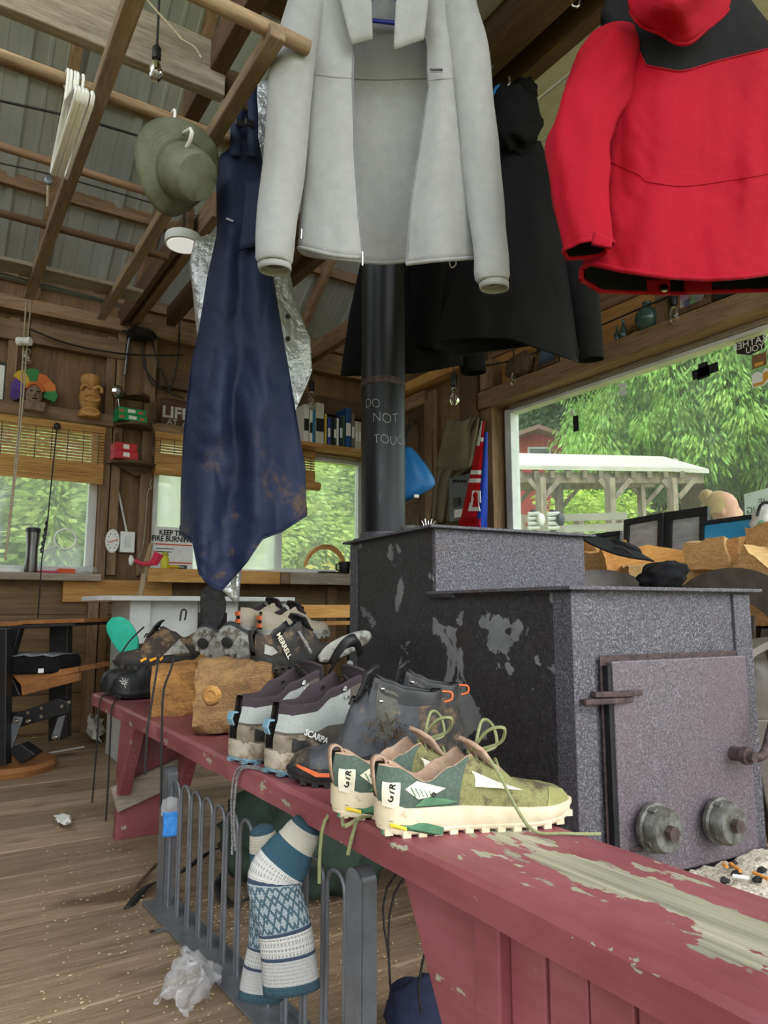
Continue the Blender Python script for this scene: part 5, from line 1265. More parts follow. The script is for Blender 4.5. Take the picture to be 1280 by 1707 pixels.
def ringloft(d, top, hem, left, right, thick, nv, N, fk=.07, fs=.012, ph=0, mid=None, vm=.3, inner=0, pw=.8):
    """closed garment body: left/right give the outline in pixels by height, hem(px, back) the lower edge"""
    rows = []
    for i in range(nv+1):
        v = i/nv; row = []
        for j in range(N):
            th = 2*math.pi*j/N; cx, sn = math.cos(th), math.sin(th)
            cx = math.copysign(abs(cx)**pw, cx)
            # approximate height for the outline first
            h0 = top+(hem(.5*(lin(left, 9999)+lin(right, 9999)), sn)-top)*v
            l, r = lin(left, h0), lin(right, h0); px = (l+r)/2+(r-l)/2*cx*(1-inner)
            if mid is None or sn > 0:
                py = top+(hem(px, sn)-top)*v
            else:
                mm_ = mid(px); py = top+(mm_-top)*(v/vm) if v < vm else mm_+(hem(px, sn)-mm_)*((v-vm)/(1-vm))
            dd = lin(thick, py)*sn*(1-inner)+fold(px, py, fk, ph+(2 if sn > 0 else 0), fs)*min(1, .3+v)*(.35+.65*abs(sn))
            row.append(wd(px, py, d+dd))
        rows.append(row)
    return rows
def sleeve(path, rad, d, flat=.6, N=20, ph=0, cuff=True, wr=.06):
    pts = spline([wd(px, py, d+dd) for px, py, dd in path], 6); n = len(pts); rows = []
    for i, p in enumerate(pts):
        t = (pts[min(i+1, n-1)]-pts[max(i-1, 0)]).normalized(); sd = t.cross(FWD).normalized(); dp = sd.cross(t).normalized()
        w = lerp(rad, i/(n-1))*d/F
        rows.append([p+(sd*math.cos(2*math.pi*j/N)+dp*flat*math.sin(2*math.pi*j/N))*w*(1+wr*noise.noise(Vector((i*.22+ph, math.cos(2*math.pi*j/N)*1.6, math.sin(2*math.pi*j/N)*1.6)))*2) for j in range(N)])
    return rows
# ---- grey fleece
dF = 1.8
fj = thing('fleece_jacket', 'light grey zip fleece jacket hanging open in the middle', 'jacket', wd(640, 20, dF))
FL_L = [(-60, 545), (0, 512), (130, 518), (260, 511), (350, 506), (420, 500)]; FL_R = [(-60, 735), (0, 768), (130, 768), (260, 784), (350, 790), (440, 790)]
EF_L = [(-60, 612), (0, 600), (70, 590), (130, 588), (260, 592), (350, 598), (430, 606)]; EF_R = [(-60, 668), (0, 690), (70, 712), (140, 714), (230, 700), (320, 684), (440, 676)]
rows = []; NV = 46; NS = 64
for i in range(NV+1):
    v = i/NV; row = []
    y0 = -60+v*478
    l, r, el, er = lin(FL_L, y0), lin(FL_R, y0), lin(EF_L, y0), lin(EF_R, y0)
    ctrl = [(el, -.055, 12), (el-(el-l)*.45, -.075, 8), (l+6, -.035, -4), (l-1, .01, -2), (l+18, .06, 8), (l+(r-l)*.35, .075, 18), (l+(r-l)*.5, .08, 20), (l+(r-l)*.65, .075, 16), (r-18, .06, 12), (r+1, .01, 8), (r-5, -.035, 12), (er+(r-er)*.45, -.08, 16), (er, -.05, 22)]
    P3 = spline([Vector((a, b*(.55+.45*v), c*v)) for a, b, c in ctrl], 6)
    for k, q in enumerate(P3):
        px, dep, dy = q.x, q.y, q.z
        row.append(wd(px, y0+dy, dF+dep+fold(px, y0, .045, 1.3+(2.6 if dep > .02 else 0), .007)*v))
    rows.append(row)
m = MB(); m.loft(rows, False); m.build('body', 'fleece', fj, smooth=180, solid=.006)
# hem band, zip and seams
def edge(idx, r, mt, nm, off=0):
    return MB().tube([rw[idx]-FWD*off for rw in rows], r, 6).build(nm, mt, fj, smooth=60)
edge(0, .0035, 'zip_tape', 'zipper_tape', .003); edge(-1, .0035, 'zip_tape', 'zipper_tape', .003)
MB().tube(rows[-1], .0055, 8).build('hem', 'fleece', fj, smooth=60)
i0 = int(NV*.40); nn = len(rows[0])
for a, b in ((0, 20), (22, 50), (52, nn)): MB().tube([rows[i0][k]-FWD*(.004 if k < 26 or k > 46 else .006) for k in range(a, min(b, nn))], .0013, 5).build('seam', 'fleece', fj)
SL1 = [(512, 10, 0), (492, 90, -.01), (480, 200, -.02), (470, 310, -.03), (459, 400, -.05), (457, 440, -.055)]
SR1 = [(766, 10, 0), (782, 100, -.01), (797, 220, -.02), (808, 330, -.03), (819, 430, -.05), (822, 470, -.055)]
for path, lst, ph in ((SL1, [(0, 34), (.15, 39), (.5, 37), (.8, 33), (.93, 31), (1, 26)], 1), (SR1, [(0, 33), (.15, 36), (.5, 32), (.8, 29), (.93, 28), (1, 23)], 5)):
    rw = sleeve(path, lst, dF-.02, .75, 22, ph); m = MB(); m.loft(rw, True); s = m.build('sleeve', 'fleece', fj, smooth=180, solid=.005)
    x, y = path[-1][:2]; r0 = lst[-1][1]
    c0 = wd(x, y-2, dF-.07); k = dF/F
    cb = MB(); cr = []
    for u, q in ((0, .98), (.25, 1.02), (.6, 1.0), (1, .97)):
        ring = []
        for j in range(44):
            an = 2*math.pi*j/44; rb = (1+.035*(j % 2))*q*r0*k
            ring.append(c0-UPZ*(u*.022)+RGT*(rb*math.cos(an)+u*.003)+FWD*(rb*.8*math.sin(an)))
        cr.append(ring)
    cb.loft(cr, True); cb.build('cuff', 'fleece', s, smooth=60, solid=.004)
def flap(pts, d, mt, nm, par, curl=.02, n=10, bul=.02):
    """quad collar flap given four pixel corners"""
    m = MB(); rw = []
    for i in range(n+1):
        u = i/n; row = []
        for j in range(n+1):
            w = j/n
            x = (1-u)*((1-w)*pts[0][0]+w*pts[1][0])+u*((1-w)*pts[3][0]+w*pts[2][0]); y = (1-u)*((1-w)*pts[0][1]+w*pts[1][1])+u*((1-w)*pts[3][1]+w*pts[2][1])
            row.append(wd(x, y, d-bul*math.sin(math.pi*u*.8)-curl*w))
        rw.append(row)
    m.loft(rw, False); return m.build(nm, mt, par, smooth=180, solid=.008)
flap([(552, -60), (618, -45), (621, 66), (586, 76)], dF-.06, 'fleece', 'collar', fj, .012)
flap([(662, -45), (722, -60), (706, 66), (656, 84)], dF-.075, 'fleece', 'collar', fj, -.012)
lm_ = MB(); q0 = wd(727, 117, dF-.085); Mx = frame(q0, RGT, FWD*-1).copy(); Mx = Matrix((RGT, UPZ, -FWD)).transposed().to_4x4(); Mx.translation = q0
lm_.M = Mx; lm_.box((-.017, -.006, -.001), (.017, .006, .001)); lb_ = lm_.build('chest_label', 'fleece_dark', fj)
Mt = Mx.copy(); Mt.translation = q0-FWD*.002
text('lettering', 'Columbia', .009, Mt, 'ink', lb_, bold=.0003)
MB().tube([wd(604, 420, dF-.075), wd(604, 443, dF-.075)], .0024, 6).build('zip_pull', 'chrome', fj, smooth=60)
MB().tube([wd(503, 382, dF-.05), wd(502, 398, dF-.05)], .0018, 6).build('pocket_zip_pull', 'chrome', fj); MB().tube([wd(789, 402, dF-.05), wd(789, 418, dF-.05)], .0018, 6).build('pocket_zip_pull', 'chrome', fj)
MB().tube([wd(748, 432, dF), wd(752, 446, dF), wd(760, 440, dF), wd(757, 430, dF)], .0018, 6, smooth=4).build('toggle_cord', 'print_white', fj)
plain('blue_plastic', '#2733a0', '#3040b0', rough=.4)
hg = thing('blue_hanger', 'dark blue plastic hanger inside the grey fleece', 'hanger', wd(640, -20, dF))
MB().tube([wd(585, 50, dF+.02), wd(618, 34, dF+.02), wd(655, 38, dF+.02), wd(700, 52, dF+.02)], .006, 8).build('bar', 'blue_plastic', hg, smooth=60)
MB().tube([wd(585, 50, dF+.02), wd(638, -30, dF+.02), wd(700, 52, dF+.02)], .006, 8).build('shoulder', 'blue_plastic', hg, smooth=60)
MB().tube([wd(638, -30, dF+.02), wd(638, -70, dF+.02), wd(645, -95, dF+.02)], .003, 8).build('hook', 'chrome', hg, smooth=60)
# ---- red shell jacket, seen from behind
dJ = 1.6
rj = thing('red_jacket', 'red hooded shell jacket with black shoulder yoke hanging with its back to us', 'jacket', wd(1130, 60, dJ))
yoke = lambda px: lin([(960, 66), (985, 62), (1012, 44), (1064, 85), (1076, 110), (1128, 120), (1146, 118), (1190, 104), (1280, 82), (1330, 70), (1400, 110)], px)
hemR = lambda px, s: (lin([(960, 452), (985, 440), (1040, 452), (1110, 462), (1180, 466), (1240, 462), (1290, 455), (1400, 440)], px) if s <= 0 else lin([(960, 462), (1000, 486), (1110, 490), (1150, 488), (1280, 484), (1400, 470)], px))
JL = [(-60, 1075), (0, 1015), (60, 1000), (120, 1016), (300, 1006), (400, 985), (470, 968)]; JR = [(-60, 1190), (0, 1250), (60, 1290), (120, 1318), (300, 1330), (470, 1345)]
NVJ, NJ = 90, 130
rows = ringloft(dJ, -60, hemR, JL, JR, [(-60, .03), (60, .075), (300, .10), (480, .115)], NVJ, NJ, .03, .011, 2.2, yoke, .3)
m = MB(); m.loft(rows, True)
m.m = []
for i in range(NVJ):
    for j in range(NJ): m.m.append(1 if (i < int(NVJ*.3)) else 0)
m.build('body', ['red_shell', 'black_shell'], rj, smooth=180)
rin = []
for rw in rows[int(NVJ*.72):]:
    cc = sum(rw, Vector((0, 0, 0)))/len(rw); rin.append([p.lerp(cc, .045)+UPZ*.004 for p in rw])
m = MB(); m.loft(rin, True); m.build('lining', 'black_shell', rj, smooth=180)
MB().tube([p-FWD*.002 for p in rows[-1]]+[rows[-1][0]-FWD*.002], .006, 8).build('hem', 'red_shell', rj, smooth=60)
ys = int(NVJ*.3)
MB().tube([rows[ys][j]-FWD*.002 for j in range(NJ//2, NJ)], .0018, 5).build('yoke_seam', 'red_shell', rj)
iw = int(NVJ*.70); MB().tube([rows[iw][j]-FWD*.001 for j in range(NJ//2+2, NJ)], .0014, 5).build('waist_seam', 'red_shell', rj)
rs = sleeve([(1034, 58, -.02), (1012, 112, -.045), (984, 180, -.065), (966, 250, -.075), (966, 330, -.085), (978, 415, -.09)], [(0, 34), (.12, 50), (.3, 56), (.5, 53), (.7, 49), (.9, 44), (1, 41)], dJ, .7, 40, 7, wr=.13)
m = MB(); m.loft(rs, True); sl = m.build('sleeve', 'red_shell', rj, smooth=180)
m = MB(); m.loft([[p+(c-p)*.08 for p in rw] for rw, c in ((rw, sum(rw, Vector((0, 0, 0)))/len(rw)) for rw in rs[-8:])], True); m.build('sleeve_lining', 'black_shell', sl, smooth=180)
MB().tube(rs[-1]+[rs[-1][0]], .005, 6).build('cuff', 'red_shell', sl, smooth=60)
flap([(990, 385), (1020, 402), (1018, 414), (986, 408)], dJ-.165, 'red_shell', 'cuff_strap', sl, 0, 5, .0)
rs2 = sleeve([(1315, 70, 0), (1345, 180, .0), (1360, 300, 0), (1365, 420, 0)], [(0, 44), (.3, 50), (1, 42)], dJ, .7, 20, 9); m = MB(); m.loft(rs2, True); m.build('sleeve', 'red_shell', rj, smooth=180)
# hood
m = MB(); rw = []
for i in range(15):
    v = i/14; row = []
    for j in range(33):
        u = j/32*2-1; px = 1132+u*(96-10*v*v)*(1-.05*v)
        py = -75+v*(142-56*abs(u)**2.6+7*math.sin(u*6+1)*v)
        dep = -.12-.085*(1-u*u)*math.sin(math.pi*min(1, .25+v*.72))+.012*noise.noise(Vector((u*3, v*4, 2)))+.01*math.sin(v*9+u*3)
        row.append(wd(px, py, dJ+dep))
    rw.append(row)
m.loft(rw, False); m.build('hood', 'red_shell', rj, smooth=180, solid=.004)
MB().tube(rw[-1], .005, 6).build('hood_edge', 'red_shell', rj, smooth=60)
MB().lathe(wd(1106, 481, dJ+.10), [(.010, 0), (.011, .003), (.005, .006)], 14, -FWD).build('snap', 'chrome', rj, smooth=40)
flap([(1070, 466), (1116, 464), (1116, 491), (1070, 491)], dJ+.108, 'red_shell', 'front_placket', rj, 0, 6, .0)
flap([(1140, 468), (1185, 466), (1185, 489), (1140, 488)], dJ+.108, 'red_shell', 'front_placket', rj, 0, 6, .0)
hkf = wd(645, -95, dF+.02)
MB().tube([(hkf.x-.35, hkf.y, hkf.z+.012), (hkf.x+.3, hkf.y, hkf.z+.012)], .017, 10).build('clothes_pole', 'pole_x', smooth=60); custom(COL.objects[-1], 'round clothes pole under the roof carrying the fleece hanger', 'pole')
hkr = wd(1135, -70, dJ-.1)
MB().tube([hkr, hkr+UPZ*.15, Vector((hkr.x, hkr.y, 2.72))], .004, 8).build('jacket_hook_wire', 'chrome', smooth=60); custom(COL.objects[-1], 'thin wire above the red hood holding the red jacket', 'wire')
# ---- black hooded jacket behind
dB = 2.35
bj = thing('black_jacket', 'black hooded jacket hanging between the fleece and the red jacket', 'jacket', wd(860, 240, dB))
hemB = lambda px, s: lin([(700, 575), (735, 566), (790, 560), (850, 562), (900, 580), (960, 600), (1010, 606)], px) if s <= 0 else lin([(700, 560), (760, 592), (830, 582), (900, 572), (1010, 596)], px)
rows = ringloft(dB, 235, hemB, [(235, 835), (300, 812), (420, 775), (520, 738), (600, 722)], [(235, 900), (300, 925), (420, 940), (520, 955), (600, 966)], [(235, .05), (400, .11), (600, .15)], 60, 90, .03, .014, 4.0)
m = MB(); m.loft(rows, True); m.build('body', 'black_shell', bj, smooth=180, solid=.004)
MB().tube(rows[-1]+[rows[-1][0]], .006, 6).build('hem', 'black_shell', bj, smooth=60)
m = MB(); m.blob(wd(858, 200, dB-.08), (.105, .075, .115), 28, 18, None, .3, 2.4, 3); m.build('hood', 'black_shell', bj, smooth=180)
m = MB(); m.blob(wd(872, 155, dB-.04), (.05, .05, .05), 20, 12, None, .25, 3, 6); m.build('hood_peak', 'black_shell', bj, smooth=180)
for pth, ph in (([(915, 262, .03), (945, 360, .05), (968, 480, .05), (985, 600, .05)], 1), ([(828, 262, .03), (800, 380, .05), (782, 480, .06), (765, 560, .06)], 3)):
    m = MB(); m.loft(sleeve(pth, [(0, 30), (.3, 38), (1, 24)], dB, .7, 20, ph), True); m.build('sleeve', 'black_shell', bj, smooth=180, solid=.004)
MB().tube([wd(822, 108, dB-.1), wd(816, 125, dB-.1), wd(815, 168, dB-.1), wd(828, 160, dB-.1), wd(848, 140, dB-.1), wd(849, 128, dB-.1)], .006, 8, smooth=3).build('metal_hook', 'chrome', smooth=60); custom(COL.objects[-1], 'bent metal hook holding the black jacket hood', 'hook')
MB().tube([wd(824, 160, dB-.06), wd(826, 148, dB-.06), wd(836, 143, dB-.06), wd(842, 150, dB-.06)], .007, 8, smooth=4).build('blue_hook', 'blue_tape', smooth=60); custom(COL.objects[-1], 'bright blue plastic hook above the black hood', 'hook')
MB().tube([wd(952, 0, 1.9), wd(955, 10, 1.9), wd(964, 10, 1.9), wd(967, -5, 1.9)], .004, 8, smooth=4).build('metal_hook', 'chrome', smooth=60); custom(COL.objects[-1], 'small metal hook above the red jacket shoulder', 'hook')
# ---- black garment behind the pipe
dC = 3.0
bc = thing('black_coat', 'black coat hanging behind the stove pipe', 'coat', wd(690, 420, dC))
rows = ringloft(dC, 330, lambda px, s: lin([(560, 628), (700, 622), (815, 600)], px)-(6 if s > 0 else 0), [(330, 640), (420, 605), (520, 583), (620, 568)], [(330, 720), (420, 745), (520, 765), (620, 772)], [(330, .05), (600, .14)], 30, 60, .05, .018, 1.0)
m = MB(); m.loft(rows, True); m.build('body', 'black_cotton', bc, smooth=180, solid=.004)
for pth, ph in (([(722, 350, -.02), (712, 460, -.08), (706, 586, -.1)], 1), ([(745, 360, .03), (775, 480, .04), (790, 622, .04)], 3)):
    m = MB(); m.loft(sleeve(pth, [(0, 26), (.4, 30), (1, 22)], dC, .7, 18, ph), True); m.build('sleeve', 'black_cotton', bc, smooth=180, solid=.004)
# ---- navy overalls and silver lining coat
dO = 2.1
ov = thing('rain_overalls', 'navy blue muddy rain overalls hanging over the far bench end', 'overalls', wd(400, 860, dO))
OL = [(180, 394), (245, 385), (255, 366), (300, 361), (380, 362), (450, 346), (550, 331), (650, 317), (750, 307), (850, 302), (1000, 300)]; OR = [(180, 420), (245, 432), (300, 441), (380, 444), (450, 450), (550, 465), (650, 480), (750, 494), (850, 508), (1000, 512)]
hemO = lambda px, s: lin([(300, 890), (322, 902), (332, 955), (345, 972), (368, 985), (388, 962), (408, 940), (436, 898), (470, 885), (512, 858)], px)-(0 if s <= 0 else 14)
rows = ringloft(dO, 185, hemO, OL, OR, [(185, .02), (300, .05), (600, .085), (950, .10)], 110, 150, .075, .026, .6)
m = MB(); m.loft(rows, True); m.build('body', 'navy_shell', ov, smooth=180, solid=.003)
MB().tube(rows[-1]+[rows[-1][0]], .0035, 6).build('hem', 'navy_shell', ov, smooth=60)
for x0, x1 in ((392, 398), (420, 412)):
    q = spline([wd(x0, 260, dO-.06), wd(x0+2, 200, dO-.05), wd(x1+8, 150, dO-.02), wd(x1+12, 118, dO+.01)], 4); m = MB(); m.loft([[p-RGT*.016, p+RGT*.016] for p in q], False); m.build('shoulder_strap', 'navy_shell', ov, smooth=60, solid=.004)
for px in (400, 416): m = MB(); c = wd(px, 205, dO-.07); m.box(c-Vector((.016, .004, .012)), c+Vector((.016, .004, .012))); m.build('buckle', 'black_plastic', ov, bevel=.004)
flap([(410, 300), (446, 296), (444, 405), (398, 418)], dO-.085, 'navy_shell', 'chest_pocket', ov, 0, 10, .01)
q0 = wd(383, 366, dO-.075); Mx = Matrix((RGT, UPZ, -FWD)).transposed().to_4x4(); Mx.translation = q0; text('lettering', 'mion', .012, Mx @ Matrix.Rotation(R(-22), 4, 'Z'), 'print_white', ov)
m = MB(); rw = ringloft(dO+.02, 860, lambda px, s: lin([(350, 975), (372, 985), (392, 1006), (398, 1004)], px), [(860, 352), (1010, 358)], [(860, 420), (940, 402), (1010, 396)], [(860, .03), (1000, .03)], 14, 30, .2, .012, 2); m.loft(rw, True); m.build('lining', 'silver_film', ov, smooth=180, solid=.002)
sc = thing('silver_poncho', 'crinkled silver rain coat hanging behind the navy overalls', 'coat', wd(450, 600, dO+.12))
hemS = lambda px, s: lin([(318, 555), (345, 580), (420, 690), (480, 696), (490, 690), (512, 640), (520, 618)], px)-(8 if s > 0 else 0)
rows = ringloft(dO+.13, 135, hemS, [(135, 425), (200, 420), (400, 395), (480, 325), (540, 316), (600, 322), (700, 330)], [(135, 452), (300, 466), (430, 478), (520, 496), (620, 517), (700, 520)], [(135, .02), (400, .07), (700, .09)], 90, 120, .08, .028, 3.1)
m = MB(); m.loft(rows, True); m.build('body', 'silver_film', sc, smooth=180, solid=.003)
for py in (565, 528): MB().lathe(wd(480, py, dO+.02), [(.008, 0), (.008, .004)], 12, -FWD).build('snap', 'ink', sc)
# ---- sun hat
ht = thing('sun_hat', 'olive green boonie sun hat hanging on a white hanger', 'hat', wd(300, 290, 1.95))
ax = (RGT*.68-UPZ*.54-FWD*.48).normalized(); hc = wd(299, 284, 1.95)
e1 = ax.orthogonal().normalized(); e1 = (RGT-ax*RGT.dot(ax)).normalized(); e2 = ax.cross(e1)
def hatrow(r, h, wv, sq=1.0): return [hc+ax*(h+wv*math.sin(2*2*math.pi*i/48+.8)+wv*.4*noise.noise(Vector((math.cos(i*.13)*3, math.sin(i*.13)*3, h))))+(e1*math.cos(2*math.pi*i/48)+e2*math.sin(2*math.pi*i/48)*sq)*r for i in range(48)]
m = MB(); m.loft([hatrow(.134, -.016, .03), hatrow(.120, -.004, .02), hatrow(.105, .004, .015), hatrow(.09, .012, .008), hatrow(.080, .016, .004)], True); m.build('brim', 'hat_cloth', ht, smooth=180, solid=.005)
m = MB()
for rr_ in (.122, .113, .104, .096, .088): m.tube([p+ax*.004 for p in hatrow(rr_, -.012+(.128-rr_)*.58, .022*(rr_-.07)/.058)]*1, .0012, 4, caps=False)
m.build('brim_stitching', 'hat_cloth', ht)
m = MB(); m.loft([hatrow(.082, .010, .004), hatrow(.080, .04, .005), hatrow(.075, .075, .005), hatrow(.066, .098, .003), hatrow(.063, .102, .002), hatrow(.03, .104, .001), hatrow(.002, .104, 0)], True); m.build('crown', 'hat_cloth', ht, smooth=50)
MB().tube([p for p in hatrow(.0785, .028, .004)]+[hatrow(.0785, .028, .004)[0]], .004, 6).build('band', 'hat_cloth', ht, smooth=60)
for a_ in (.9, 4.0): 
    q = hc+(e1*math.cos(a_)+e2*math.sin(a_))*.11+ax*.006; MB().lathe(q, [(.006, -.01), (.006, .006)], 12, ax).build('snap', 'ink', ht)
MB().tube([hc+ax*.05+e1*.078-e2*.02, hc+ax*.06+e1*.080+e2*.0, hc+ax*.075+e1*.078+e2*.012], .003, 6).build('cord_toggle', 'rope', ht)
# ================================================================ BACK WALL THINGS
def col(name, c, rough=.7, **kw):
    if name not in MT: plain(name, c, c, rough=rough, bump=.05, **kw)
    return name
def facing(p, fx=(1, 0, 0), n=(0, -1, 0)):      # text/plate frame facing the room from the back wall
    Mx = Matrix((Vector(fx), UPZ, Vector(n))).transposed().to_4x4(); Mx.translation = Vector(p); return Mx
def bb(px0, py0, px1, py1, b0, b1): 
    my = (py0+py1)/2; mx = (px0+px1)/2
    return MB().box((wb(px0, my, b0).x, b0, wb(mx, py1, b0).z), (wb(px1, my, b0).x, b1, wb(mx, py0, b0).z))
# bamboo blinds
wood('bamboo', '#8a5f2c', '#b58745', '#cfa35e', 'x', 1, rnd=.1)
def blind(label, x0, x1, zt, z1, z2, roll):
    b = thing('bamboo_blind', label, 'blind', ((x0+x1)/2, BW-.09, zt), 'bamboo blinds')
    MB().box((x0, BW-.10, zt-.035), (x1, BW-.08, zt+.01)).build('head_rail', 'bamboo', b, bevel=.003)
    m = MB(); z = zt-.045
    while z > z1: m.box((x0+.005, BW-.092, z-.0065), (x1-.005, BW-.087, z+.0065)); z -= .0195
    o = m.build('slats', 'bamboo', b); o['kind'] = 'stuff'
    m = MB(); z = z1-.006
    while z > z2: m.box((x0+.003, BW-.10, z-.0075), (x1-.003, BW-.086, z+.0075)); z -= .016
    o = m.build('gathered_slats', 'bamboo', b); o['kind'] = 'stuff'
    if roll: MB().tube([(x0, BW-.105, z2-.02), (x1+.03, BW-.105, z2-.02)], .034, 14).build('rolled_bottom', 'bamboo', b, smooth=60)
    n = int((x1-x0)/.09)
    for i in range(n):
        x = x0+.04+i*(x1-x0-.08)/max(1, n-1); MB().tube([(x, BW-.094, zt), (x, BW-.094, z2)], .002, 5).build('binding_cord', 'cable', b)
x1 = wb(174, 760, BW-.09).x
blind('bamboo slat blind half lowered over the left window', -.92, x1, wb(90, 704, BW-.09).z, wb(90, 768, BW-.09).z, wb(170, 806, BW-.09).z, False)
blind('bamboo blind rolled up over the back window behind the overalls', wb(257, 750, BW-.09).x, wb(525, 790, BW-.09).x, wb(280, 724, BW-.09).z, wb(280, 757, BW-.09).z, wb(280, 781, BW-.09).z, True)
bc_ = thing('blind_cord', 'dark blind cord hanging in front of the left window', 'cord', wb(95, 705, BW-.115))
MB().lathe(wb(95, 712, BW-.115), [(.004, .03), (.016, .02), (.022, 0), (.016, -.012)], 12).build('cleat', 'black_plastic', bc_, smooth=60)
MB().tube([wb(95, 712, BW-.115), wd(86, 800, 4.3), wd(78, 880, 4.25), wd(70, 930, 4.2), wd(66, 990, 4.2), wd(63, 1030, 4.2)], .004, 6, smooth=3).build('cord', 'cable', bc_, smooth=60)
for k in range(5): MB().tube([wd(79-k*2, 868+k*11, 4.24), wd(76-k*2, 872+k*11, 4.24), wd(78-k*2.2, 878+k*11, 4.24)], .006, 6).build('chain_link', 'black_metal', bc_)
# left edge picture
pf = thing('picture_frame', 'black framed picture standing at the left edge above the blind', 'picture frame', wb(2, 680, BW-.05), 'framed pictures')
bb(-40, 600, 11, 682, BW-.045, BW-.02).build('frame', 'black_plastic', pf, bevel=.003); bb(-36, 606, 6, 676, BW-.048, BW-.044).build('print', 'paper', pf)
# feather mask
plain('mask_clay', '#6d5a48', '#8d745c', scale=30)
mk = thing('feather_mask', 'carved face mask with coloured feather headdress on the window ledge', 'mask', wb(58, 684, BW-.1))
c = wb(57, 657, BW-.11); KM = .66
MB().blob(c+Vector((0, 0, -.01)), (.075*KM, .045*KM, .105*KM), 24, 18).build('face', 'mask_clay', mk, smooth=180)
MB().blob(c+Vector((.0, -.03, -.006)), (.008, .013, .018)).build('nose', 'mask_clay', mk, smooth=180)
for s in (-1, 1): MB().blob(c+Vector((s*.019, -.024, .013)), (.012, .007, .005)).build('eye', 'ink', mk, smooth=180)
MB().blob(c+Vector((0, -.026, -.034)), (.017, .008, .005)).build('mouth', 'ink', mk, smooth=180)
fc = ['#4a2f7d', '#5b3a8d', '#c9a832', '#3a7d3f', '#c9682f', '#d27a3a', '#3a8a4a']
for k in range(7):
    an = R(195-k*33); d = Vector((math.cos(an), 0, math.sin(an)))
    s = Vector((-d.z, 0, d.x)); o = c+Vector((0, .012, .015)); l0, l1 = .055, .125+(.02 if k in (2, 3) else 0)
    MB().slab([o+d*l0-s*.02, o+d*l1-s*.04, o+d*(l1+.014), o+d*l1+s*.04, o+d*l0+s*.02], (0, .02, 0)).build('feather', col('feather_%d' % k, fc[k]), mk, bevel=.004)
MB().tube([c+Vector((math.cos(R(a))*.05, -.008, math.sin(R(a))*.066+.003)) for a in range(15, 170, 12)], .011, 8).build('head_band', 'feather_4', mk, smooth=60)
bb(40, 668, 76, 684, BW-.13, BW-.06).build('pedestal', 'mask_clay', mk, bevel=.006)
# tiki carving
tk = thing('tiki_carving', 'small carved wooden tiki figure on the window ledge', 'carving', wb(148, 697, BW-.08))
c = wb(148, 697, BW-.08)
h = wb(148, 625, BW-.08).z-c.z
MB().lathe(c, [(.07, 0), (.072, h*.12), (.05, h*.2), (.062, h*.3), (.068, h*.5), (.058, h*.68), (.05, h*.72), (.068, h*.84), (.06, h*.97), (.03, h)], 20).build('body', 'pine_z', tk, smooth=60)
for z, rx, n in ((.42, .05, 'mouth'), (.1, .05, 'foot')):
    MB().tube([c+Vector((rx*math.cos(R(a)), -.05-.012*abs(math.sin(R(a))), h*z+.022*math.sin(R(a)))) for a in range(0, 361, 30)], .011, 8).build(n, 'pine_x', tk, smooth=60)
for s in (-1, 1):
    MB().tube([c+Vector((s*.012, -.06, h*.62)), c+Vector((s*.035, -.06, h*.70)), c+Vector((s*.06, -.05, h*.66)), c+Vector((s*.062, -.045, h*.58))], .011, 8, smooth=3).build('eye_brow', 'pine_x', tk, smooth=60)
# corner shelf unit with boxes
cs = thing('corner_shelf', 'three tier dark wooden bracket shelf on the wall between the windows', 'shelf', wb(222, 790, BW))
def tier(px0, px1, py, th=.022, dep=.16):
    a0, a1 = wb(px0, py, BW-.1).x, wb(px1, py, BW-.1).x; z = wb((px0+px1)/2, py, BW-.12).z; n = 14
    pts = [(a0, BW-.05, z)]+[(a0+(a1-a0)*i/n, BW-.05-dep*math.sin(math.pi*i/n)**.6, z) for i in range(1, n)]+[(a1, BW-.05, z)]
    MB().slab(pts[::-1], (0, 0, th)).build('shelf_board', 'dark_x', cs, bevel=.004); return z+th
zt1 = tier(200, 253, 664); zt2 = tier(188, 259, 712); zt3 = tier(177, 266, 775)
for z0, w in ((zt3, .1), (zt2, .08)):
    x = wb(222, 740, BW).x; MB().slab([(x-.14, BW-.05, z0), (x-.12, BW-.10, z0+.06), (x-.13, BW-.05, z0+.2)], (.02, 0, 0)).build('bracket', 'dark_z', cs); MB().slab([(x+.12, BW-.05, z0), (x+.10, BW-.10, z0+.06), (x+.11, BW-.05, z0+.2)], (.02, 0, 0)).build('bracket', 'dark_z', cs)
MB().slab([(wb(190, 790, BW).x, BW-.05, zt3-.022), (wb(222, 790, BW).x, BW-.05, zt3-.09), (wb(255, 790, BW).x, BW-.05, zt3-.022)], (0, -.02, 0)).build('scalloped_bracket', 'dark_x', cs)
def carton(label, px0, px1, z0, h, b0, dep, cname, c, rot, group):
    p = wb((px0+px1)/2, 740, b0); w = wb(px1, 740, b0).x-wb(px0, 740, b0).x
    t = thing('carton', label, 'box', (p.x, b0+dep/2, z0), group); Mx = Matrix.Translation((p.x, b0+dep/2, z0)) @ Matrix.Rotation(R(rot), 4, 'Z')
    m = MB(); m.M = Mx; m.box((-w/2, -dep/2, 0), (w/2, dep/2, h)); m.build('box', col(cname, c, .5), t, bevel=.002)
    m = MB(); m.M = Mx; m.box((-w*.16, -dep/2-.0012, h*.25), (w*.12, -dep/2, h*.8)); m.build('label_patch', 'paper', t)
    if cname == 'carton_green':
        for q in (-.4, .32): m = MB(); m.M = Mx; m.box((w*q-.016, -dep/2-.0012, h*.3), (w*q+.016, -dep/2, h*.6)); m.build('red_mark', 'ink_red', t)
hb_ = (wb(218, 680, BW-.2).z-zt2)/2-.001
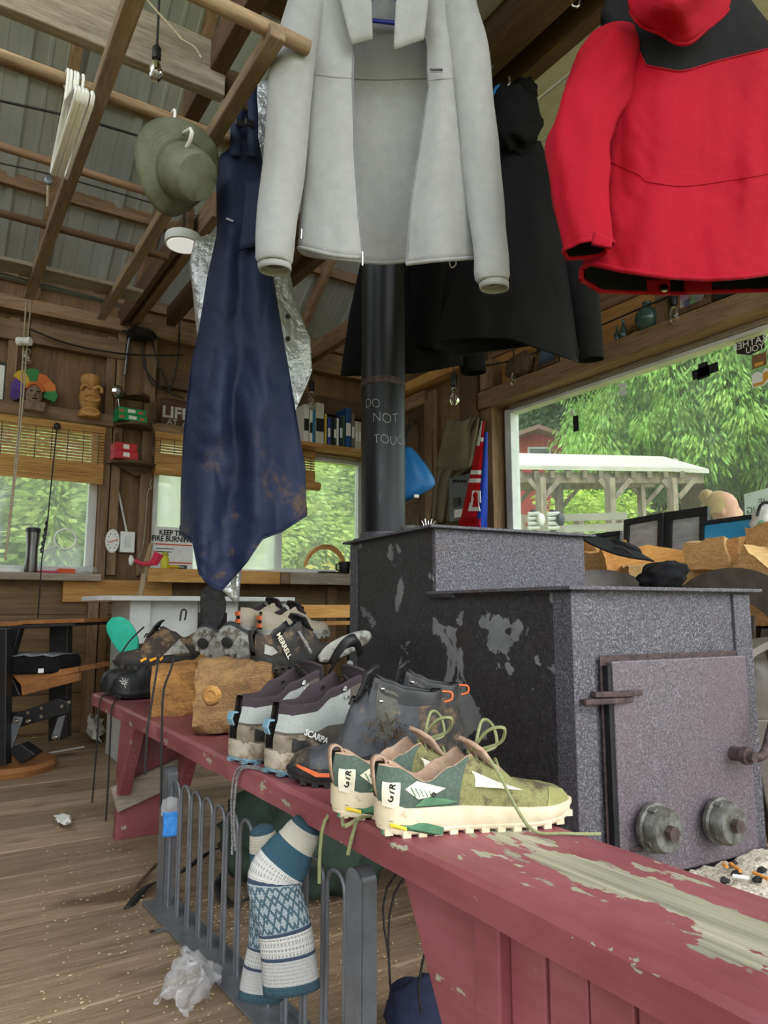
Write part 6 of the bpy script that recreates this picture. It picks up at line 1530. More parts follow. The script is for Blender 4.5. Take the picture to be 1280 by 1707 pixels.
carton('lower green carton on the middle shelf', 194, 243, zt2, hb_, BW-.195, .12, 'carton_green', '#1c8a52', 5, 'green cartons'); carton('upper green carton on the middle shelf', 194, 240, zt2+hb_+.001, hb_, BW-.195, .12, 'carton_green', '#1c8a52', 3, 'green cartons')
hr = (wb(212, 738, BW-.2).z-zt3)/2-.001
carton('lower red carton on the lowest shelf', 192, 231, zt3, hr, BW-.195, .11, 'carton_red', '#bf2430', 4, 'red cartons'); carton('upper red carton on the lowest shelf', 192, 228, zt3+hr+.001, hr, BW-.195, .11, 'carton_red', '#bf2430', 6, 'red cartons')
sl_ = thing('solar_lamp', 'silver faceted ball lamp on a thin stem beside the green cartons', 'lamp', wb(196, 680, BW-.16))
MB().blob(wb(195, 653, BW-.16), (.045, .04, .045), 10, 7).build('ball', 'chrome', sl_); MB().tube([wb(197, 665, BW-.16), wb(199, 682, BW-.16)], .006, 8).build('stem', 'chrome', sl_, smooth=60)
# life sign
sg_ = thing('wooden_sign', 'dark brown wooden sign reading LIFE behind the overalls', 'sign', wb(300, 716, BW-.04))
wood('sign_wood', '#3a241a', '#4d3022', '#5d3c2c', 'x'); bb(268, 672, 395, 716, BW-.035, BW-.012).build('board', 'sign_wood', sg_, bevel=.003)
plain('sign_white', '#a8a49c', '#c4c0b8', rough=.8)
p = wb(270, 686, BW-.037); text('lettering', 'LIFE IS', .115, facing(p), 'sign_white', sg_, align='LEFT', bold=.003); p = wb(278, 703, BW-.037); text('lettering', 'AT  A', .06, facing(p), 'sign_white', sg_, align='LEFT'); p = wb(272, 712, BW-.037); text('lettering', 'THE LAKE', .04, facing(p), 'sign_white', sg_, align='LEFT')
# fan bundle, cables, conduit, switch, thermometer
fn = thing('clip_fan', 'small black clip fan with tangled cable under the roof plate', 'fan', wb(236, 560, BW-.12))
c = wb(236, 558, BW-.12); MB().lathe(c, [(.02, .03), (.09, .02), (.10, 0), (.07, -.03), (.02, -.045)], 18).build('housing', 'black_plastic', fn, smooth=40)
for k in range(6): an = k*1.05; MB().tube([c+Vector((.03*math.cos(an), .03*math.sin(an), .01)), c+Vector((.13*math.cos(an), .06*math.sin(an), .03*math.sin(an*2)))], .008, 6).build('blade', 'black_plastic', fn)
cbs = [[(48, 548), (110, 572), (170, 585), (232, 592), (305, 592)], [(237, 565), (240, 610), (262, 640), (282, 655), (306, 664)], [(250, 555), (262, 600), (278, 640), (284, 655)], [(300, 520), (296, 600), (284, 652)], [(236, 580), (250, 635), (272, 650)]]
lbs = ['black string light cord along the top of the window wall', 'black cord looping from the fan down to the sign', 'black cord hanging right of the fan', 'thin black cord dropping from the roof to the sign', 'slack black loop left of the sign']
for q, l in zip(cbs, lbs): MB().tube([wb(x, y_, BW-.10) for x, y_ in q], .006, 6, smooth=5).build('wall_cable', 'cable', smooth=60); custom(COL.objects[-1], l, 'cable')
MB().tube([wb(*q, BW-.07) for q in ((234, 528), (228, 545), (217, 560), (213, 580), (208, 625))], .008, 8, smooth=4).build('conduit', 'steel_grey', smooth=60); custom(COL.objects[-1], 'grey conduit running down from the roof corner', 'conduit')
sw = thing('light_switch', 'white light switch box with conduit between the windows', 'switch', wb(212, 905, BW))
bb(200, 886, 225, 921, BW-.05, BW).build('box', 'white_plastic', sw, bevel=.006); bb(208, 893, 217, 912, BW-.056, BW-.05).build('rocker', 'white_paint', sw, bevel=.002)
MB().tube([wb(211, 886, BW-.025), wb(206, 862, BW-.02), wb(195, 810, BW-.015)], .008, 8, smooth=3).build('conduit', 'white_paint', sw, smooth=60)
th_ = thing('thermometer', 'oval white thermometer beside the light switch', 'thermometer', wb(187, 902, BW-.06))
c = wb(187, 902, BW-.055); rx = wb(199, 902, BW-.06).x-c.x; rz = wb(187, 882, BW-.06).z-c.z
m = MB(); m.loft([[c+Vector((rx*q*math.cos(2*math.pi*i/32), d, rz*q*math.sin(2*math.pi*i/32))) for i in range(32)] for q, d in ((1, 0), (1, -.012), (.9, -.016), (.86, -.012), (.01, -.012))], True); m.build('dial', 'white_plastic', th_, smooth=40)
MB().bar(c+Vector((-.03, -.015, -.012)), c+Vector((.035, -.015, .012)), .002, .006).build('needle', 'ink_red', th_)
for k in range(12): an = k*math.pi/6; MB().bar(c+Vector((rx*.6*math.cos(an), -.0135, rz*.6*math.sin(an))), c+Vector((rx*.72*math.cos(an), -.0135, rz*.72*math.sin(an))), .002, .005).build('tick', 'ink', th_)
MB().tube([wb(*q, BW-.06) for q in ((253, 798), (250, 806), (252, 815), (246, 822), (240, 900), (232, 930))], .005, 6, smooth=3).build('brass_chain', 'rope', smooth=60); custom(COL.objects[-1], 'thin brass chain beside the poster window', 'chain')
# poster
po = thing('poster', 'white poster reading keep the fire burning in the back window', 'poster', wb(280, 945, BW-.02)); bb(256, 879, 322, 948, BW+.008, BW+.012).build('sheet', 'paper', po)
for s, py, sz in (('KEEP THE', 889, .052), ('FIRE BURNING', 899, .052)):
    text('lettering', s, sz, facing(wb(288, py, BW+.006)), 'ink', po, sx=.85, bold=.0015)
bb(258, 907, 320, 909, BW+.005, BW+.007).build('red_rule', 'ink_red', po); bb(258, 937, 320, 939, BW+.005, BW+.007).build('red_rule', 'ink_red', po)
for k in range(4): bb(260, 914+k*5, 260+30-k*4, 915.2+k*5, BW+.005, BW+.007).build('text_line', 'ink', po)
# window sticker ring, sill things
m = MB(); c = wb(109, 899, BW+.02); rr = .065
m.tube([c+Vector((rr*math.cos(2*math.pi*i/24), 0, rr*math.sin(2*math.pi*i/24))) for i in range(25)]+[], .006, 6); m.tube([c+Vector((-rr*.8, 0, -rr*.7)), c+Vector((-rr*2.2, 0, -rr*1.4))], .006, 6)
m.build('ring_sticker', 'print_white', smooth=60); custom(COL.objects[-1], 'white magnifier shaped sticker on the left window pane', 'sticker')
tb_ = thing('tumbler', 'tall brushed steel travel tumbler with black lid on the window sill', 'tumbler', wb(51, 950, BW-.09))
c = wb(51, 950, BW-.09); c.z = ZS+.0; k = (wb(51, 879, BW-.09).z-c.z); r_ = (wb(64, 915, BW-.09).x-wb(39, 915, BW-.09).x)/2
plain('brushed_steel', '#5b5a58', '#7d7b78', scale=30, stretch=(1, 1, .05), rough=.3, metal=.9)
MB().lathe(c, [(r_*.86, 0), (r_*.9, .01), (r_*.8, k*.45), (r_*.9, k*.7), (r_, k*.88)], 28).build('body', 'brushed_steel', tb_, smooth=60); MB().lathe(c, [(r_*1.02, k*.88), (r_*1.02, k*.98), (r_*.8, k)], 28).build('lid', 'black_plastic', tb_, smooth=40)
def slabthing(name, label, cat, px0, py0, px1, py1, b0, b1, mt, zbase=None, bev=.003):
    m = bb(px0, py0, px1, py1, b0, b1); o = m.build(name, mt, bevel=bev); custom(o, label, cat); return o
def onsill(name, label, cat, px0, px1, h, b0, b1, mt, z=None, bev=.002):
    z = ZS if z is None else z
    o = MB().box((wb(px0, 945, b0).x, b0, z), (wb(px1, 945, b0).x, b1, z+h)).build(name, mt, bevel=bev); return custom(o, label, cat)
onsill('booklet', 'orange covered booklet on the left window sill', 'book', 98, 126, .03, BW-.14, BW-.03, col('cover_orange', '#d2562c'))
onsill('booklet', 'dark pink folder on the left window sill beside the tumbler', 'book', 66, 97, .014, BW-.15, BW-.02, col('cover_pink', '#b5405a'))
onsill('paper_stack', 'white paper stack at the left end of the window sill', 'paper', -10, 34, .02, BW-.14, BW-.02, 'paper')
custom(crumple('plastic_bag', 'clear_film', lambda u, v: wb(124+u*40, 945, BW-.13+v*.1)*1 + Vector((0, 0, ZS+.012+.05*math.sin(math.pi*u)*math.sin(math.pi*v)-wb(124+u*40, 945, BW-.13+v*.1).z)), 14, 12, .02, 14, 2), 'clear plastic bag on the right end of the left window sill', 'bag')
# driftwood stick with red nozzle, counter clutter
ds = thing('driftwood_stick', 'knobbly driftwood stick leaning below the counter', 'stick', wd(235, 1000, 4.0)); MB().tube([wd(232, 1000, 4.0), wd(238, 970, 4.0), wd(243, 945, 4.02), wd(252, 905, 4.05)], [.018, .016, .018, .01], 8, smooth=3).build('shaft', 'pole_z', ds, smooth=180); MB().tube([wd(240, 955, 4.0), wd(228, 935, 4.0)], [.012, .005], 7).build('twig', 'pole_z', ds, smooth=60)
sn = thing('spray_nozzle', 'red plastic spray nozzle hanging on the driftwood stick', 'nozzle', wd(250, 935, 3.95)); col('nozzle_red', '#c4243f', .4)
MB().tube([wd(265, 922, 3.95), wd(255, 940, 3.95)], [.03, .024], 14).build('head', 'nozzle_red', sn, smooth=60); MB().tube([wd(258, 938, 3.95), wd(238, 940, 3.95), wd(226, 934, 3.95)], [.016, .012, .01], 10, smooth=3).build('barrel', 'nozzle_red', sn, smooth=60); MB().lathe(wd(223, 934, 3.95), [(.008, .0), (.028, .012), (.03, .018)], 14, -RGT).build('tip', 'white_plastic', sn, smooth=60)
yb = thing('yellow_bottle', 'small yellow bottle on the counter by the poster', 'bottle', wb(274, 950, CB+.05)); c = wb(274, 950, CB+.06); c.z = zc
MB().lathe(c, [(.026, 0), (.027, .07), (.018, .085)], 16).build('body', col('bottle_yellow', '#c9c020', .4), yb, smooth=50); MB().lathe(c, [(.02, .085), (.02, .11)], 16).build('cap', col('cap_green', '#a8a01c', .4), yb, smooth=40)
sd_ = thing('screwdriver', 'yellow handled screwdriver lying on the counter', 'tool', wb(290, 948, CB+.05)); p, q = wb(281, 947, CB+.04), wb(306, 945, CB+.1); p.z = q.z = zc+.014
MB().tube([p, p.lerp(q, .6)], .012, 8).build('handle', col('tool_yellow', '#d9b020', .4), sd_, smooth=60); MB().tube([p.lerp(q, .6), q], .004, 6).build('blade', 'chrome', sd_)
onsill('black_case', 'flat black case on the counter behind the yellow bottle', 'case', 285, 312, .03, CB+.12, CB+.22, 'black_plastic', zc)
onsill('paper_stack', 'white papers on the counter right of the overalls', 'paper', 395, 455, .012, CB+.03, CB+.2, 'paper', zc); onsill('newspaper', 'folded newspaper on the weathered counter', 'newspaper', 470, 560, .03, CB+.06, CB+.24, 'paper', zc); onsill('black_tray', 'thin black tray on the weathered counter', 'tray', 535, 575, .014, CB+.01, CB+.12, 'black_plastic', zc)
cu_ = thing('mug', 'dark mug at the right end of the counter', 'mug', wb(574, 950, CB+.08)); c = wb(574, 950, CB+.08); c.z = zc
MB().lathe(c, [(.035, 0), (.042, .01), (.045, .095), (.041, .095), (.037, .012)], 20).build('body', 'black_plastic', cu_, smooth=50); MB().tube([c+Vector((-.042, 0, .08)), c+Vector((-.07, 0, .07)), c+Vector((-.068, 0, .035)), c+Vector((-.042, 0, .025))], .006, 8, smooth=3).build('handle', 'black_plastic', cu_, smooth=60)
q = [wb(x, y_, CB+.16) for x, y_ in ((508, 945), (518, 926), (535, 916), (552, 917), (566, 928), (574, 945))]; m = MB(); m.loft([[p-Vector((0, .02, 0)), p+Vector((0, .02, 0)), p+Vector((0, .02, .035)), p+Vector((0, -.02, .035))] for p in spline(q, 4)], True, (True, True)); m.build('wooden_bow', 'pine_x', smooth=40); custom(COL.objects[-1], 'curved wooden bow handle standing on the counter', 'wood')
# book shelf
bs_ = thing('book_shelf', 'narrow pine wall shelf above the back window', 'shelf', wb(555, 745, BW-.1)); x0, x1 = wb(497, 745, BW-.26).x, AW-.03; zsf = wb(550, 741, BW-.24).z
MB().box((x0, BW-.24, zsf-.03), (x1, BW-.01, zsf)).build('shelf_board', 'pine_x', bs_, bevel=.003); MB().box((x0, BW-.235, zsf-.10), (x0+.025, BW-.01, zsf-.03)).build('bracket', 'stud_z', bs_, bevel=.003)
bk = [(507, 9, 60, '#d8d6cc', 'tall cream spine book at the left end of the shelf'), (517, 5, 52, '#e6e4dc', 'thin white paperback on the shelf'), (522, 4, 54, '#2f7fa5', 'thin blue book left of the thick cream book'), (527, 14, 66, '#c9c5b4', 'thick cream hardback book on the shelf'), (542, 4, 50, '#c4b04a', 'yellow spined thin book'), (547, 5, 45, '#3a4a9a', 'small blue paperback in mid shelf'), (552, 4, 46, '#22262c', 'black paperback beside the small blue one'), (557, 5, 44, '#2a3a3a', 'dark green paperback on the shelf'), (562, 4, 46, '#dcdcd8', 'thin white book between dark ones'), (567, 5, 50, '#1f3540', 'dark teal book on the shelf'), (572, 4, 52, '#3a5a3a', 'olive green book leaning on the big blue book'), (577, 9, 66, '#1d4a80', 'large dark blue book on the shelf'), (587, 5, 58, '#6d6a60', 'grey book right of the large blue book'), (593, 5, 46, '#c9c4b4', 'small cream paperback near the pipe'), (598, 5, 46, '#c0b8a4', 'rightmost small cream paperback by the pipe')]
for i, (px, w, h, c, l) in enumerate(bk):
    a0 = wb(px, 710, BW-.22).x; a1 = wb(px+w-.6, 710, BW-.22).x; hh = h*.0049
    t = thing('book', l, 'book', ((a0+a1)/2, BW-.14, zsf), 'books on the wall shelf')
    MB().box((a0, BW-.215, zsf), (a1, BW-.06, zsf+hh)).build('cover', col('book_%d' % i, c, .6), t, bevel=.002); MB().box((a0+.003, BW-.21, zsf+hh), (a1-.003, BW-.058, zsf+hh+.0015)).build('pages', 'paper', t)
    if w > 4: MB().box((a0+.002, BW-.2165, zsf+hh*.3), (a1-.002, BW-.215, zsf+hh*.62)).build('spine_print', 'ink' if i < 4 else 'print_white', t)
# string light bulbs
bulb('bulb of the string lights above the feather mask', 46, 590, 4.35, 1.4, .12); bulb('bulb of the string lights above the book shelf', 519, 660, 5.2, 1.4, .2); bulb('bulb of the string lights right of the stove pipe', 757, 655, 3.9, 1.3, .16); bulb('bulb of the string lights left of the shelf picture', 857, 628, wa(857, 628, AW-.13).dot(FWD), 1.1, .1); bulb('bulb of the string lights under the red jacket', 1124, 520, wa(1124, 520, AW-.13).dot(FWD), 1.1, .12)
MB().tube([wa(x, y_, AW-.13) for x, y_ in ((790, 612), (857, 600), (960, 560), (1124, 490), (1200, 460))], .005, 6, smooth=4).build('light_string', 'cable', smooth=60); custom(COL.objects[-1], 'black string light cord along the wall above the picture window', 'cable')
# ================================================================ TABLES AT THE BACK
ta = thing('white_table', 'white painted table with boxed base behind the shoes', 'table', wb(320, 1100, 3.9)); x0, x1 = wb(168, 997, 3.7).x, wb(492, 997, 3.7).x; z1 = wb(330, 994, 3.7).z; z0 = wb(330, 1002, 3.7).z
m = MB(); m.slab([(x0+.05, 3.7, z0), (x1, 3.7, z0), (x1, 4.3, z0), (x0+.05, 4.3, z0), (x0, 4.2, z0), (x0, 3.8, z0)], (0, 0, z1-z0)); m.build('top', 'white_paint', ta, bevel=.004)
for p0, p1 in ((216, 252), (252, 335), (335, 398), (436, 486)):
    MB().box((wb(p0, 1030, 3.8).x, 3.8 if p0 != 252 else 3.84, 0), (wb(p1, 1030, 3.8).x-.004, 4.2, z0)).build('base_panel', 'white_paint', ta, bevel=.003)
pb = thing('pine_bench', 'orange pine bench against the wall behind the sandal', 'bench', wb(540, 1030, 3.6)); x0, x1 = wb(488, 1030, 3.6).x, wb(600, 1030, 3.6).x
MB().box((x0, 3.6, wb(540, 1030, 3.6).z), (x1, 3.63, wb(540, 1008, 3.6).z)).build('back_board', 'pine_x', pb, bevel=.003); MB().box((wb(516, 1036, 3.5).x, 3.45, wb(540, 1036, 3.5).z-.02), (x1, 3.6, wb(540, 1036, 3.5).z)).build('seat_board', 'pine_x', pb, bevel=.003)
for x in (x0+.02, x1-.06): MB().box((x, 3.6, 0), (x+.05, 3.65, wb(540, 1010, 3.6).z)).build('leg', 'black_metal', pb, bevel=.003)
# glider table at the left edge
dG = 3.5
gl_t = thing('glider_table', 'black framed glider seat with brown slatted top at the left edge', 'glider', wd(40, 1280, dG))
wood('deck_brown', '#7a4a26', '#98622f', '#ad7740', 'x')
ztop = wd(60, 1034, dG).z
def gslab(nm, pts, dep, mt, par=None, d=dG, bev=.004): return MB().slab([wd(x, y_, d) for x, y_ in pts], FWD*dep).build(nm, mt, par or gl_t, bevel=bev)
gslab('top_board', [(-60, 1046), (20, 1044), (40, 1041), (140, 1038), (140, 1031), (40, 1034), (20, 1037), (-60, 1039)], .5, 'deck_brown'); gslab('top_frame', [(-60, 1053), (124, 1044), (124, 1039), (-60, 1046)], .45, 'black_plastic')
gslab('front_leg', [(-4, 1048), (11, 1048), (9, 1276), (-6, 1278)], .06, 'black_plastic', d=dG-.1); gslab('brace', [(10, 1048), (34, 1046), (20, 1094), (10, 1094)], .05, 'black_plastic'); gslab('back_leg', [(82, 1046), (113, 1044), (111, 1230), (80, 1236)], .06, 'black_plastic', d=dG+.25)
gslab('seat_slat', [(20, 1126), (100, 1116), (128, 1112), (132, 1120), (34, 1142)], .4, 'deck_brown'); gslab('seat_front', [(34, 1140), (132, 1121), (132, 1135), (36, 1160)], .03, 'deck_brown'); gslab('seat_frame', [(-20, 1130), (20, 1128), (34, 1160), (-20, 1162)], .06, 'black_plastic')
gslab('rocker_arm', [(-20, 1190), (30, 1188), (95, 1165), (110, 1168), (114, 1178), (110, 1190), (40, 1210), (36, 1212), (-20, 1214)], .05, 'black_plastic', d=dG-.02)
for pts in ([(22, 1194), (38, 1196), (16, 1258), (4, 1258)], [(96, 1196), (108, 1192), (98, 1232), (84, 1232)]): gslab('link', pts, .015, 'steel_grey', d=dG-.05)
for x, y_ in ((26, 1202), (91, 1229), (104, 1177), (70, 1180), (70, 1194), (48, 1188), (47, 1202), (10, 1198), (116, 1170)): MB().lathe(wd(x, y_, dG-.055), [(.012 if y_ in (1202, 1229) else .006, 0), (.008, .008)], 10, -FWD).build('bolt', 'chrome', gl_t, smooth=40)
gslab('foot', [(10, 1250), (34, 1240), (60, 1258), (34, 1274)], .08, 'black_plastic', d=dG-.05)
m = MB(); c = wd(10, 1272, dG); m.lathe((c.x, c.y+.1, .0), [(.23, 0), (.24, .03), (.23, .05)], 24); m.build('base_disc', 'deck_brown', gl_t, smooth=40)
bag = thing('laptop_bag', 'black padded bag lying on the glider seat', 'bag', wd(66, 1120, dG)); c = wd(66, 1106, dG+.12); ax3 = frame((0, 0, 0), RGT*.98+UPZ*.05, UPZ).to_3x3()
m = MB(); m.loft([[c+RGT*(x*q)+FWD*(y_*q)+UPZ*(z+.012*x) for x, y_ in [(.165*math.copysign(abs(math.cos(t))**.4, math.cos(t)), .15*math.copysign(abs(math.sin(t))**.4, math.sin(t))) for t in [2*math.pi*i/28 for i in range(28)]]] for q, z in ((.9, -.04), (1, -.03), (1.02, 0), (.99, .03), (.9, .042))], True, (True, True)); m.build('body', 'black_shell', bag, smooth=50)
m = MB(); m.loft([[c+RGT*(-.14+.28*i/9)+FWD*(-.13+.26*j/5)+UPZ*(.046+.006*math.sin(i*2.1)+.004*math.sin(j)) for i in range(10)] for j in range(6)], False); m.build('grey_panel', 'fleece_dark', bag, smooth=180, solid=.006)
MB().box(wd(68, 1118, dG-.045)-Vector((.012, .004, .01)), wd(68, 1118, dG-.045)+Vector((.012, .004, .01))).build('badge', 'print_white', bag)
# ================================================================ RIGHT CORNER
def aa(px0, py0, px1, py1, a0, a1):
    my = (py0+py1)/2; mx = (px0+px1)/2
    return MB().box((a0, wa(px0, my, a0).y, wa(mx, py1, a0).z), (a1, wa(px1, my, a0).y, wa(mx, py0, a0).z))
cloth('blue_vinyl', '#1c5f9a', '#2a72b0', 6, .35, .3, 60, big=9)
dbg = thing('dry_bag', 'blue vinyl dry bag hanging beside the stove pipe', 'bag', wd(698, 790, 3.85))
rows = [];
for py, l, r in ((742, 668, 684), (760, 660, 700), (780, 652, 715), (800, 648, 727), (815, 648, 727), (830, 655, 690), (836, 660, 680)):
    k = [wd((l+r)/2+(r-l)/2*math.cos(2*math.pi*j/28), py+4*noise.noise(Vector((math.cos(j*.22)*2, math.sin(j*.22)*2, py*.02))), 3.85+.10*math.sin(2*math.pi*j/28)*(.3 if py in (742, 836) else 1)) for j in range(28)]; rows.append(k)
m = MB(); m.loft(rows, True, (True, True)); m.build('body', 'blue_vinyl', dbg, smooth=180, sub=1)
MB().tube([wd(672, 745, 3.8), wd(678, 724, 3.9), wd(684, 705, 4.1), wa(690, 700, AW-.02)], .012, 8, smooth=3).build('strap', 'black_plastic', dbg, smooth=60); MB().box(wd(694, 827, 3.75)-Vector((.014, .004, .008)), wd(694, 827, 3.75)+Vector((.014, .004, .008))).build('tag', 'paper', dbg)
be = thing('beige_coat', 'beige coat draped on the wall hook beside the electrical panel', 'coat', wa(765, 790, AW-.12))
rows = []
for i in range(21):
    v = i/20; py = 696+v*172; l = lin([(0, 785), (.25, 750), (.42, 735), (.7, 722), (1, 718)], v); r = lin([(0, 802), (.2, 800), (.45, 792), (.55, 770), (1, 750)], v)
    rows.append([wa(l+(r-l)*(.5+.5*math.cos(2*math.pi*j/36)), py+10*math.sin(3*math.pi*j/36)*v*.4, AW-.14-.05*math.sin(2*math.pi*j/36)-.02*math.sin(j*1.3+v*3)) for j in range(36)])
m = MB(); m.loft(rows, True); m.build('body', 'beige_cloth', be, smooth=180, solid=.004)
flap2 = MB(); flap2.loft([[wa(745+u*40-20*v*(1-u), 700+v*82+u*6*math.sin(4*u), AW-.2+.02*math.sin(u*7)) for u in [i/9 for i in range(10)]] for v in [j/7 for j in range(8)]], False); flap2.build('hood', 'beige_cloth', be, smooth=180, solid=.006)
ep = thing('electrical_panel', 'grey electrical breaker panel on the wall behind the stove', 'electrical panel', wa(766, 830, AW-.1)); plain('panel_grey', '#565c5c', '#636969', rough=.45)
aa(748, 793, 785, 868, AW-.29, AW-.22).build('box', 'panel_grey', ep, bevel=.004); 
for k in range(4): aa(754+k*6, 800, 758+k*6, 804, AW-.296, AW-.29).build('vent_slot', 'ink', ep)
aa(755, 829, 765, 844, AW-.300, AW-.29).build('breaker', 'black_plastic', ep, bevel=.002); aa(757, 849, 772, 862, AW-.294, AW-.29).build('label_patch', 'paper', ep)
cloth('scarf_red', '#b0121c', '#c01a24', 20, .9, .4, 300); cloth('scarf_blue', '#1c3a9a', '#2444aa', 8, .8, .4, 300, big=9)
sf = thing('red_scarf', 'red and white football style scarf hanging by the window post', 'scarf', wa(790, 800, AW-.33))
def strip(top, bot, a, n=24, w=8, am=.012):
    rows = []
    for i in range(n+1):
        v = i/n; row = []
        for j in range(w+1):
            u = j/w; x = (top[0]+(top[1]-top[0])*u)*(1-v)+(bot[0]+(bot[1]-bot[0])*u)*v; y_ = top[2]*(1-v)+bot[2]*v
            row.append(wa(x, y_, a+am*math.sin(u*6+v*2)))
        rows.append(row)
    return rows
SA = AW-.33
rows = strip((803, 807, 702), (768, 801, 866), SA); m = MB(); m.loft(rows, False); m.m = [1 if (i in (12, 14)) or (i < 6 and j < 4) or i in (4,) else 0 for i in range(24) for j in range(8)]; m.build('band', ['scarf_red', 'print_white'], sf, smooth=180, solid=.004)
for k in range(12): x = 767+k*3; MB().tube([wa(x, 865, SA), wa(x-1, 872, SA), wa(x+.5, 878, SA)], .006, 5).build('tassel', 'scarf_red', sf)
q = [wa(x, y_, SA-.015) for x, y_ in ((787, 818), (800, 818), (801, 838), (797, 838), (800, 852), (780, 852), (783, 838), (785, 838))]; MB().slab(q, (.004, 0, 0)).build('white_crest', 'print_white', sf); q = wa(792, 826, SA-.02); MB().blob(q, (.004, .022, .022)).build('crest_emblem', 'scarf_red', sf, smooth=180); MB().slab([wa(790, 828, SA-.02), wa(795, 828, SA-.02), wa(797, 845, SA-.02), wa(787, 845, SA-.02)], (.003, 0, 0)).build('crest_stem', 'scarf_red', sf)
bl = MB(); bl.loft(strip((800, 812, 720), (783, 812, 885), AW-.30, am=.03), False); bl.build('blue_cloth', 'scarf_blue', smooth=180, solid=.006); custom(COL.objects[-1], 'royal blue cloth hanging beside the red scarf', 'cloth')
# shelf over the picture window
HZ = 2.161
def onhdr(px, py=600): return wa(px, py, AW-.075).y
def shp(px, a=AW-.112): p = wa(px, 590, a); return Vector((a, p.y, HZ))
pp = shp(866); MB().blob(pp+UPZ*.075, (.04, .12, .075), 20, 14, None, .3, 2.5, 4).build('rock', 'bark', smooth=180); custom(COL.objects[-1], 'dark weathered clam shaped rock on the window shelf', 'rock')
def pframe(label, px0, px1, h, mtf, mtp, group='framed pictures', lean=.03, a=AW-.118, nm='picture_frame', bw=.022):
    y0, y1 = shp(px0, a).y, shp(px1, a).y; lo, hi = min(y0, y1), max(y0, y1)
    t = thing(nm, label, 'picture frame', (a, (lo+hi)/2, HZ), group)
    P = lambda y_, z, o=0: Vector((a+lean*z/h-o, y_, HZ+z))
    for q in ([(lo, 0), (hi, 0), (hi, bw), (lo, bw)], [(lo, h-bw), (hi, h-bw), (hi, h), (lo, h)], [(lo, bw), (lo+bw, bw), (lo+bw, h-bw), (lo, h-bw)], [(hi-bw, bw), (hi, bw), (hi, h-bw), (hi-bw, h-bw)]): MB().slab([P(*k, .018) for k in q], (.02, 0, 0)).build('frame', mtf, t, bevel=.002)
    MB().slab([P(*k, .006) for k in ((lo+bw, bw), (hi-bw, bw), (hi-bw, h-bw), (lo+bw, h-bw))], (.003, 0, 0)).build('print', mtp, t)
m = NT('photo_people'); f = m.n('ShaderNodeTexVoronoi', {'Vector': m.coord((1, 1, 1)), 'Scale': 30}).outputs['Color']; m.end(m.mix(.75, f, m.ramp(m.noise(m.coord((1, 1, 1)), 25, 3), [(.35, '#2f4a3a'), (.5, '#5a6a70'), (.65, '#b0a89a')])), .4)
m = NT('photo_dusk'); sx = m.n('ShaderNodeSeparateXYZ', {0: m.coord((1, 1, 1))}); m.end(m.ramp(m.math('ADD', m.math('MULTIPLY', sx.outputs[2], 6.0), 0.0), [(.1, '#2a2f38'), (.5, '#5d7088'), (.9, '#8fa0b5')]), .3)
m = NT('photo_dark'); m.end(m.ramp(m.noise(m.coord((1, 1, 1)), 22, 4, .7), [(.4, '#1c1c1e'), (.58, '#3d3a3a'), (.68, '#8a6a68'), (.8, '#b0a8a4')]), .35)
pframe('small dark framed dusk photo on the window shelf by the rock', 892, 930, .14, 'dark_z', 'photo_dusk'); sbox(wallr, 'cleat', 'stud_z', (AW-.12, shp(962).y, HZ), (AW-.03, shp(934).y, HZ+.13)); sbox(wallr, 'cleat', 'stud_z', (AW-.12, shp(1118).y, HZ), (AW-.03, shp(1098).y, HZ+.16))
m = NT('sea_glass'); m.b.inputs['Transmission Weight'].default_value = .75; m.end('#5d8a86', .12)
for px, s, l in ((1030, .75, 'tiny clear glass bottle on the window shelf'), (1041, 1.0, 'slim clear glass bottle on the window shelf')): MB().lathe(shp(px), [(.018*s, 0), (.02*s, .005), (.02*s, .045*s), (.008*s, .065*s), (.007*s, .095*s), (.009*s, .1*s)], 14).build('glass_bottle', 'sea_glass', smooth=60); custom(COL.objects[-1], l, 'bottle', 'glass bottles on the window shelf')
MB().lathe(shp(1082), [(.03, 0), (.05, .012), (.062, .045), (.055, .08), (.035, .1), (.02, .112), (.022, .135)], 24).build('round_flask', 'sea_glass', smooth=60); custom(COL.objects[-1], 'round blue green glass flask on the window shelf', 'flask')
MB().tube([shp(1047)+UPZ*.015, shp(1058)+UPZ*.03, shp(1066)+UPZ*.018], [.01, .015, .01], 8).build('driftwood', 'dark_y', smooth=60); custom(COL.objects[-1], 'piece of driftwood between the glass bottles and flask', 'driftwood')
pframe('brown framed group photo on the window shelf under the red jacket', 1128, 1192, .20, 'dark_z', 'photo_people', bw=.03); pframe('wide dark framed picture at the right end of the window shelf', 1200, 1330, .20, 'black_plastic', 'photo_dark', bw=.018)
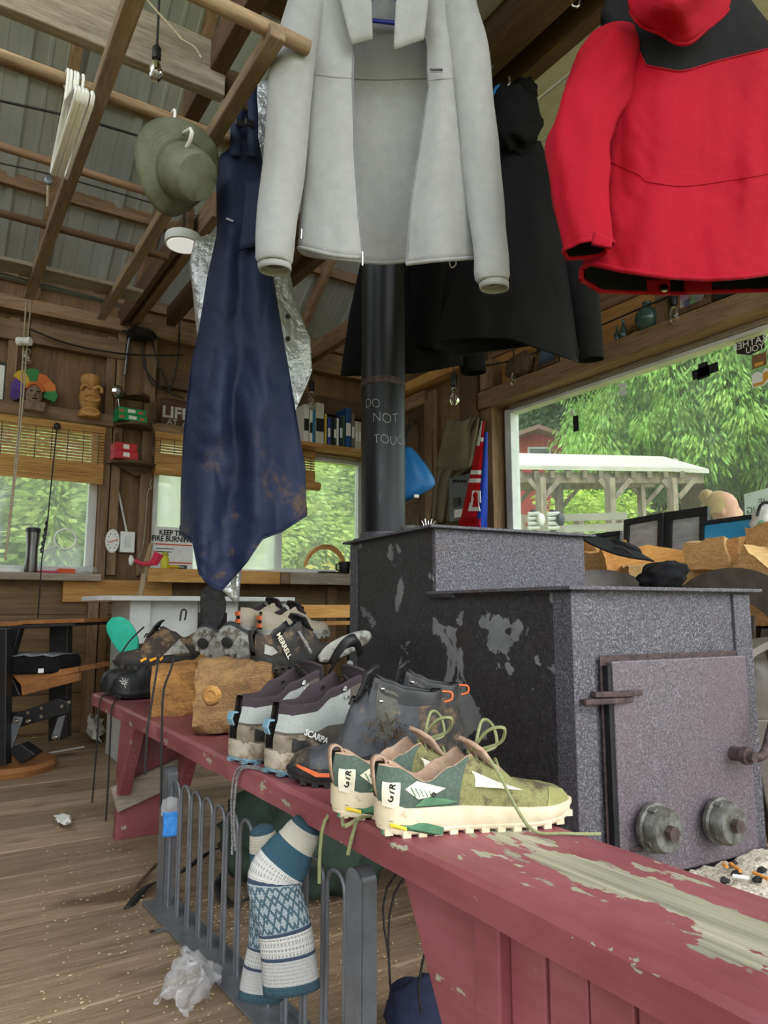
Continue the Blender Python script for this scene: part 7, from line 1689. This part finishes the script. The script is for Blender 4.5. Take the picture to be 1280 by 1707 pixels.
# stickers on the picture window
def stick(label, polys, name='sticker'):
    t = thing(name, label, 'sticker', wa(*polys[0][1][0], AW+.016), 'stickers on the picture window')
    for nm, pts, mt in polys: MB().slab([wa(x, y_, AW+.018) for x, y_ in pts], (-.0012*(1 if nm != 'top_mark' else 2), 0, 0)).build(nm, mt, t)
    return t
stick('black cross of tape on the picture window', [('tape', [(1153, 619), (1196, 603), (1198, 618), (1155, 634)], 'ink'), ('tape', [(1164, 607), (1179, 602), (1184, 626), (1162, 635)], 'ink')]); stick('small black square sticker low on the picture window', [('patch', [(955, 694), (964, 692), (965, 718), (956, 720)], 'ink'), ('top_mark', [(951, 686), (956, 683), (957, 690), (952, 692)], 'print_white')])
col('sun_orange', '#d29a3c'); col('sand_brown', '#7d5a3a')
stick('small brown photo sticker at the right window edge', [('patch', [(1253, 594), (1277, 586), (1278, 608), (1254, 616)], 'sand_brown'), ('top_mark', [(1258, 606), (1272, 602), (1272, 608), (1258, 612)], 'sun_orange')])
t = stick('yellow and white snail sticker at the right window edge', [('backing', [(1253, 626), (1262, 619), (1270, 622), (1276, 613), (1283, 616), (1283, 634), (1272, 643), (1254, 647)], 'print_white'), ('top_mark', [(1256, 640), (1272, 636), (1272, 622), (1280, 618), (1281, 630), (1272, 641), (1256, 645)], 'sun_orange')])
t = stick('dark lettered sticker at the top right of the picture window', [('patch', [(1226, 572), (1272, 558), (1275, 580), (1250, 592), (1228, 590)], col('stick_brown', '#2c2018'))])
for s, px, py, sz in (('RATHER', 1249, 572, .045), ('YOU', 1258, 581, .04)): 
    Mx = Matrix((Vector((0, -1, 0)), UPZ, Vector((-1, 0, 0)))).transposed().to_4x4(); Mx.translation = wa(px, py, AW+.0145); text('lettering', s, sz, Mx, 'print_white', t, mirror=True)
for px, py, l in ((1037, 644, 'upper'), (1037, 655, 'lower')): stick('%s pale tape scrap on the middle of the picture window' % l, [('patch', [(px-6, py-4), (px+6, py-6), (px+7, py+2), (px-5, py+4)], 'print_white')])
# ================================================================ FIREWOOD STACK, CHAIRS, FRAMES, PERSON
r = random.Random(21)
XS = 2.62
def ray_px(a, b, z):
    x = a*VX+b*UX; y = a*VY+b*UY; return 640+F*x/(y*CP+(z-EZ)*SP)
def wedge(rr, s):
    k = rr.randrange(3)
    if k == 0: p = [(-.07, -.055), (.07, -.055), (.05, .05), (-.03, .06)]
    elif k == 1: p = [(-.072, -.05), (.072, -.055), (.02, .062)]
    else: p = [(-.07, -.05), (.0, -.06), (.07, -.05), (.065, .03), (0, .058), (-.06, .035)]
    f = rr.choice((-1, 1)); return [(x*s*f, y*s) for x, y in (p if f > 0 else p[::-1])]
lab = 'split firewood log in the stack under the picture window'
for row in range(7):
    b = .75+.07*(row % 2)
    while b < 2.75:
        if row == 6 and b > 2.3: break
        q = ray_px(XS, b, .065+row*.118)
        lb2 = ('log end right of the stove, %s course from the floor, %s' % (['first', 'second', 'third', 'fourth', 'fifth', 'sixth', 'seventh'][row], 'near the stove edge' if q < 1262 else 'at the picture edge')) if 1236 < q < 1292 else 'split firewood log in the %s course of the stack behind the stove' % ['first', 'second', 'third', 'fourth', 'fifth', 'sixth', 'seventh'][row]
        log(lb2, (XS+.19+r.uniform(-.03, .03), b, .065+row*.118), (1, 0, 0), (0, r.uniform(-.2, .2), 1), .40, wedge(r, 1.0), (r.choice(['log_split', 'log_orange']), 'log_end', 'bark'), r.randrange(99), 'stacked firewood', [0] if r.random() < .3 else None, .014, 3)
        b += .148
def toplog(lb, px, py, a, L, prof, mats, axis=(1, 0, 0), seed=1):
    c = wa(px, py, a); log(lb, c+Vector((L/2*.9, 0, 0)), axis, UPZ, L, prof, mats, seed, 'top layer of firewood', None, .024, 7, nsub=5)
toplog('square ended pale log lying on top of the firewood stack', 1160, 926, 2.5, .40, [(-.075, -.06), (.075, -.06), (.075, .055), (-.07, .06)], ('log_pale', 'log_end', 'bark'), (.9, .2, 0), 3)
toplog('log right beside the square ended log on the stack', 1216, 921, 2.56, .36, [(-.06, -.05), (.06, -.055), (.065, .05), (-.05, .055)], ('log_split', 'log_end', 'bark'), (1, 0, 0), 4)
toplog('wedge shaped log at the right edge of the stack top', 1250, 938, 2.45, .36, [(-.095, -.05), (.08, -.055), (.01, .07)], ('log_pale', 'log_end', 'bark'), (1, 0, 0), 5)
toplog('highest log at the right picture edge', 1280, 900, 2.6, .36, [(-.07, -.05), (.07, -.06), (.075, .05), (-.06, .06)], ('log_split', 'log_end', 'bark'), (1, 0, 0), 6)
toplog('orange wedge log under the black cap', 1030, 938, 2.45, .36, [(-.1, -.06), (.09, -.055), (.0, .075)], ('log_orange', 'log_orange', 'bark'), (.8, -.5, 0), 7)
toplog('pale split log between the black cap and black bag', 1080, 955, 2.4, .42, [(-.09, -.05), (.09, -.055), (.08, .045), (-.08, .03)], ('log_pale', 'log_end', 'bark'), (.75, -.6, 0), 8)
toplog('orange log beside the upper stove box', 990, 940, 2.5, .36, [(-.08, -.06), (.08, -.06), (.06, .06), (-.07, .05)], ('log_orange', 'log_end', 'bark'), (1, 0, 0), 9)
toplog('small orange log behind the stove top corner', 985, 915, 2.6, .36, [(-.07, -.05), (.07, -.05), (.02, .06)], ('log_orange', 'log_orange', 'bark'), (1, 0, 0), 10)
# black cap and bag
cp_ = thing('visor_hat', 'flat black cap lying on the firewood beside the stove', 'cap', wd(1040, 925, 2.55))
m = MB(); m.loft([[wd(968+u*122, 890+u*46-8*math.sin(math.pi*u)+v*20*math.sin(math.pi*min(1, u*.9+.12)), 2.58-.14*v+.02*math.sin(u*5)) for v in [j/5 for j in range(6)]] for u in [i/14 for i in range(15)]], False); m.build('brim', 'black_shell', cp_, smooth=180, solid=.006)
MB().blob(wd(1040, 914, 2.60), (.065, .05, .022), 24, 14, frame((0, 0, 0), RGT*.93-UPZ*.35, UPZ).to_3x3(), .15, 2, 3).build('crown', 'black_shell', cp_, smooth=180); MB().tube([wd(1015, 915, 2.52), wd(1035, 912, 2.5), (wd(1055, 925, 2.48))], .005, 6, smooth=4).build('cord', 'black_lace', cp_)
MB().blob(wd(1105, 962, 2.42), (.085, .06, .05), 30, 20, frame((0, 0, 0), RGT*.95+UPZ*.2, UPZ).to_3x3(), .32, 2.4, 5).build('black_bag', 'black_shell', smooth=180); custom(COL.objects[-1], 'black crumpled cloth bag lying on the firewood behind the stove', 'bag')
# framed pictures leaning on the window
def wframe(label, tl, tr, h, a, mtp, bw=.022, group='framed pictures under the window', mat_w=0):
    A, B = wa(*tl, a), wa(*tr, a); dn = Vector((-.12, 0, -1)).normalized(); nrm = Vector((-1, 0, .12)).normalized(); ex = (B-A).normalized(); W = (B-A).length
    t = thing('picture_frame', label, 'picture frame', A+dn*h, group)
    P = lambda x, y_, o=0: A+ex*x+dn*y_+nrm*o
    for q in ([(0, 0), (W, 0), (W, bw), (0, bw)], [(0, h-bw), (W, h-bw), (W, h), (0, h)], [(0, bw), (bw, bw), (bw, h-bw), (0, h-bw)], [(W-bw, bw), (W, bw), (W, h-bw), (W-bw, h-bw)]): MB().slab([P(*k, .012) for k in q], -nrm*.024).build('frame', 'black_plastic', t, bevel=.002)
    MB().slab([P(*k) for k in ((bw, bw), (W-bw, bw), (W-bw, h-bw), (bw, h-bw))], -nrm*.004).build('print', mtp, t)
m = NT('photo_water'); m.end(m.ramp(m.noise(m.coord((1, 3, 14)), 3, 4, .6), [(.35, '#8f9190'), (.6, '#b0b2b1')]), .3)
m = NT('photo_reeds'); m.end(m.ramp(m.noise(m.coord((1, 22, 2)), 3, 4, .6), [(.35, '#26281f'), (.6, '#55563f')]), .3)
m = NT('photo_sky'); sx = m.n('ShaderNodeSeparateXYZ', {0: m.coord((1, 1, 1))}); m.end(m.ramp(m.noise(m.coord((1, 1, 3)), 3, 3), [(.3, '#2a8fc4'), (.6, '#48a8d4'), (.8, '#7cc4de')]), .3)
wframe('small black framed reed photo leaning left of the larger frames', (976, 892), (1036, 885), .22, 2.92, 'photo_reeds'); wframe('black framed grey water photo leaning against the window', (1042, 867), (1108, 855), .32, 2.9, 'photo_water', .03); wframe('black framed photo with dark band beside the water photo', (1109, 855), (1182, 844), .32, 2.91, 'photo_water', .04); wframe('black framed bright blue sky photo in front of the person', (1168, 870), (1262, 857), .2, 2.84, 'photo_sky', .018)
bw_ = thing('carrier_bag', 'white plastic carrier bag with black handle at the right edge', 'bag', wd(1275, 900, 2.75)); MB().blob(wd(1278, 872, 2.75), (.06, .05, .08), 20, 14, None, .3, 3, 4).build('body', 'paper', bw_, smooth=180)
MB().tube([wd(1262, 860, 2.68), wd(1268, 842, 2.68), wd(1280, 838, 2.68), wd(1290, 850, 2.68)], .006, 6, smooth=4).build('handle', 'black_plastic', bw_, smooth=60); MB().blob(wd(1270, 880, 2.69), (.03, .008, .03)).build('green_print', 'green_lug', bw_, smooth=180)
# notice outside
no = thing('notice_board', 'white notice sheet on the far side of the window', 'notice', wa(1262, 850, 3.3)); MB().slab([wa(1240, 824, 3.3), wa(1300, 808, 3.3), wa(1300, 860, 3.3), wa(1242, 866, 3.3)], (.004, 0, 0)).build('sheet', 'paper', no)
for s, py in (('THE', 836), ('BURNING', 848)):
    Mx = Matrix((Vector((0, -1, 0)), UPZ, Vector((-1, 0, 0)))).transposed().to_4x4(); Mx.translation = wa(1278, py, 3.297); text('lettering', s, .045, Mx, 'ink', no, mirror=True)
# plastic armchairs
plain('brown_resin', '#4a4139', '#5a5047', scale=20, rough=.42)
def chair(label, pos, yaw):
    t = thing('plastic_armchair', label, 'chair', pos, 'brown plastic armchairs'); M = Matrix.Translation(Vector(pos)) @ Matrix.Rotation(R(yaw), 4, 'Z')
    def bld(nm, m, **kw): return m.build(nm, 'brown_resin', t, **kw)
    def arch(u, hgt, wd_, z0):     # u -1..1 arch outline of the back, facing +y
        a = math.pi*(u+1)/2; return Vector((-wd_*math.cos(a), -.20-.05*math.sin(a), z0+hgt*max(0, math.sin(a))**.6))
    m = MB(); m.M = M; rows = []
    for i in range(33):
        u = -1+2*i/32; o = arch(u, .40, .29, .52); n = arch(u, .29, .20, .52)
        rows.append([o, o+Vector((0, -.03, -.005)), n+Vector((0, -.02, 0)), n+Vector((0, .012, 0))])
    m.loft(rows, True, (True, True)); bld('back_ring', m, smooth=50)
    for x in (-.13, -.065, 0, .065, .13):
        m = MB(); m.M = M; top = .52+.25*(1-(x/.21)**2)**.5; m.loft([[Vector((x*k-.022, -.2-.04*s, z)), Vector((x*k+.022, -.2-.04*s, z)), Vector((x*k+.022, -.21-.04*s, z)), Vector((x*k-.022, -.21-.04*s, z))] for z, k, s in ((.42, .7, 0), (.55, .9, .5), (top, 1.0, 1))], True, (True, True)); bld('back_slat', m, smooth=40)
    m = MB(); m.M = M; rows = []
    for i in range(15):
        y_ = -.22+.44*i/14; w = .24+.03*i/14; rows.append([Vector((x*w, y_, .42-.02*math.cos(math.pi*i/14)*0-.015*(1-x*x)+(-.02 if i == 14 else 0))) for x in [-1+2*j/12 for j in range(13)]])
    m.loft(rows, False); bld('seat', m, smooth=180, solid=.012)
    for s in (-1, 1):
        pts = spline([(s*.28, -.2, .68), (s*.31, -.05, .69), (s*.315, .10, .68), (s*.30, .2, .62), (s*.285, .22, .46)], 5); m = MB(); m.M = M; m.loft([[Vector(p)+Vector((-.035, 0, -.008)), Vector(p)+Vector((.035, 0, -.008)), Vector(p)+Vector((.03, 0, .010)), Vector(p)+Vector((-.03, 0, .010))] for p in pts], True, (True, True)); bld('arm', m, smooth=50)
        for y0, y1 in ((.22, .27), (-.2, -.27)):
            m = MB(); m.M = M; m.loft([[Vector((s*.27-.03, y0-.02, .47)), Vector((s*.27+.03, y0-.02, .47)), Vector((s*.27+.03, y0+.02, .47)), Vector((s*.27-.03, y0+.02, .47))], [Vector((s*.30-.02, y1-.018, 0)), Vector((s*.30+.02, y1-.018, 0)), Vector((s*.30+.02, y1+.018, 0)), Vector((s*.30-.02, y1+.018, 0))]], True, (True, True)); bld('leg', m, bevel=.005)
p = wd(1212, 1015, 2.42); chair('brown plastic armchair standing right of the stove', (p.x-.22, p.y+.02, 0), 86)
p = wd(1006, 1015, 2.5); chair('brown plastic armchair mostly hidden behind the stove', (p.x-.1, p.y-.18, 0), 150)
# ---- person outside the window
plain('skin', '#c98d74', '#d69d84', scale=30, rough=.55, bump=.05); plain('blonde', '#a8854f', '#c4a36a', scale=40, stretch=(6, 6, 1), rough=.6); plain('shirt_grey', '#6d7680', '#7d8690', scale=30)
ph_ = wd(1206, 851, 4.5); pe = thing('person', 'blonde person with hair bun in profile outside the picture window', 'person', (ph_.x, ph_.y, -.55))
fd = (RGT*.92-FWD*.38).normalized(); sdv = Vector((-fd.y, fd.x, 0)); Mh = Matrix((fd, sdv, UPZ)).transposed().to_4x4(); Mh.translation = ph_
m = MB(); m.M = Mh; rows = []
prof = [(-.125, .03, -.012, .05), (-.11, .05, .02, .045), (-.085, .072, .03, .055), (-.055, .080, .02, .066), (-.02, .085, .008, .072), (.02, .09, 0, .076), (.06, .088, -.006, .074), (.095, .07, -.01, .06), (.115, .04, -.012, .036), (.122, .004, -.012, .004)]
for z, rx, cx, ry in prof: rows.append([Vector((cx+rx*math.cos(2*math.pi*j/28)+(.02*max(0, math.cos(2*math.pi*j/28))**24 if -.04 < z < .0 else 0), ry*math.sin(2*math.pi*j/28), z)) for j in range(28)])
m.loft(rows, True, (True, True)); 
# neck, torso and limbs continue the same mesh
def limb(pts, rads): m.tube(pts, rads, 14, smooth=4)
limb([Vector((-.01, 0, -.09)), Vector((-.02, 0, -.15)), Vector((-.03, 0, -.20))], [.052, .05, .06])
rows = []
for z, rx, ry in ((-.17, .05, .06), (-.20, .08, .13), (-.235, .095, .19), (-.30, .105, .195), (-.42, .115, .175), (-.55, .10, .15), (-.65, .105, .155), (-.75, .115, .175), (-.82, .10, .16), (-.86, .05, .08)): rows.append([Vector((-.03+rx*math.cos(2*math.pi*j/28), ry*math.sin(2*math.pi*j/28), z)) for j in range(28)])
m.loft(rows, True, (True, True))
H0 = -.55-ph_.z
for s in (-1, 1):
    limb([Vector((-.03, s*.175, -.25)), Vector((-.05, s*.22, -.40)), Vector((-.03, s*.225, -.54)), Vector((.05, s*.20, -.66)), Vector((.12, s*.17, -.74))], [.055, .045, .038, .032, .026])
    for k in range(4): limb([Vector((.115, s*(.15+.014*k), -.735)), Vector((.15, s*(.148+.013*k), -.765)), Vector((.165, s*(.148+.012*k), -.80))], [.009, .008, .006])
    limb([Vector((.12, s*.14, -.73)), Vector((.145, s*.125, -.745)), Vector((.16, s*.122, -.77))], [.010, .009, .007])
    limb([Vector((-.03, s*.085, -.80)), Vector((-.02, s*.095, -1.05)), Vector((-.03, s*.095, -1.35)), Vector((-.04, s*.095, H0+.06))], [.085, .065, .05, .035]); limb([Vector((-.06, s*.095, H0+.035)), Vector((.04, s*.1, H0+.035)), Vector((.14, s*.105, H0+.025))], [.035, .04, .03])
m.build('body', 'skin', pe, smooth=180)
m = MB(); m.M = Mh; rows = []
for z, rx, ry in ((-.185, .07, .085), (-.21, .095, .15), (-.245, .108, .205), (-.32, .118, .208), (-.43, .126, .19), (-.55, .112, .165), (-.66, .12, .17), (-.74, .128, .188)): rows.append([Vector((-.03+rx*math.cos(2*math.pi*j/28), ry*math.sin(2*math.pi*j/28), z)) for j in range(28)])
m.loft(rows, True); m.build('shirt', 'shirt_grey', pe, smooth=180)
m = MB(); m.M = Mh
for s in (-1, 1): m.tube([Vector((-.03, s*.085, -.76)), Vector((-.02, s*.095, -1.05)), Vector((-.03, s*.095, -1.35)), Vector((-.04, s*.095, H0+.1))], [.105, .08, .068, .06], 16, smooth=4)
m.build('trousers', 'navy_cloth', pe, smooth=180)
m = MB(); m.M = Mh; rows = []
for i in range(11):
    th = math.pi*.60*i/10; rows.append([Vector((-.028+.102*math.sin(th)*math.cos(2*math.pi*j/28)*(1 if math.cos(2*math.pi*j/28) < 0 else .98), .085*math.sin(th)*math.sin(2*math.pi*j/28), .012+.118*math.cos(th)*(1 if math.cos(2*math.pi*j/28) < .3 else 1))) for j in range(28)])
rows = [[Vector((p.x, p.y, max(p.z, .035+.05*max(0, p.x*10)) if p.x > .0 else p.z)) for p in rw] for rw in rows]
m.loft(rows, True); m.blob((-.095, 0, .10), (.045, .045, .042), 16, 12, None, .2, 3, 2); m.build('hair', 'blonde', pe, smooth=180)
m = MB(); m.M = Mh
for s in (-1, 1): m.blob((-.012, s*.075, -.012), (.018, .008, .028), 12, 8)
m.build('ears', 'skin', pe, smooth=180)
for s in (-1, 1):
    m = MB(); m.M = Mh; m.blob((.074, s*.03, .008), (.008, .012, .006)); m.build('eye', 'ink', pe, smooth=180)
m = MB(); m.M = Mh; m.blob((.094, 0, -.062), (.006, .02, .005)); m.build('mouth', 'terracotta', pe, smooth=180)
